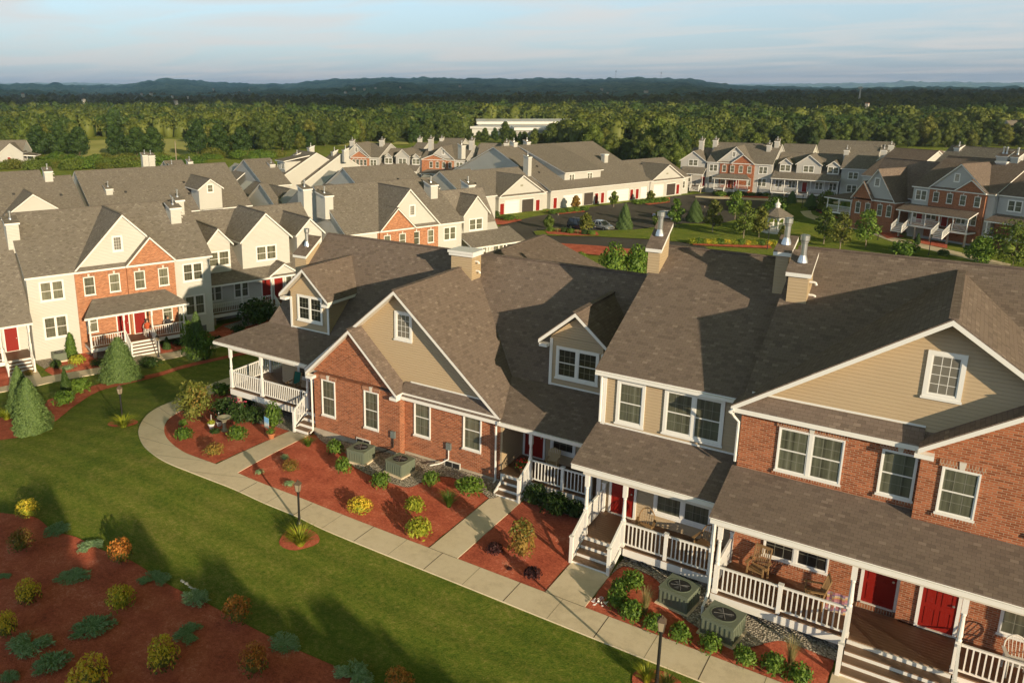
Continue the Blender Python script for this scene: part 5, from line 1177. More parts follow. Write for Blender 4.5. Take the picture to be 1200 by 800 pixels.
        if shed:
            va, vb_ = -depth*.62, -depth*.1; za = zridge-.6*k-.1; u0_, u1_ = L+(Rr-L)*.42, L+(Rr-L)*.86
            H.slab([(u0_-.3,va-.4,za-1.0),(u1_+.3,va-.4,za-1.0),(u1_+.3,vb_,zridge-.1*depth*k+.1),(u0_-.3,vb_,zridge-.1*depth*k+.1)]); H.m('dormer_wall').box(u0_, u1_, va, vb_-1, ze-.5, za-1.25, H.side)
            for t in (.25, .75): H.win(u0_+(u1_-u0_)*t, va, za-2.8, 1.5, 1.3, 2)
            for t in (.5, .6): H.door(L+(Rr-L)*t, -depth+.29, .3)
        r = random.Random(int(p1[0]))
        vent_boxes(H, [(L+(Rr-L)*r.uniform(.15, .85), -depth*f, zridge-depth*f*k) for f in [r.uniform(.2, .7) for _ in range(vents)]])
        return H.fin()
    back('long plain grey brown roof behind the left row, to the right of the roof step', (88, 201), (262, 190), 69.6, -5.0, 10.4, 9.5, 5, ((269, 215, 3.8, 1),), ((126, 200, 1.2, 1.3),), vents=5)
    back('grey brown roof with a wide cream gable at the far left behind the left row', (-40, 214), (80, 204), 69.6, -5.0, 10.0, 9, 5, ((38, 227, 9, 0),), ((39, 212, 1.0, 1.6), (57, 205, 1.4, 2.2)), vents=4)
    back('distant grey brown roof with a little gable above the far left cottage roofs', (-20, 203), (46, 199), 69.6, -5.6, 10.4, 8, 6, ((16, 207, 5, 1),), (), vents=0)
    back('distant cream house whose gable end shows over the long plain roof', (180, 186), (226, 190), 69.6, -6.4, 9.4, 8, 5.6, (), ((170, 187, 1.6, 1.8), (178, 187, 1.6, 1.6), (202, 188, 1.4, 1.6), (223, 187, 1.2, 2.6)), vents=2)
    back('distant grey gabled roof between the cream gable end and the dark stepped roof', (280, 186), (322, 186), 69.6, -6.0, 9.2, 9, 5.0, ((282, 191, 10, 0),), ((263, 191, 1.0, 2.4), (319, 185, 1.4, .9)), side='side_grey')
    back('tall stepped roof with a shed dormer and two red doors behind the left row', (334, 177), (387, 178), -20, -6.4, 9.6, 11, 3.6, (), ((345, 176, 1.3, 1.0), (363, 175, 1.4, 1.0)), vents=6, shed=1)
    back('steep grey roof with a bright cream end wall, left of the far brick row', (386, 179), (403, 180), -20, -6.4, 9.2, 9, 3.8, (), ((389, 178, 1.2, 1.4), (402, 179, 1.1, 1.6)), vents=3)
    back('low cream house with two arched windows between the left row and the stepped roof', (296, 213), (322, 216), 69.6, -5.4, 8.2, 7, 4.4, ((297, 212, 7, 0), (317, 216, 9.5, 2)), ())
    back('grey brown roof with a cream gable pair in front of the far grey row', (398, 196), (480, 192), 69.6, -6.0, 9.6, 9.5, 4.6, ((395, 200, 9, 0), (463, 197, 6.5, 0)), (), vents=3)
    back('blue grey gable roof beside the white chimneys of the middle row', (352, 217), (362, 222), 69.6, -5.2, 8.6, 6, 5, ((352, 222, 8, 0),), (), side='side_grey')
    back('grey brown roof with a blue grey gable just left of the garages', (510, 200), (556, 198.6), 69.6, -6.0, 8.4, 7.5, 4.6, ((508, 205, 8, 0),), ((508, 208, .9, 1.6),), vents=2)
    back('distant long roof above the far brick row', (510, 163), (552, 161), 14, -8.2, 10.5, 9, 7, (), ((517, 161, 1.4, 1.2), (559, 165, 2.4, 1.6)))
    back('distant roof with a white gable right of the far brick row', (560, 169), (594, 169), 14, -8.2, 9.3, 9, 6, ((566, 172, 5, 0),), ((586, 172, 1.2, 1.8),))
    back('distant small roof with one white chimney above the far grey gables', (488, 167), (503, 167), 14, -8.2, 9.7, 8, 7, ((487, 171, 4, 0),), ((493, 165, 1.4, 1.4),))
    back('long distant grey roof above the grey gabled row at the right', (962, 163.5), (1046, 166.5), 0, -8, 10.6, 9, 7, (), ((932, 166, 1.8, 1.6), (1045, 166, 1.6, 1.8)), side='side_grey')
    back('distant grey roof with chimneys left of the long distant grey roof', (918, 168.5), (958, 169), 0, -8, 10.2, 8, 6.5, ((928, 172, 5, 0),), ())
    back('brown roof with a cream gable end behind the low dark brick house', (1040, 173.5), (1110, 176), -30, -6.0, 10.4, 9, 5.5, ((1105, 176, 6, 0),), ((1092, 182, 1.3, 1.8),), shin='shin_b', side='side_cream')
    back('long roof at the right edge behind the dark brick townhouse', (1118, 170), (1240, 178), -30, -6.0, 12.6, 10, 6, (), ((1122, 169, 1.2, .9),), shin='shin_g')
    x, y = at_z(1180, 163, -7.0); Fh = Frame(x, y, -7.0, -60); H = plain_block(Fh, 'lone cream house whose bright gable shows in the woods at the upper right', -7, 7, 0, 4.4, 5, 8.2, name='house'); H.gable_roof(-1, 5.2, -1.0, 5, 8.0, 4.4); H.gable_wall(-1, 5.2, -.6, 0, 8.0, 4.4, H.side, zb=-1, k='gable_wall'); H.fin()
    # white porch end house at the far left, by the hedges
    x, y = at_z(15, 193, -6.5); F = Frame(x, y, -6.5, 69.6-25)
    H = plain_block(F, 'lone cream house with a small red door and end porch beyond the left roofs', -16, 3.2, 0, 3.6, 5, 7.2, name='house'); H.gable_roof(.2, 3.6, -1.2, 4, 6.6, 3.6); H.gable_wall(.2, 3.6, -.9, 0, 6.6, 3.6, H.side, zb=-1, k='gable_wall')
    H.door(-.6, -.905, .3); H.door(-7.2, -.005, .3); H.slab([(3.2,-.5,3.0),(7,-.2,2.7),(7,6,2.7),(3.2,6.5,3.4)], .3); H.deck(3.2, 6.6, 0, 5.6, .7, .5)
    for u in (4.4, 6.4): H.column(u, .2, .7, 2.6)
    H.rail((3.3,.2,.7), (6.4,.2,.7)); H.chimney(-12.6, -11.4, 4.4, 5.4, 6, 7.9, 7.95, flat=True, vent=0); H.fin()
# ------------------------------------------------------------------ other structures and vehicles
def make_gazebo():
    X, Y, Z = gp(908, 273); e = thing('gazebo', 'white octagonal gazebo with a dark shingle roof and a small cupola on the lawn', 'gazebo', (X, Y, Z), 20); R0 = 2.0; W = MAT['white']
    pt = lambda k, r, z: (r*math.cos(k*math.pi/4), r*math.sin(k*math.pi/4), z)
    m = MB(); m.hexa([pt(k, R0+.15, -.3) for k in range(8)], [pt(k, R0+.15, .45) for k in range(8)], W); m.build('floor', e)
    m = MB()
    for k in range(8): m.face([pt(k, R0+.5, 2.75), pt(k+1, R0+.5, 2.75), pt(k+1, .35, 4.05), pt(k, .35, 4.05)], MAT['shin_g'])
    m.face([pt(k, R0+.5, 2.74) for k in range(8)][::-1], W); rf = m.build('roof', e)
    m = MB(); m.hexa([pt(k, .34, 4.0) for k in range(8)], [pt(k, .34, 4.5) for k in range(8)], W); m.lathe(0, 0, [(.5, 4.5), (.3, 4.75), (.08, 4.95), (.03, 5.4)], 8, W); m.build('cupola', rf)
    for k in range(8):
        m = MB(); p = pt(k, R0, 0); m.box(p[0]-.09, p[0]+.09, p[1]-.09, p[1]+.09, .45, 2.74, W); m.build('post', e)
        a, b = Vector(pt(k, R0, .45)), Vector(pt(k+1, R0, .45)); m = MB(); m.beam(a+Vector((0,0,2.2)), b+Vector((0,0,2.2)), .07, .18, W)
        mid = (a+b)/2
        m.beam(a+Vector((0,0,1.75)), mid.lerp(a, .45)+Vector((0,0,2.12)), .05, .12, W); m.beam(b+Vector((0,0,1.75)), mid.lerp(b, .45)+Vector((0,0,2.12)), .05, .12, W); m.build('arch_trim', e)
        if k != 6:
            m = MB(); m.beam(a+Vector((0,0,.9)), b+Vector((0,0,.9)), .06, .07, W); m.beam(a+Vector((0,0,.15)), b+Vector((0,0,.15)), .05, .05, W)
            for i in range(1, 10): c = a.lerp(b, i/10); m.box(c.x-.025, c.x+.025, c.y-.025, c.y+.025, c.z+.15, c.z+.9, W)
            m.build('railing', e)
def make_car(label, loc, deg, paint, suv=False):
    e = thing('parked_car', label, 'car', loc, deg); L, Wd, Hh = (4.6, 1.85, 1.78) if suv else (4.5, 1.76, 1.42); P = MAT[paint]; h2 = L/2; w = Wd/2
    belt = .98 if suv else .88; hood = .95 if suv else .80
    # lower body lofted along its length
    secs = [(-h2, .78, .45, belt-.12), (-h2+.12, .95, .30, belt-.02), (-h2+.7, 1, .24, belt), (0, 1, .24, belt), (h2-1.25, 1, .24, hood+.04), (h2-.35, .95, .28, hood-.08), (h2-.04, .84, .36, hood-.26), (h2, .74, .42, hood-.36)]
    m = MB(); n = 10; b = 0
    for (x, f, z0, z1) in secs:
        ww = w*f
        m.v += [(x,-ww*.9,z0), (x,-ww,z0+.12), (x,-ww,z1-.16), (x,-ww*.93,z1-.03), (x,-ww*.6,z1), (x,ww*.6,z1), (x,ww*.93,z1-.03), (x,ww,z1-.16), (x,ww,z0+.12), (x,ww*.9,z0)]
    i = m.mi(P)
    for j in range(len(secs)-1):
        for k in range(n): m.f.append((j*n+k, j*n+(k+1) % n, (j+1)*n+(k+1) % n, (j+1)*n+k)); m.m.append(i)
    m.f.append(tuple(range(n))[::-1]); m.m.append(i); m.f.append(tuple((len(secs)-1)*n+k for k in range(n))); m.m.append(i)
    m.build('body', e, smooth=False)
    g = MB(); x0, x1, x2, x3 = (-h2+.12, -h2+.4, .35, 1.1) if suv else (-h2+.55, -h2+1.35, .35, 1.15); zt = Hh-.06; a = w*.92; c = w*.74
    g.hexa([(x0,-a,belt-.03),(x3,-a,belt-.06),(x3,a,belt-.06),(x0,a,belt-.03)], [(x1,-c,zt),(x2,-c,zt),(x2,c,zt),(x1,c,zt)], MAT['carglass']); g.build('windows', e)
    r = MB(); r.hexa([(x1-.05,-c-.02,zt+.002),(x2+.05,-c-.02,zt+.002),(x2+.05,c+.02,zt+.002),(x1-.05,c+.02,zt+.002)], [(x1+.05,-c+.1,Hh),(x2-.08,-c+.1,Hh),(x2-.08,c-.1,Hh),(x1+.05,c-.1,Hh)], P)
    for sy in (-1, 1):
        for (xa, xb) in ((x0, x1), (x3, x2)): r.beam((xa, sy*a, belt-.02), (xb, sy*(c+.01), zt+.01), .07, .07, P)
        for t in (.36, .66): xa = x0+(x3-x0)*t; xb = x1+(x2-x1)*t; r.beam((xa, sy*(a+.01), belt-.02), (xb, sy*(c+.012), zt), .05, .08, P)
    r.build('roof', e)
    if suv:
        r = MB(); [r.beam((x1+.1, sy*.62, Hh+.06), (x2-.1, sy*.62, Hh+.06), .04, .05, MAT['dark']) for sy in (-1, 1)]; r.build('roof_rack', e)
    for sx in (-1, 1):
        for sy in (-1, 1):
            m = MB(); q = .36 if suv else .32; m.lathe(sx*L*.30, q, [(q*.6, sy*(w-.2)), (q, sy*(w-.19)), (q, sy*(w+.01)), (q*.62, sy*(w+.03)), (q*.6, sy*(w+.01))], 18, MAT['rubber'], 'y', False); t = m.build('tyre', e)
            m = MB(); m.lathe(sx*L*.30, q, [(q*.6, sy*(w-.02)), (q*.55, sy*(w+.025)), (.0, sy*(w+.0))], 12, MAT['metal'], 'y', False); m.build('rim', t)
    for sy in (-1, 1):
        m = MB(); m.box(h2-.16, h2-.02, sy*w*.62-.17, sy*w*.62+.17, hood-.36, hood-.22, MAT['lampglass']); m.build('headlight', e)
        m = MB(); m.box(-h2-.01, -h2+.06, sy*w*.66-.12, sy*w*.66+.12, .62, .86, MAT['red']); m.build('tail_light', e)
        m = MB(); m.box(x3-.35, x3-.2, sy*(w+.10)-.07, sy*(w+.10)+.07, belt-.02, belt+.12, P); m.build('mirror', e)
    m = MB(); m.box(h2-.05, h2+.02, -.45, .45, .42, .54, MAT['dark']); m.build('grille', e)
def make_plant():
    zb = -9.0; W = MAT['white']
    def blk(p1, p2, z0, h, depth, deg, name, label, wallm, roofm, bands=True):
        xa, ya = at_z(*p1, z0); xb, yb = at_z(*p2, z0); L = math.hypot(xb-xa, yb-ya); a = math.degrees(math.atan2(yb-ya, xb-xa)); e = thing(name, label, 'building', (xa, ya, z0), a)
        m = MB(); m.box(0, L, 0, depth, 0, h*.8, MAT[wallm]); m.build('wall', e); m = MB(); m.box(-.8, L+.8, -.8, depth+.8, h*.8+.01, h, MAT[roofm]); m.build('roof', e)
        if bands:
            for i in range(int(L/7)): m = MB(); m.box(3+i*7, 6.4+i*7, -.1, -.01, h*.25, h*.65, MAT['pane_d']); m.build('window', e)
        return e
    blk((560, 157), (682, 157), zb, 6.6, 40, 0, 'white_factory', 'long white flat roofed factory building above the trees behind the middle of the houses', 'side_grey', 'white')
    blk((553, 161), (597, 162), zb, 5.5, 20, 0, 'white_factory', 'low white warehouse in front of the left half of the long factory', 'white', 'white', False)
    blk((604, 166), (655, 166), zb, 6.5, 22, 0, 'white_factory', 'pale blue grey hall in front of the right half of the long factory', 'side_grey', 'white', False)
    blk((534, 156), (543, 156), zb, 4.5, 12, 0, 'white_factory', 'tiny white shed among the trees left of the factory', 'white', 'white', False)
    # radio mast and lattice towers on the far hills
    for (px_, yt, yb, D, w, lab, mat) in ((1009, 101, 124, 900, .9, 'pale slender mast standing in the dark woods at the right', 'white_d'), (722, 82, 103, 3300, .5, 'thin lattice tower on the dark hill left of the hill house in the middle', 'dark'), (775, 84, 103, 3300, .5, 'thin lattice tower on the dark hill right of the middle', 'dark'), (205, 165, 190, 185, .12, 'thin pale flagpole above the long plain roof at the left', 'bark_p')):
        d = ray(px_, yt); d = d/math.hypot(d[0], d[1]); top = np.array([0, 0, CH])+d*D; d2 = ray(px_, yb); d2 = d2/math.hypot(d2[0], d2[1]); zb2 = CH+d2[2]*D
        e = thing('mast', lab, 'mast', (float(top[0]), float(top[1]), float(zb2))); m = MB(); h = float(top[2]-zb2); m.lathe(0, 0, [(w, -2), (w*.8, h*.7), (w*.5, h)], 8, MAT[mat]); m.build('pole', e)
        if D > 500: m = MB(); m.box(-w*2, w*2, -w*2, w*2, h*.86, h*.95, MAT[mat]); m.build('antenna', e)
def hill_houses():
    spots = [(27,113,3),(98,119.5,3.4),(97,105,1),(166,112,2),(177,112,3),(202,114.5,2),(206,121,3.4),(220,115,1.6),(250,106,1.6),(292,107,1.4),(405,110,2.4),(427,106,1.8),(415,105.5,2.2),(440,104.5,1.4),(469,103.5,1.4),(539,102.5,1.8),(705,106,1.8),(757,109,2.6),(1016,124,2),(712,110,1.2)]
    n = 0
    for (x, y, s) in spots:
        d = Vector(ray(x, y)).normalized(); best = None
        for ob in bpy.data.objects:
            if ob.name.startswith(('wooded_hills', 'woods')):
                ok, loc, nr, fi = ob.ray_cast(Vector((0, 0, CH)), d)
                if ok and (best is None or loc.length < best.length): best = loc.copy()
        if best is None: continue
        D = best.length; p = (best.x, best.y, best.z+.0012*D)
        e = thing('hillside_house', 'tiny pale house among the trees of the dark hillside', 'house', p, -20, 'tiny houses on the far hillside')
        w = s*D/CF*.85; h = w*.55; m = MB(); m.hexa([(-w,-w*.5,-20),(w,-w*.5,-20),(w,w*.5,-20),(-w,w*.5,-20)], [(-w,-w*.5,h),(w,-w*.5,h),(w,w*.5,h),(-w,w*.5,h)], MAT['white_d']); m.build('wall', e)
        m = MB(); m.hexa([(-w*1.1,-w*.6,h+.05),(w*1.1,-w*.6,h+.05),(w*1.1,w*.6,h+.05),(-w*1.1,w*.6,h+.05)], [(-w*1.1,-.1,h*1.7),(w*1.1,-.1,h*1.7),(w*1.1,.1,h*1.7),(-w*1.1,.1,h*1.7)], MAT['shin_g' if n % 3 else 'brick']); m.build('roof', e); n += 1
# ------------------------------------------------------------------ woods and hills
def vnoise(x, y, s, seed=0):
    """smooth value noise with numpy"""
    r = np.random.default_rng(seed).random((64, 64)); X = x/s; Y = y/s; i = np.floor(X).astype(int); j = np.floor(Y).astype(int); fx = X-i; fy = Y-j; fx = fx*fx*(3-2*fx); fy = fy*fy*(3-2*fy)
    g = lambda a, b: r[a % 64, b % 64]
    return (g(i, j)*(1-fx)+g(i+1, j)*fx)*(1-fy)+(g(i, j+1)*(1-fx)+g(i+1, j+1)*fx)*fy
def az_of(px_): d = ray(px_, 102); return math.atan2(d[1], d[0])
def hills():
    t = NT('wooded_hill'); p = t.pos(); a = t.noise(p, .012, 4, .6); b = t.noise(p, .09, 3, .7)
    f = t.math('ADD', t.math('MULTIPLY', a, .45), t.math('MULTIPLY', b, .55)); c = t.ramp(f, [(.36, (.06,.16,.16)), (.5, (.15,.28,.23)), (.64, (.27,.38,.26))])  # the blue of distance haze is put into these hill colours
    mat = t.done(c, .95, t.bump(b, 1.0, 9.0), .05); MAT['hill'] = mat
    def ridge(name, prof, D0, Dc, Db, n, seed, zb=-12., bumps=5., pw=1.3):
        xs = np.linspace(prof[0][0], prof[-1][0], n); ys = np.interp(xs, [q[0] for q in prof], [q[1] for q in prof]); V = []; m = 90
        tt = np.concatenate([np.linspace(0, 1, m), np.linspace(1.05, 2, 20)])
        for x, y in zip(xs, ys):
            d = ray(x, y); d = d/np.hypot(d[0], d[1]); zc = CH+d[2]*Dc
            for q in tt:
                D = D0+(Dc-D0)*q if q <= 1 else Dc+(Db-Dc)*(q-1); z = zb+(zc-zb)*(q**pw if q <= 1 else (1-(q-1)**1.5)); V.append((d[0]*D, d[1]*D, z))
        V = np.array(V); k = len(tt); amp = bumps*np.clip(np.tile(tt, n)*3, 0, 1); rl = vnoise(V[:, 0], V[:, 1], 220., seed)-.5
        V[:, 2] += (vnoise(V[:, 0]+5000, V[:, 1]+9000, 16., seed+1)-.6)*amp+(vnoise(V[:, 0]+5000, V[:, 1]+9000, 45., seed+2)-.6)*amp*1.2+rl*amp*2.5*np.clip(1-np.abs(np.tile(tt, n)-1)*0, 0, 1)*np.where(np.tile(tt, n) > .85, .1, 1)
        i, j = np.meshgrid(np.arange(n-1), np.arange(k-1), indexing='ij'); F = np.stack([i*k+j, i*k+j+1, (i+1)*k+j+1, (i+1)*k+j], -1).reshape(-1, 4)[:, ::-1]
        o = bpy.data.objects.new(name, raw_mesh(name, [(V, F, 0)], [mat])); COL.objects.link(o); o['kind'] = 'structure'
    ridge('wooded_hills', [(-120,98),(-40,97.5),(0,98),(40,99.5),(90,100),(130,100),(158,98),(175,94.5),(195,92.5),(220,93),(250,96),(290,99),(335,99),(365,95),(400,92.5),(450,91.5),(520,92),(600,93),(650,92),(700,93.5),(745,91.5),(800,93),(835,97),(870,101),(920,102.5),(990,103.5),(1060,102.5),(1130,103),(1200,102.5),(1320,103)], 700, 2900, 4200, 620, 3, bumps=9.)
    ridge('distant_ridge', [(-120,99),(0,98.5),(50,97.2),(100,97.5),(140,98.5),(200,100),(300,98.5),(400,99),(800,99),(870,99.5),(930,98.5),(1000,98.8),(1060,96.5),(1120,96.6),(1200,97.6),(1320,98)], 5200, 8200, 9500, 300, 9, bumps=16.)
def wood_positions():
    """front edge of the woods, and a scatter behind it"""
    front = []; r = random.Random(11)
    base = lambda x: float(np.interp(x, [-60, 40, 160, 280, 330, 420, 560, 640, 700, 790, 850, 900, 1000, 1100, 1250], [186, 184, 182, 181, 176, 168, 165, 172, 190, 198, 176, 172, 171, 172, 172]))
    return base
def woods():
    base = wood_positions(); r = random.Random(5); protos = []
    kinds = [('leaf_wood', 1), ('leaf_wood2', 2), ('leaf_tree', 3), ('leaf_wood', 4), ('leaf_dark', 5), ('leaf_olive', 6)]
    src = []
    for (mt, sd) in kinds:
        e = bpy.data.objects.new('woodland_tree', None); COL.objects.link(e); tree_parts(e, 11, 4.2, 1.3, mt, 5200, .25, sd, core=.8, clumps=13, tr=.22); src.append(e)
    g = 'trees along the edge of the woods'; used = set(); cnt = 0
    def put(X, Y, k, s, sz, lab=None, grp=g):
        nonlocal cnt
        if k in used: o = copy_tree(src[k])
        else: o = src[k]; used.add(k)
        o.location = (X, Y, float(T(X, Y))-.3); o.scale = (s, s, sz); o.rotation_euler = (0, 0, r.random()*6.28)
        tag(o, lab or 'rounded leafy tree in the belt of woods beyond the houses', 'tree', None if lab else grp); cnt += 1
    # the three dark clumps at the left
    n = 0
    for cl, (a, b) in enumerate(((46, 92), (138, 182), (230, 282))):
        nm = ('left', 'middle', 'right')[cl]
        for i in range(3):
            x = a+(b-a)*i/2+r.uniform(-2, 2); X, Y, Z = gp(x, 183.5+r.uniform(-.5, .5)); put(X, Y, 4, 1.0+r.uniform(-.05, .12), 1.02+r.uniform(-.05, .08), 'dark round tree, the %s one of the %s clump of three beyond the left roofs' % (('left', 'middle', 'right')[i], nm))
    x = -50.
    while x < 1240:
        b = base(x)
        for row in range(2):
            xx = x+r.uniform(-5, 5); yy = b-row*5+r.uniform(-1.5, 1.5)
            if 92 < xx < 138: continue
            if 186 < xx < 226: continue
            if 545 < xx < 690 and yy < 163: continue
            if row == 0 and xx < 300: continue
            X, Y, Z = gp(xx, yy); s = r.uniform(.5, .95)*(1.3 if r.random() < .12 else 1)*(.62 if 540 < xx < 695 else 1); put(X, Y, r.choice([0, 1, 2, 3, 4, 5, 0, 3]) if xx > 300 else r.choice([0, 1, 5, 2]), s, s*r.uniform(.85, 1.3))
        x += 10.5
    # the mass of the wood behind
    V = []; Fq = []; rr = np.random.default_rng(4); leafV = []; coreV = []; coreF = []; nb = 0; leaf2 = []
    P = []
    a0, a1 = az_of(1330), az_of(-130)
    D = 245.
    while D < 2300:
        st = 3.6+D*.0052; na = int((a1-a0)*D/st)
        for i in range(na):
            a = a0+(a1-a0)*(i+rr.random())/na; d = D+rr.uniform(-st, st)*.6; P.append((a, d, st))
        D += st*.85
    P = np.array(P); X = P[:, 1]*np.cos(P[:, 0]); Y = P[:, 1]*np.sin(P[:, 0])
    # project to test against the open places
    rel = np.stack([X, Y, T(X, Y)-CH+6], 1)@CR.T; px_ = CPX+CF*rel[:, 0]/rel[:, 2]; py_ = CPY+CF*rel[:, 1]/rel[:, 2]
    gr = np.stack([X, Y, T(X, Y)-CH], 1)@CR.T; gy = CPY+CF*gr[:, 1]/gr[:, 2]; gx = CPX+CF*gr[:, 0]/gr[:, 2]
    bl = np.array([base(q) for q in gx]); keep = (gy < bl-9)
    keep &= ~((gx > 88) & (gx < 232) & (gy > 161)); keep &= ~((gx > 545) & (gx < 690) & (gy > 150) & (gy < 165)); keep &= ~((gx > 325) & (gx < 440) & (gy > 160))
    keep &= ~((vnoise(X+9000, Y+9000, 70., 8) > .86) & (P[:, 1] < 900))
    X, Y, st, Dd = X[keep], Y[keep], P[keep, 2], P[keep, 1]; Z = T(X, Y)
    sp = vnoise(X+9000, Y+9000, 90., 2)
    sp3 = vnoise(X+7000, Y+4000, 55., 6); groups = {0: [[], [], [], 0], 1: [[], [], [], 0], 2: [[], [], [], 0]}
    for i in range(len(X)):
        k = 2 if sp3[i]+rr.normal()*.12 > .64 else (1 if sp[i]+rr.normal()*.16 > .55 else 0); G = groups[k]; near = Dd[i] < 1000; cv, cf = ICO1
        cr = st[i]*rr.uniform(.62, .9); h = rr.uniform(6., 10.5)*(1+.10*(Dd[i] > 900))*(1.35 if rr.random() < .08 else 1); zz = Z[i]+h-cr*.8
        v = cv*(1+.13*rr.normal(size=(len(cv), 1)))*(.86 if near else 1)*np.array([cr, cr, cr*rr.uniform(.8, 1.15)])+np.array([X[i], Y[i], zz]); v[:, 2] -= np.where(cv[:, 2] < -.3, h*.5, 0)
        G[0].append(v); G[1].append(cf+G[3]); G[3] += len(cv)
        if near:
            m = int(np.clip(150*(330/Dd[i])**1.1, 36, 150)); d = rr.normal(size=(m, 3)); d /= np.linalg.norm(d, axis=1, keepdims=True); d[:, 2] = np.abs(d[:, 2])*1.0-.15
            C = d*cr*(.80+.34*rr.random((m, 1)))+np.array([X[i], Y[i], zz]); N = d+rr.normal(size=(m, 3))*.5; G[2].append(quads_mesh('', C, N, (.26+.0010*Dd[i])*(.7+.7*rr.random(m)), None, aspect=1.1))
    for k, (mt, nm) in {0: ('leaf_wood', 'woods'), 1: ('leaf_wood2', 'woods'), 2: ('leaf_dark', 'woods')}.items():
        G = groups[k]; parts = [(np.concatenate(G[0]), np.concatenate(G[1]), 0)]
        if G[2]: parts.append((np.concatenate(G[2]), 4, 0))
        o = bpy.data.objects.new(nm, raw_mesh(nm, parts, [MAT[mt]])); COL.objects.link(o)
        tag(o, ('dark green mass of woods stretching back to the hills', 'paler yellow green trees mixed through the mass of the woods', 'darkest clumps of trees scattered through the mass of the woods')[k], 'woods', None, 'stuff')
    # rough meadow and thickets behind the left roofs
    t = NT('meadow_grass'); p = t.pos(); c = t.ramp(t.noise(p, .05, 4), [(.35, (.34,.36,.08)), (.6, (.50,.48,.14))]); mm = t.done(c, .95)
    sheet('meadow', G2((86,188),(92,166),(150,163),(226,164),(232,188),(160,192)), mm, .25, 25.); sheet('meadow', G2((395,172),(420,160),(470,160),(480,170)), mm, .25, 25.)
    th = [shrub_mesh('thicket', 2.2, 1.3, 1100, .15, [MAT[k]], i+20, lumps=9) for i, k in enumerate(('leaf_green', 'leaf_olive', 'leaf_tree'))]
    for i in range(120):
        x = r.uniform(-30, 330); y = r.uniform(187, 200) if x < 240 else r.uniform(183, 188)
        X, Y, Z = gp(x, y); o = bpy.data.objects.new('thicket_bush', th[i % 3]); COL.objects.link(o); s = r.uniform(.7, 1.5); o.location = (X, Y, Z-.2); o.scale = (s, s, s*r.uniform(.7, 1.1)); o.rotation_euler = (0, 0, r.random()*6)
        tag(o, 'rough green bush in the thicket strip behind the left roofs', 'bush', 'bushes of the thicket strip')
# ------------------------------------------------------------------ garden plants
def mpp(x, y):                                   # metres per pixel at a ground point
    X, Y, Z = gp(x, y); return float(np.array([X, Y, Z-CH])@CR[2])/CF, (X, Y, Z)
PM = {}
def plant_protos():
    A = MAT; S = shrub_mesh
    PM.update(
        green=[S('shrub', .5, .38, 520, .062, [A['leaf_green']], 31), S('shrub', .5, .40, 520, .062, [A['leaf_green']], 32)],
        dark=[S('shrub', .5, .40, 520, .062, [A['leaf_dark']], 33)],
        lime=[S('shrub', .5, .38, 560, .058, [A['leaf_lime']], 34)],
        gold=[S('shrub', .5, .38, 760, .042, [A['leaf_lime'], A['leaf_gold']], 35, split=.5), S('shrub', .5, .38, 760, .042, [A['leaf_olive'], A['leaf_gold']], 36, split=.42)],
        orange=[S('shrub', .5, .4, 760, .042, [A['leaf_olive'], A['leaf_orange']], 37, split=.5), S('shrub', .5, .4, 760, .042, [A['leaf_olive'], A['leaf_bronze']], 38, split=.45)],
        bronze=[S('shrub', .5, .34, 560, .045, [A['leaf_olive'], A['leaf_bronze']], 39, split=.35)],
        purple=[S('shrub', .5, .3, 520, .06, [A['leaf_purple']], 40, core=.6, amp=.3)],
        blue=[S('shrub', .5, .28, 460, .04, [A['leaf_blue']], 41, core=.6)],
        rose=[S('shrub', .5, .38, 560, .06, [A['leaf_dark']], 42)],
        tall=[S('shrub', .42, .5, 800, .045, [A['leaf_green']], 43)],
        rust=[S('shrub', .36, .62, 900, .045, [A['leaf_bronze'], A['leaf_olive']], 44, split=.9, core=.6)],
        juniper=[juniper_mesh('juniper', .75, .22, 2200, .032, [A['leaf_blue']], 45), juniper_mesh('juniper', .75, .22, 2200, .032, [A['leaf_blue']], 46)],
        grass=[grass_mesh('grass_clump', .5, .62, 260, [A['leaf_green']], 47)],
        straw=[grass_mesh('grass_clump', .5, .95, 230, [A['leaf_straw']], 48, .008)],
        lily=[grass_mesh('lily_clump', .6, .5, 260, [A['leaf_lime']], 49, .018), grass_mesh('lily_clump', .6, .5, 260, [A['leaf_olive']], 50, .018)],
        spruce=[cone_mesh('spruce', .5, 1.0, 15000, .0145, [A['leaf_spruce']], 51, z0=.02, power=.62, tiers=0), cone_mesh('spruce', .5, 1.0, 15000, .0145, [A['leaf_spruce']], 52, z0=.02, power=.68, tiers=0)],
        cone=[cone_mesh('conifer', .5, 1.0, 1800, .045, [A['leaf_dark']], 53, z0=.0, power=.7)],
        arb=[cone_mesh('arborvitae', .5, 1.0, 1800, .040, [A['leaf_green']], 54, z0=.0, power=.45, droop=-.8)],
    )
NAMES = dict(green='shrub', dark='shrub', lime='shrub', gold='spirea', orange='spirea', bronze='spirea', purple='barberry', blue='dwarf_conifer', rose='rose_bush', tall='shrub', rust='shrub', juniper='juniper', grass='grass_clump', straw='ornamental_grass', lily='lily_clump', spruce='spruce', cone='conifer', arb='arborvitae')
_i = [0]
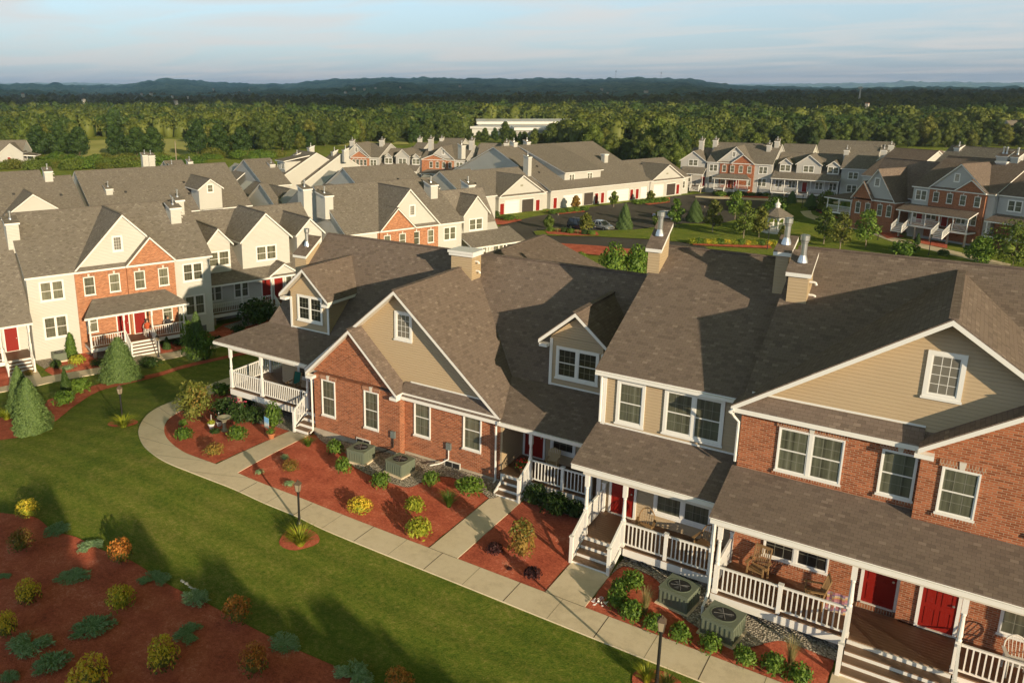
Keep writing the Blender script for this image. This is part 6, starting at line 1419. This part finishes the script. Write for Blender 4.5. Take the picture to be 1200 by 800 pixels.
def plant(kind, x, y, wpx, hpx, label, group=None, dz=0.0):
    """x, y: foot in the photograph's pixels; wpx, hpx: how large it shows there"""
    if kind in ('green', 'dark', 'bronze', 'tall', 'rose'): wpx *= 1.15; hpx *= 1.15
    if kind == 'juniper': wpx *= .88; hpx *= .8
    s, (X, Y, Z) = mpp(x, y); ms = PM[kind]; me = ms[_i[0] % len(ms)]; _i[0] += 1
    o = bpy.data.objects.new(NAMES[kind], me); COL.objects.link(o); w = wpx*s
    ref = {'juniper': (1.5, .8), 'grass': (1.0, .55), 'straw': (1.0, .85), 'lily': (1.2, .45), 'spruce': (1, 1), 'cone': (1, 1), 'arb': (1, 1), 'rust': (.85, 1.15), 'tall': (.95, .95)}.get(kind, (1.12, .74))
    sx = w/ref[0]; d = max(.2, math.cos(math.atan2(CH-Z, math.hypot(X, Y)))); sz = (hpx*s)/ref[1]/ (d if kind in ('spruce', 'cone', 'arb', 'rust', 'tall', 'straw') else d*1.25)
    o.location = (X, Y, Z+dz); o.scale = (sx, sx, sz); o.rotation_euler = (0, 0, rnd.random()*6.28); tag(o, label, 'tree' if kind in ('spruce',) else 'plant', group); return o
def gardens():
    plant_protos(); p = plant
    # corner bed
    s, (X, Y, Z) = mpp(229, 490); e = thing('viburnum', 'large bronze and green shrub at the bend of the walk by the corner porch', 'shrub', (X, Y, Z)); tree_parts(e, 2.15, 1.15, .2, 'leaf_olive', 2300, .065, 3, core=.45, clumps=10, tr=.04)
    m = crown_mesh('blossoms', [(.1,.1,1.5,.55),(-.35,-.1,1.2,.45),(.4,-.2,1.1,.4)], 420, .06, [MAT['leaf_bronze']], 8); link('blossoms', m, e)
    for a in (('green',215,499,9,8,'smallest round green shrub at the left end of the corner bed'),('green',216,515,18,15,'leafy green shrub just below the tiny one near the bend of the walk'),('bronze',250,532,21,14,'low yellowish bronze shrub near the inner edge of the curved walk'),('green',279,516,19,18,'green shrub standing alone in the corner bed right of the bird bath'),('green',260,463,22,15,'light green shrub below the left post of the corner porch'),
              ('rose',263,487,26,22,'left part of the rose hedge with pink blossoms below the corner porch'),('rose',280,494,26,22,'middle rose bush with pink blossoms below the corner porch'),('rose',297,494,22,18,'right rose bush beneath the corner porch deck'),('tall',321,502,17,26,'upright bright green bush right of the little blue flag'),('dark',252,508,12,6,'low dark ground plant between the curved walk and the bird bath'),('dark',289,478,20,14,'dark shrub tucked against the corner porch piers'),
              ('grass',361,523,21,14,'spreading grassy plant beside the downspout at the porch steps'),('green',393,531,18,16,'round green shrub left of the first air conditioner'),('green',403,553,17,17,'round green shrub between the mulch and the stones under the left air conditioner'),('green',446,570,20,17,'round green shrub on the stone edge below the two air conditioners'),('green',504,568,18,16,'round green shrub on the stone edge right of the second air conditioner'),('green',550,577,30,18,'wide green shrub left of the recessed porch steps'),
              ('grass',526,594,26,24,'bushy tuft of grass in the mulch near the recessed porch steps'),('lime',486,599,23,19,'yellow green shrub in the middle of the brick cottage bed'),('lime',491,628,29,24,'largest yellow green shrub, near the walk corner of the brick cottage bed'),('gold',422,599,28,18,'loose golden shrub in the brick cottage bed above the lamp post'),('bronze',341,552,17,15,'dark bronze round shrub in the brick cottage bed near the first side walk'),
              ('blue',334,538,11,9,'blue green dwarf conifer closest to the house of the three by the side walk'),('blue',304,555,11,9,'blue green dwarf conifer at the corner of the side walk'),('blue',339,569,13,10,'blue green dwarf conifer nearest the lamp post'),
              ('rust',611,655,30,42,'tall feathery bronze evergreen in the bed between the two porch walks'),('purple',580,647,21,15,'purple leaved barberry left of the feathery bronze evergreen'),('purple',624,676,21,17,'purple leaved barberry nearest the sidewalk'),('purple',597,667,7,4,'tiny purple seedling between the two barberries'),
              ('dark',628,592,26,24,'dark green bush at the foot of the recessed porch steps'),('dark',652,603,32,24,'dark spreading bush below the middle of the recessed porch'),('dark',673,607,22,20,'dark bush in the corner beside the tan porch stairs'),
              ('green',741,690,22,22,'leafy shrub closest to the tan porch deck'),('green',727,697,19,19,'leafy shrub beside the tan porch steps'),('green',722,711,22,20,'leafy shrub left of the pale grass tuft'),('green',739,726,24,22,'leafy shrub below the pale grass tuft'),('straw',756,718,22,32,'pale feathery grass tuft near the tan porch air conditioner'),
              ('green',765,739,20,19,'leafy shrub behind the right lamp post'),('green',797,751,22,20,'leafy shrub right of the lamp lantern'),('green',832,763,22,19,'leafy shrub in front of the right air conditioner'),('green',872,778,23,20,'leafy shrub at the right corner of the air conditioner pad'),('green',905,788,25,21,'leafy shrub left of the last one by the brick porch'),('green',935,800,26,22,'leafy shrub at the end of the bed by the brick porch steps'),('straw',926,780,26,36,'pale feathery grass tuft below the brick porch railing'),
              ('lily',352,639,42,26,'yellow green lily clump round the foot of the left lamp post'),('lily',340,632,18,14,'small lily tuft left of the lamp post foot'),('lily',757,800,30,24,'lily clump left of the right lamp post'),('lily',781,806,28,22,'lily clump right of the right lamp post'),('lily',145,500,36,16,'lily clump at the foot of the distant lawn lamp post'),('lily',137,497,14,12,'small lily tuft left of the lawn lamp post'),
              ('gold',33,604,26,22,'golden orange spirea at the upper edge of the big shaded bed'),('orange',25,644,27,27,'reddish green spirea second from the top left of the shaded bed'),('orange',142,659,27,31,'orange topped spirea at the lawn edge of the shaded bed'),('gold',33,705,30,29,'bright golden spirea with an orange crown in the left of the shaded bed'),('gold',142,712,31,31,'green and gold round spirea in the middle of the shaded bed'),('gold',7,745,26,34,'golden spirea cut by the left edge of the picture'),('orange',279,729,32,32,'rusty orange spirea on the lawn edge below the small stones'),('gold',190,782,38,38,'brightest golden spirea with an orange top near the bottom'),('orange',299,788,34,34,'green and rust spirea near the bottom middle of the bed'),('gold',105,806,46,40,'gold green spirea at the bottom edge'),('orange',468,808,34,24,'orange spirea at the bottom edge on the lawn side'),
              ('juniper',66,622,42,12,'small juniper with a light green left half at the top of the shaded bed'),('juniper',106,642,38,15,'juniper between the two upper spireas on the lawn edge'),('juniper',86,677,50,12,'flat juniper above the golden spireas'),('juniper',181,680,46,14,'juniper right of the middle spirea'),('juniper',229,704,46,22,'juniper beside the row of small white stones'),('juniper',222,744,48,17,'green juniper above the brightest golden spirea'),('juniper',334,755,50,18,'juniper at the lawn edge right of the bottom spireas'),('juniper',414,796,62,28,'juniper at the bottom edge near the orange spirea'),('juniper',110,737,64,20,'long green juniper in the left middle of the bed'),('juniper',36,757,66,26,'silvery juniper near the left edge'),('juniper',62,780,56,28,'silvery juniper below the other silvery one'),('juniper',4,677,22,10,'juniper cut by the left edge above the golden spirea'),('juniper',12,795,30,20,'juniper in the bottom left corner')):
        p(*a)
    # blossoms on the rose bushes
    for i, (x, y, n) in enumerate(((263, 483, 26), (280, 490, 30))):
        s, (X, Y, Z) = mpp(x, y); e = thing('blossoms', ('cluster of pink blossoms on the left rose bush', 'cluster of pink blossoms on the middle rose bush')[i], 'flowers', (X, Y, Z)); link('petals', shrub_mesh('petals', .62, .52, n*2, .055, [MAT['pink']], i+3, core=.05), e)
    # left row
    for a in (('spruce',38,506,46,62,'large round spruce at the left edge of the curving mulch strip'),('spruce',27,488,36,58,'darker spruce standing just behind the large one at the left'),('spruce',142,446,48,50,'broad pyramid spruce in front of the brick gabled townhouse'),('cone',78,464,14,34,'slim pale young fir in the strip by the left walk'),('green',76,474,22,17,'round olive bush in the curving mulch strip, left of its twin'),('green',93,460,22,16,'round olive bush in the curving mulch strip, right of its twin'),
              ('arb',84.5,419,14,30,'tall narrow arborvitae against the cream wall of the left row'),('lime',91,426,18,12,'yellow mound beside the tall arborvitae'),('dark',66,431,12,9,'small dark bush in front of the left row air conditioner'),('blue',80,432,18,6,'low blue green ground cover near the yellow mound'),('dark',115,427,18,6,'flat dark shrub below the white porch of the left row'),('dark',175,429,26,10,'low dark hedge along the left row walk'),('cone',196,409,10,15,'small dark cone evergreen right of the brick porch steps'),('dark',212,404,14,7,'low dark shrub right of the little cone evergreen'),
              ('arb',217,398,12,31,'dark narrow arborvitae at the right end of the brick porch'),('spruce',233,420,28,54,'tall dark green evergreen behind the wide bush on the strip'),('tall',239,422,24,28,'wide light green bush on the strip in front of the evergreen'),('tall',224,421,18,36,'pale green upright bush at the left of the evergreen'),('dark',280,390,14,9,'small dark bush under the long porch'),('dark',304,380,36,30,'dark rounded tree in front of the two red doors'),('dark',297,375,10,7,'small round bush beside the dark tree under the long porch'),('dark',253,404,16,11,'dark bush by the grey air conditioner'),
              ('lily',8,492,26,16,'grassy clump at the left edge near the walk'),('bronze',33,440,10,8,'low olive shrub beside the left steps')):
        p(*a)
    # beyond: court and right lawn
    for a in (('spruce',731.5,269,19,30,'pyramid evergreen on the grass island right of the cars'),('spruce',813.5,260,20,26,'dark pyramid evergreen on the island near the hidden car'),('spruce',927.5,238,12,14,'small evergreen in front of the three gabled grey townhouse, left'),('spruce',950,243,15,16,'round dark evergreen in front of the three gabled grey townhouse, right'),('arb',988,250,7,14,'narrow arborvitae beside the low brick house porch'),('arb',996.5,256,7,15,'narrow arborvitae right of its twin at the low brick house'),('arb',1034,265,6,17,'narrow arborvitae in the corner of the right brick row'),('cone',1075,285,7,12,'little cone evergreen between the two stairs of the right row'),
              ('green',1059.5,299,26,18,'leafy bush on the right lawn beside the walk'),('tall',717,328,26,36,'bushy evergreen behind the brown ridge, left of the pair'),('tall',744,328,25,34,'bushy evergreen behind the brown ridge, right of the pair'),('green',679,305,14,10,'small green bush on the red mulch behind the brown ridge'),('dark',1105,300,12,8,'low bush beside the right row stairs'),('green',845,230,12,6,'shrub at the left corner of the far right row'),('dark',580,255,11,8,'reddish bush at the corner of the nearest garage'),('green',596,258,20,6,'low green plants in front of the nearest garage')):
        p(*a)
    for i in range(5): p('green', 648+i*9, 251-i*.9, 11, 6, 'clipped green shrub in the garage front bed', 'shrubs of the garage front beds')
    for i in range(5): p('green', 746+i*8, 239.5-i*.6, 11, 6, 'clipped green shrub in the garage front bed', 'shrubs of the garage front beds')
    for i in range(14): p(('lime', 'green', 'gold')[i % 3], 812+i*8, 286+.2*i, 12, 8, 'yellow green shrub in the hedge row behind the brown ridge', 'hedge row shrubs on the middle lawn')
    for i in range(7): p(('green', 'straw', 'dark')[i % 3], 645+i*8, 272+.7*i, 8, 7, 'low plant on the mulch island in front of the parked cars', 'island plants by the parked cars')
    for i in range(10): p(('rose', 'purple', 'green')[i % 3], 952+i*9, 247+i*1.9, 9, 6, 'low flowering shrub in the red bed of the low brick house', 'bed shrubs of the low brick house')
    for i in range(8): p(('dark', 'green')[i % 2], 838+i*8.5, 229+.2*i, 8, 5, 'foundation shrub of the grey and brick townhouse', 'foundation shrubs of the far right row')
    yt = [(643,268,11,15,'round headed young tree at the left end of the grass island'),(686.5,271,15,20,'round headed young tree in front of the silver car'),(791,267,16,34,'slender young tree behind the left chimney'),(770,270,11,22,'small young tree left of the slender one behind the chimney'),(834.5,273,20,38,'airy young tree on the middle lawn, first from the left'),(861,257,22,32,'young tree near the car park, left of the gazebo'),(871,280,24,44,'taller yellow green tree left of the gazebo'),(889,279,20,36,'young tree just left of the gazebo'),(909,254,26,24,'dark leafy young tree above the gazebo'),(965,286,22,42,'young tree right of the twin flues'),(984,292,24,42,'airy young tree on the right lawn in front of the walk'),(1014,290,28,44,'round young tree with a bare pale trunk on the right lawn'),(968,243,22,18,'leafy young tree by the walk bend'),(1009,259,18,24,'dark round young tree at the low brick house'),(1147,312,28,34,'young tree in front of the right row stairs'),(1186,314,58,52,'large yellow green tree at the right edge'),(918,283,12,18,'bushy small tree right beside the gazebo'),(674,246,10,16,'thin reddish tree against the garage wall'),(719,243,10,18,'thin airy tree against the court townhouse wall'),(762,238,9,14,'small tree before the far garage')]
    for i, (x, y, w, h, lab) in enumerate(yt):
        s, (X, Y, Z) = mpp(x, y); e = thing('young_tree', lab, 'tree', (X, Y, Z)); hh = h*s*1.05; cr = w*s*.60
        tree_parts(e, hh, cr, hh*.17, ('leaf_tree', 'leaf_olive', 'leaf_green')[i % 3] if x not in (674,) else 'leaf_bronze', 1100 if x < 1100 else 2000, .16 if x < 1100 else .15, i+60, core=.35, bark='bark_p', clumps=8, tr=.07)
def yard_things():
    A = MAT
    for (x, y, lab) in ((435, 538, 'green air conditioner under the left part of the brick cottage wall'), (474, 553, 'green air conditioner under the right part of the brick cottage wall, fan turned to the wall')):
        pass
    make_ac(label='green air conditioner left of the two beside the brick cottage wall', loc=(-21.0, 26.05, .05), deg=4); make_ac(label='green air conditioner right of the two beside the brick cottage wall', loc=(-18.85, 26.1, .05), deg=-6)
    X, Y, Z = gp(795, 706); make_ac(label='green air conditioner on the stones below the tan porch', loc=(X, Y, Z), deg=-8, s=1.05)
    X, Y, Z = gp(846, 741); make_ac(label='green air conditioner on the stones below the brick porch, nearest the walk', loc=(X, Y, Z), deg=-8, s=1.08)
    for i, u in enumerate((-20.15, -18.0)):
        v = 27.3 if u < -19.8 else 27.7
        e = thing('meter_box', ('grey electric meter box with a pipe on the brick wall between the air conditioners', 'grey shut off box with a white pipe right of the brick wall corner')[i], 'meter box', (u+.6*i-.0, v+.1, .75)); m = MB(); m.box(-.12, .12, -.1, .0, .1, .42, A['ac_grey']); m.build('box', e); m = MB(); m.tube([(0, -.05, .1), (0, -.05, -.35), (-.3, -.3, -.55), (-.5, -.8, -.5)], .03, A['dark' if i == 0 else 'white'], 6); m.build('pipe', e)
    s, (X, Y, Z) = mpp(351, 616); make_lamp('black lamp post with a frosted lantern in the lily clump on the left lawn edge', (X, Y, Z), 1.9); 
    X, Y, Z = gp(769, 806); make_lamp('black lamp post with a frosted lantern at the bottom right beside the walk', (X, Y, Z), 2.3)
    X, Y, Z = gp(144, 496); make_lamp('black lamp post alone on the lawn before the left row', (X, Y, Z), 2.1)
    for (x, y, hp, lab) in ((186, 419, 25, 'lamp post in front of the brick porch of the left row'), (899, 292, 29, 'lamp post on the lawn left of the twin flues'), (939.6, 244, 15, 'lamp post in front of the three gabled grey townhouse'), (1028.5, 281, 15, 'lamp post beside the walk at the low brick house'), (1088, 299, 24, 'lamp post by the stairs of the right row'), (654, 262, 10, 'lamp post at the left of the parked cars'), (825, 254, 13, 'lamp post behind the island evergreen'), (1137, 296, 16, 'lamp post in front of the right row, right of the stairs')):
        s, P = mpp(x, y); make_lamp(lab, P, max(1.8, hp*s*1.03))
    # bird bath, hanging pots, flag
    X, Y, Z = gp(263.5, 505); e = thing('bird_bath', 'mossy stone bird bath in the corner bed', 'bird bath', (X, Y, Z)); m = MB(); m.lathe(0, 0, [(.2, 0), (.17, .08), (.09, .2), (.10, .5), (.16, .6)], 12, A['stone']); m.build('pedestal', e); m = MB(); m.lathe(0, 0, [(.1, .6), (.33, .72), (.36, .76), (.30, .76), (.05, .68)], 18, A['stone']); m.build('basin', e)
    for i, (x, y, lab) in enumerate(((248, 502, 'small white pot of pansies at the left of the bird bath'), (257, 499, 'white pot with dark flowers between the pansies and the bird bath'))):
        X, Y, Z = gp(x, y); e = thing('flower_pot', lab, 'flower pot', (X, Y, Z)); m = MB(); m.lathe(0, 0, [(.10, 0), (.16, .24), (.18, .24), (.18, .28), (.14, .28), (.0, .25)], 12, A['white']); m.build('pot', e); link('leaves', shrub_mesh('leaves', .17, .13, 110, .04, [A['leaf_lime' if i == 0 else 'leaf_purple']], i+3), e, (0, 0, .24)); m = MB(); m.tube([(0, 0, .25), (0, .02, .75)], .015, A['white'], 5); m.build('stake', e)
    X, Y, Z = gp(313, 509); e = thing('garden_flag', 'small blue and white garden flag on a stake beside the corner porch bush', 'flag', (X, Y, Z), -10); m = MB(); m.tube([(-.2, 0, 0), (-.2, 0, .95), (.2, 0, .95)], .012, A['dark'], 5); m.build('pole', e)
    t = NT('flag_cloth'); sp = t.n('ShaderNodeSeparateXYZ'); t.l(t.uv(), sp.inputs[0]); c = t.ramp(sp.outputs[1], [(.3, (.45,.62,.40)), (.5, (.75,.74,.62)), (.7, (.22,.48,.75))]); m = MB(); m.box(-.18, .18, -.008, .008, .35, .92, t.done(c, .9)); m.build('cloth', e)
    X, Y, Z = gp(318, 514); e = thing('flower_pot', 'terracotta pot below the garden flag', 'flower pot', (X, Y, Z)); m = MB(); m.lathe(0, 0, [(.12, 0), (.18, .26), (.2, .26), (.2, .31), (.0, .28)], 12, A['terra']); m.build('pot', e); link('leaves', shrub_mesh('leaves', .17, .16, 120, .04, [A['leaf_green']], 6), e, (0, 0, .26))
    # white flowers near the tan steps; white edging stones
    X, Y, Z = gp(704, 709); e = thing('white_flowers', 'small patch of white flowers in the mulch beside the tan porch walk', 'flowers', (X, Y, Z)); link('blossoms', shrub_mesh('blossoms', .24, .12, 40, .05, [A['white']], 9, core=.02), e)
    m = MB(); r = random.Random(3)
    for i in range(16):
        x = 213+i*1.9; y = 681+i*1.25+r.uniform(-.6, .6); X, Y, Z = gp(x, y); q = r.uniform(.03, .07); m.lathe(X, Y, [(.0, Z), (q, Z+.02), (q*.8, Z+q), (.0, Z+q*1.2)], 6, A['white_d'])
    o = m.build('edging_stones'); tag(o, 'short line of small white stones on the lawn edge of the shaded bed', 'stones', None, 'stuff')
    m = MB()
    # cars
    t = NT('dark_green_car_paint'); A['paint_dark'] = t.done((.010, .018, .045), .25, None, .6); t.p.inputs['Coat Weight'].default_value = .8
    t = NT('silver_car_paint'); A['paint_silver'] = t.done((.42, .43, .45), .3, None, .6, .5); t.p.inputs['Coat Weight'].default_value = .8
    t = NT('blue_grey_car_paint'); A['paint_blue'] = t.done((.12, .15, .22), .3, None, .6, .3); t.p.inputs['Coat Weight'].default_value = .8
    X, Y, Z = gp(681, 269); make_car('black sport utility car with a roof rack parked on the court', (X, Y, Z), -12, 'paint_dark', True)
    X, Y, Z = gp(704, 268.5); make_car('silver sedan parked right of the black car', (X, Y, Z), -20, 'paint_silver')
    X, Y, Z = gp(780, 256.5); make_car('blue grey car half hidden behind the slender young tree', (X, Y, Z), -2, 'paint_blue')
    # people sitting on the porch of the left row are shown as seated figures
def seated_person(label, loc, deg, shirt, trousers):
    skin = m_plain('skin', (.45,.25,.16), .6, dirt=.05); e = thing('person', label, 'person', loc, deg)
    vs = [(0,0,.52),(0,.02,.75),(0,.03,1.0),(0,.02,1.1),(0,0,1.2),(0,-.01,1.34),(-.19,.02,1.02),(-.24,-.04,.78),(-.16,-.25,.68),(.19,.02,1.02),(.24,-.04,.78),(.16,-.25,.68),(-.1,-.02,.5),(-.12,-.42,.5),(-.12,-.44,.08),(-.12,-.58,.04),(.1,-.02,.5),(.12,-.42,.5),(.12,-.44,.08),(.12,-.58,.04)]
    ed = [(0,1),(1,2),(2,3),(3,4),(4,5),(2,6),(6,7),(7,8),(2,9),(9,10),(10,11),(0,12),(12,13),(13,14),(14,15),(0,16),(16,17),(17,18),(18,19)]
    rd = [.16,.14,.15,.06,.09,.08,.06,.05,.035,.06,.05,.035,.09,.075,.045,.04,.09,.075,.045,.04]
    me = bpy.data.meshes.new('body'); me.from_pydata(vs, ed, []); o = bpy.data.objects.new('body', me); COL.objects.link(o); o.parent = e
    md = o.modifiers.new('skin', 'SKIN'); sv = me.skin_vertices[0].data
    for i, q in enumerate(rd): sv[i].radius = (q, q*.85)
    sv[0].use_root = True; sb = o.modifiers.new('sub', 'SUBSURF'); sb.levels = 1; sb.render_levels = 1
    t = NT('clothing'); sp = t.n('ShaderNodeSeparateXYZ'); t.l(t.obj(), sp.inputs[0])
    c = t.ramp(t.math('DIVIDE', sp.outputs[2], 1.5), [(0, (.05,.03,.02)), (.06, trousers), (.385, shirt), (.75, (.45,.25,.16)), (.89, (.08,.05,.03))], 'CONSTANT'); me.materials.append(t.done(c, .8))
    m = MB(); m.lathe(0, .01, [(.0, 1.44), (.07, 1.42), (.095, 1.36), (.09, 1.30), (.05, 1.27)], 10, MAT['bark']); m.build('hair', e)
    return e
def people():
    x, y = at_z(44, 421.5, -4.0); F = Frame(x, y, -4.0, 69.6)
    for (px_, py_, lab, sh, tr) in ((173, 383, 'person in an orange red top sitting on the brick porch of the left row', (.42,.08,.03), (.5,.48,.45)), (197, 378, 'person in dark clothes sitting at the right end of that brick porch', (.03,.03,.035), (.03,.03,.04))):
        u, z = F.q(px_, py_, -1.35); w = F.W(u, -1.35, .85); make_chair('rocking_chair', 'white rocking chair under the %s' % ('orange clad sitter' if sh[0] > .1 else 'dark clad sitter'), tuple(w), F.deg, 'white_d', 'round'); seated_person(lab, tuple(w-np.array([0, 0, .02])), F.deg, sh, tr)
# ------------------------------------------------------------------ light, sky, air
SAZ = math.atan2(-.462, .887); SEL = R(14.5)
def light():
    s = Vector((math.cos(SAZ)*math.cos(SEL), math.sin(SAZ)*math.cos(SEL), math.sin(SEL)))
    l = bpy.data.lights.new('sun', 'SUN'); l.energy = 2.5; l.angle = R(.5); l.color = (1.0, .82, .56); o = bpy.data.objects.new('sun', l); COL.objects.link(o)
    o.rotation_euler = s.to_track_quat('Z', 'Y').to_euler(); o.location = (30, -20, 40)
    w = bpy.data.worlds.new('World'); scene.world = w; w.use_nodes = True; t = w.node_tree; t.nodes.clear(); n = t.nodes.new; L = t.links.new
    sky = n('ShaderNodeTexSky'); sky.sky_type = 'NISHITA'; sky.sun_disc = False; sky.sun_elevation = SEL; sky.sun_rotation = math.pi/2-SAZ; sky.altitude = 60; sky.air_density = 1.0; sky.dust_density = .3; sky.ozone_density = 1.8
    tc = n('ShaderNodeTexCoord'); sep = n('ShaderNodeSeparateXYZ'); L(tc.outputs['Generated'], sep.inputs[0])
    # cloud sheet: project the direction on a high plane
    def mt(op, a, b): q = n('ShaderNodeMath'); q.operation = op; (L(a, q.inputs[0]) if not isinstance(a, float) else setattr(q.inputs[0], 'default_value', a)); (L(b, q.inputs[1]) if not isinstance(b, float) else setattr(q.inputs[1], 'default_value', b)); return q.outputs[0]
    zz = mt('ADD', mt('MAXIMUM', sep.outputs[2], 0.0), .06); cx = n('ShaderNodeCombineXYZ'); L(mt('DIVIDE', sep.outputs[0], zz), cx.inputs[0]); L(mt('DIVIDE', sep.outputs[1], zz), cx.inputs[1])
    mp = n('ShaderNodeMapping'); mp.inputs['Rotation'].default_value = (0, 0, -YAW+.25); mp.inputs['Scale'].default_value = (.50, .85, 1); L(cx.outputs[0], mp.inputs[0])
    nz = n('ShaderNodeTexNoise'); nz.inputs['Scale'].default_value = 1.0; nz.inputs['Detail'].default_value = 6; nz.inputs['Roughness'].default_value = .52; nz.inputs['Distortion'].default_value = .9; L(mp.outputs[0], nz.inputs['Vector'])
    cr = n('ShaderNodeValToRGB'); cr.color_ramp.elements[0].position = .40; cr.color_ramp.elements[0].color = (0, 0, 0, 1); cr.color_ramp.elements[1].position = .64; cr.color_ramp.elements[1].color = (1, 1, 1, 1); L(nz.outputs['Fac'], cr.inputs[0])
    veil = n('ShaderNodeMapRange'); L(sep.outputs[2], veil.inputs[0]); veil.inputs[1].default_value = 0.0; veil.inputs[2].default_value = .6; veil.inputs[3].default_value = .95; veil.inputs[4].default_value = .15
    m0 = n('ShaderNodeMix'); m0.data_type = 'RGBA'; L(veil.outputs[0], m0.inputs[0]); L(sky.outputs[0], m0.inputs[6]); m0.inputs[7].default_value = (1.05, 1.42, 1.80, 1)
    mx = n('ShaderNodeMix'); mx.data_type = 'RGBA'; L(mt('MULTIPLY', cr.outputs[0], .8), mx.inputs[0]); L(m0.outputs[2], mx.inputs[6]); mx.inputs[7].default_value = (2.1, 2.1, 2.08, 1)
    bg = n('ShaderNodeBackground'); bg.inputs[1].default_value = .15; out = n('ShaderNodeOutputWorld'); L(mx.outputs[2], bg.inputs[0]); L(bg.outputs[0], out.inputs[0])
    scene.view_settings.view_transform = 'Standard'; scene.view_settings.look = 'None'; scene.view_settings.gamma = 1; scene.view_settings.exposure = 1.3
    # broad cloud slab added out of view to shade the far woods and hills
    hz = 600.; off = s*(hz/s.z); P = []
    for pxx in range(-500, 1700, 40): a = az_of(pxx); r = 770+110*math.sin(pxx*.011)+60*math.sin(pxx*.027)+40*math.sin(pxx*.07); P.append((r*math.cos(a)+off.x, r*math.sin(a)+off.y))
    for pxx in range(1700, -500, -100): a = az_of(pxx); P.append((4600*math.cos(a)+off.x, 4600*math.sin(a)+off.y))
    rr = random.Random(2); bm = bmesh.new(); lo = [bm.verts.new((x, y, hz)) for x, y in P]; f = bm.faces.new(lo); ex = bmesh.ops.extrude_face_region(bm, geom=[f])
    for v in ex['geom']:
        if isinstance(v, bmesh.types.BMVert): v.co.z = hz+60+rr.uniform(-10, 40)
    bmesh.ops.recalc_face_normals(bm, faces=bm.faces[:]); me = bpy.data.meshes.new('shade_cloud'); bm.to_mesh(me); bm.free(); q = NT('shade_cloud_white'); me.materials.append(q.done((.8, .8, .82), 1.0)); o = bpy.data.objects.new('shade_cloud', me); COL.objects.link(o); o['kind'] = 'structure'
def off_frame_trees():
    """trees of the opposite lawn, and an added house row, that throw the long shadows over the near bed"""
    s = Vector((math.cos(SAZ), math.sin(SAZ), 0)); r = random.Random(8); e0 = None
    # shadow tips on the lawn (photo pixels) and tree heights
    A_ = Vector(gp(-60, 604)); B_ = Vector(gp(640, 872)); hgt = 9.5; L = hgt/math.tan(SEL); A_ += s*L; B_ += s*L; dd = B_-A_
    Fo = Frame(A_.x, A_.y, 0, math.degrees(math.atan2(dd.y, dd.x))); H = House(Fo, 'townhouse', 'long townhouse row added outside the picture to cast the shade on the red bed', 'townhouse', dd.length/2, 0); H.main_roof(0, dd.length, -5, 6.6, 0, hgt); H.body(.3, dd.length-.3, -4.7, 6.6, 0, hgt, MAT['side_tan'])  # row added out of view, its ridge placed to shade the bed
    for i in range(int(dd.length/4)): H.win(2+4*i, -4.7, 1.4, 1.6, 1.7, 2); H.win(2+4*i, -4.7, 4.3, 1.6, 1.5, 2)
    H.fin()
    for i, (x, y, h, cr) in enumerate(((48, 566, 9, 1.7), (10, 582, 8, 1.8), (150, 604, 8.5, 1.7), (122, 632, 7.5, 1.8), (246, 650, 9, 1.8), (215, 668, 8, 1.8), (372, 690, 9, 2.0), (330, 706, 8, 1.9), (425, 728, 8, 2.0), (290, 694, 7.5, 1.7), (480, 768, 8, 2.4), (560, 800, 8, 2.6))):
        X, Y, Z = gp(x, y); L = h/math.tan(SEL); X += s.x*L; Y += s.y*L
        e = thing('shade_tree', 'tall leafy tree on the opposite lawn outside the picture, number %d of a loose row' % (i+1), 'tree', (X, Y, 0), r.uniform(0, 90)); tag(e, 'tall leafy tree outside the picture whose shadow falls on the lawn', 'tree', 'trees on the opposite lawn')
        if e0 is None: tree_parts(e, 9, 2.6, 1.2, 'leaf_tree', 2600, .24, 5, core=.8, clumps=10, tr=.2); e0 = e
        else:
            for ch in list(e0.children): c = ch.copy(); COL.objects.link(c); c.parent = e
        e.scale = (cr/2.6, cr/2.6, h/9)
def haze():
    zb, zt = -14.0, 92.0; m = MB(); c = Vector((-1700, 2300, 0)); m.box(-8200, 3600, -400, 8800, zb, zt, MAT['white']); o = m.build('haze'); o.data.materials.clear()
    h = bpy.data.materials.new('thin_haze'); h.use_nodes = True; t = h.node_tree; t.nodes.clear(); v = t.nodes.new('ShaderNodeVolumePrincipled'); v.inputs['Color'].default_value = (.66, .80, .96, 1); v.inputs['Density'].default_value = .00013; v.inputs['Anisotropy'].default_value = .2; q = t.nodes.new('ShaderNodeOutputMaterial'); t.links.new(v.outputs[0], q.inputs['Volume']); o.data.materials.append(h); tag(o, 'thin blue haze in front of the far hills', 'haze', None, 'stuff')
grounds(); foreground(); rows(); gardens(); yard_things(); people(); make_gazebo(); make_plant(); hills(); woods(); bpy.context.view_layer.update(); hill_houses(); off_frame_trees(); light(); haze()
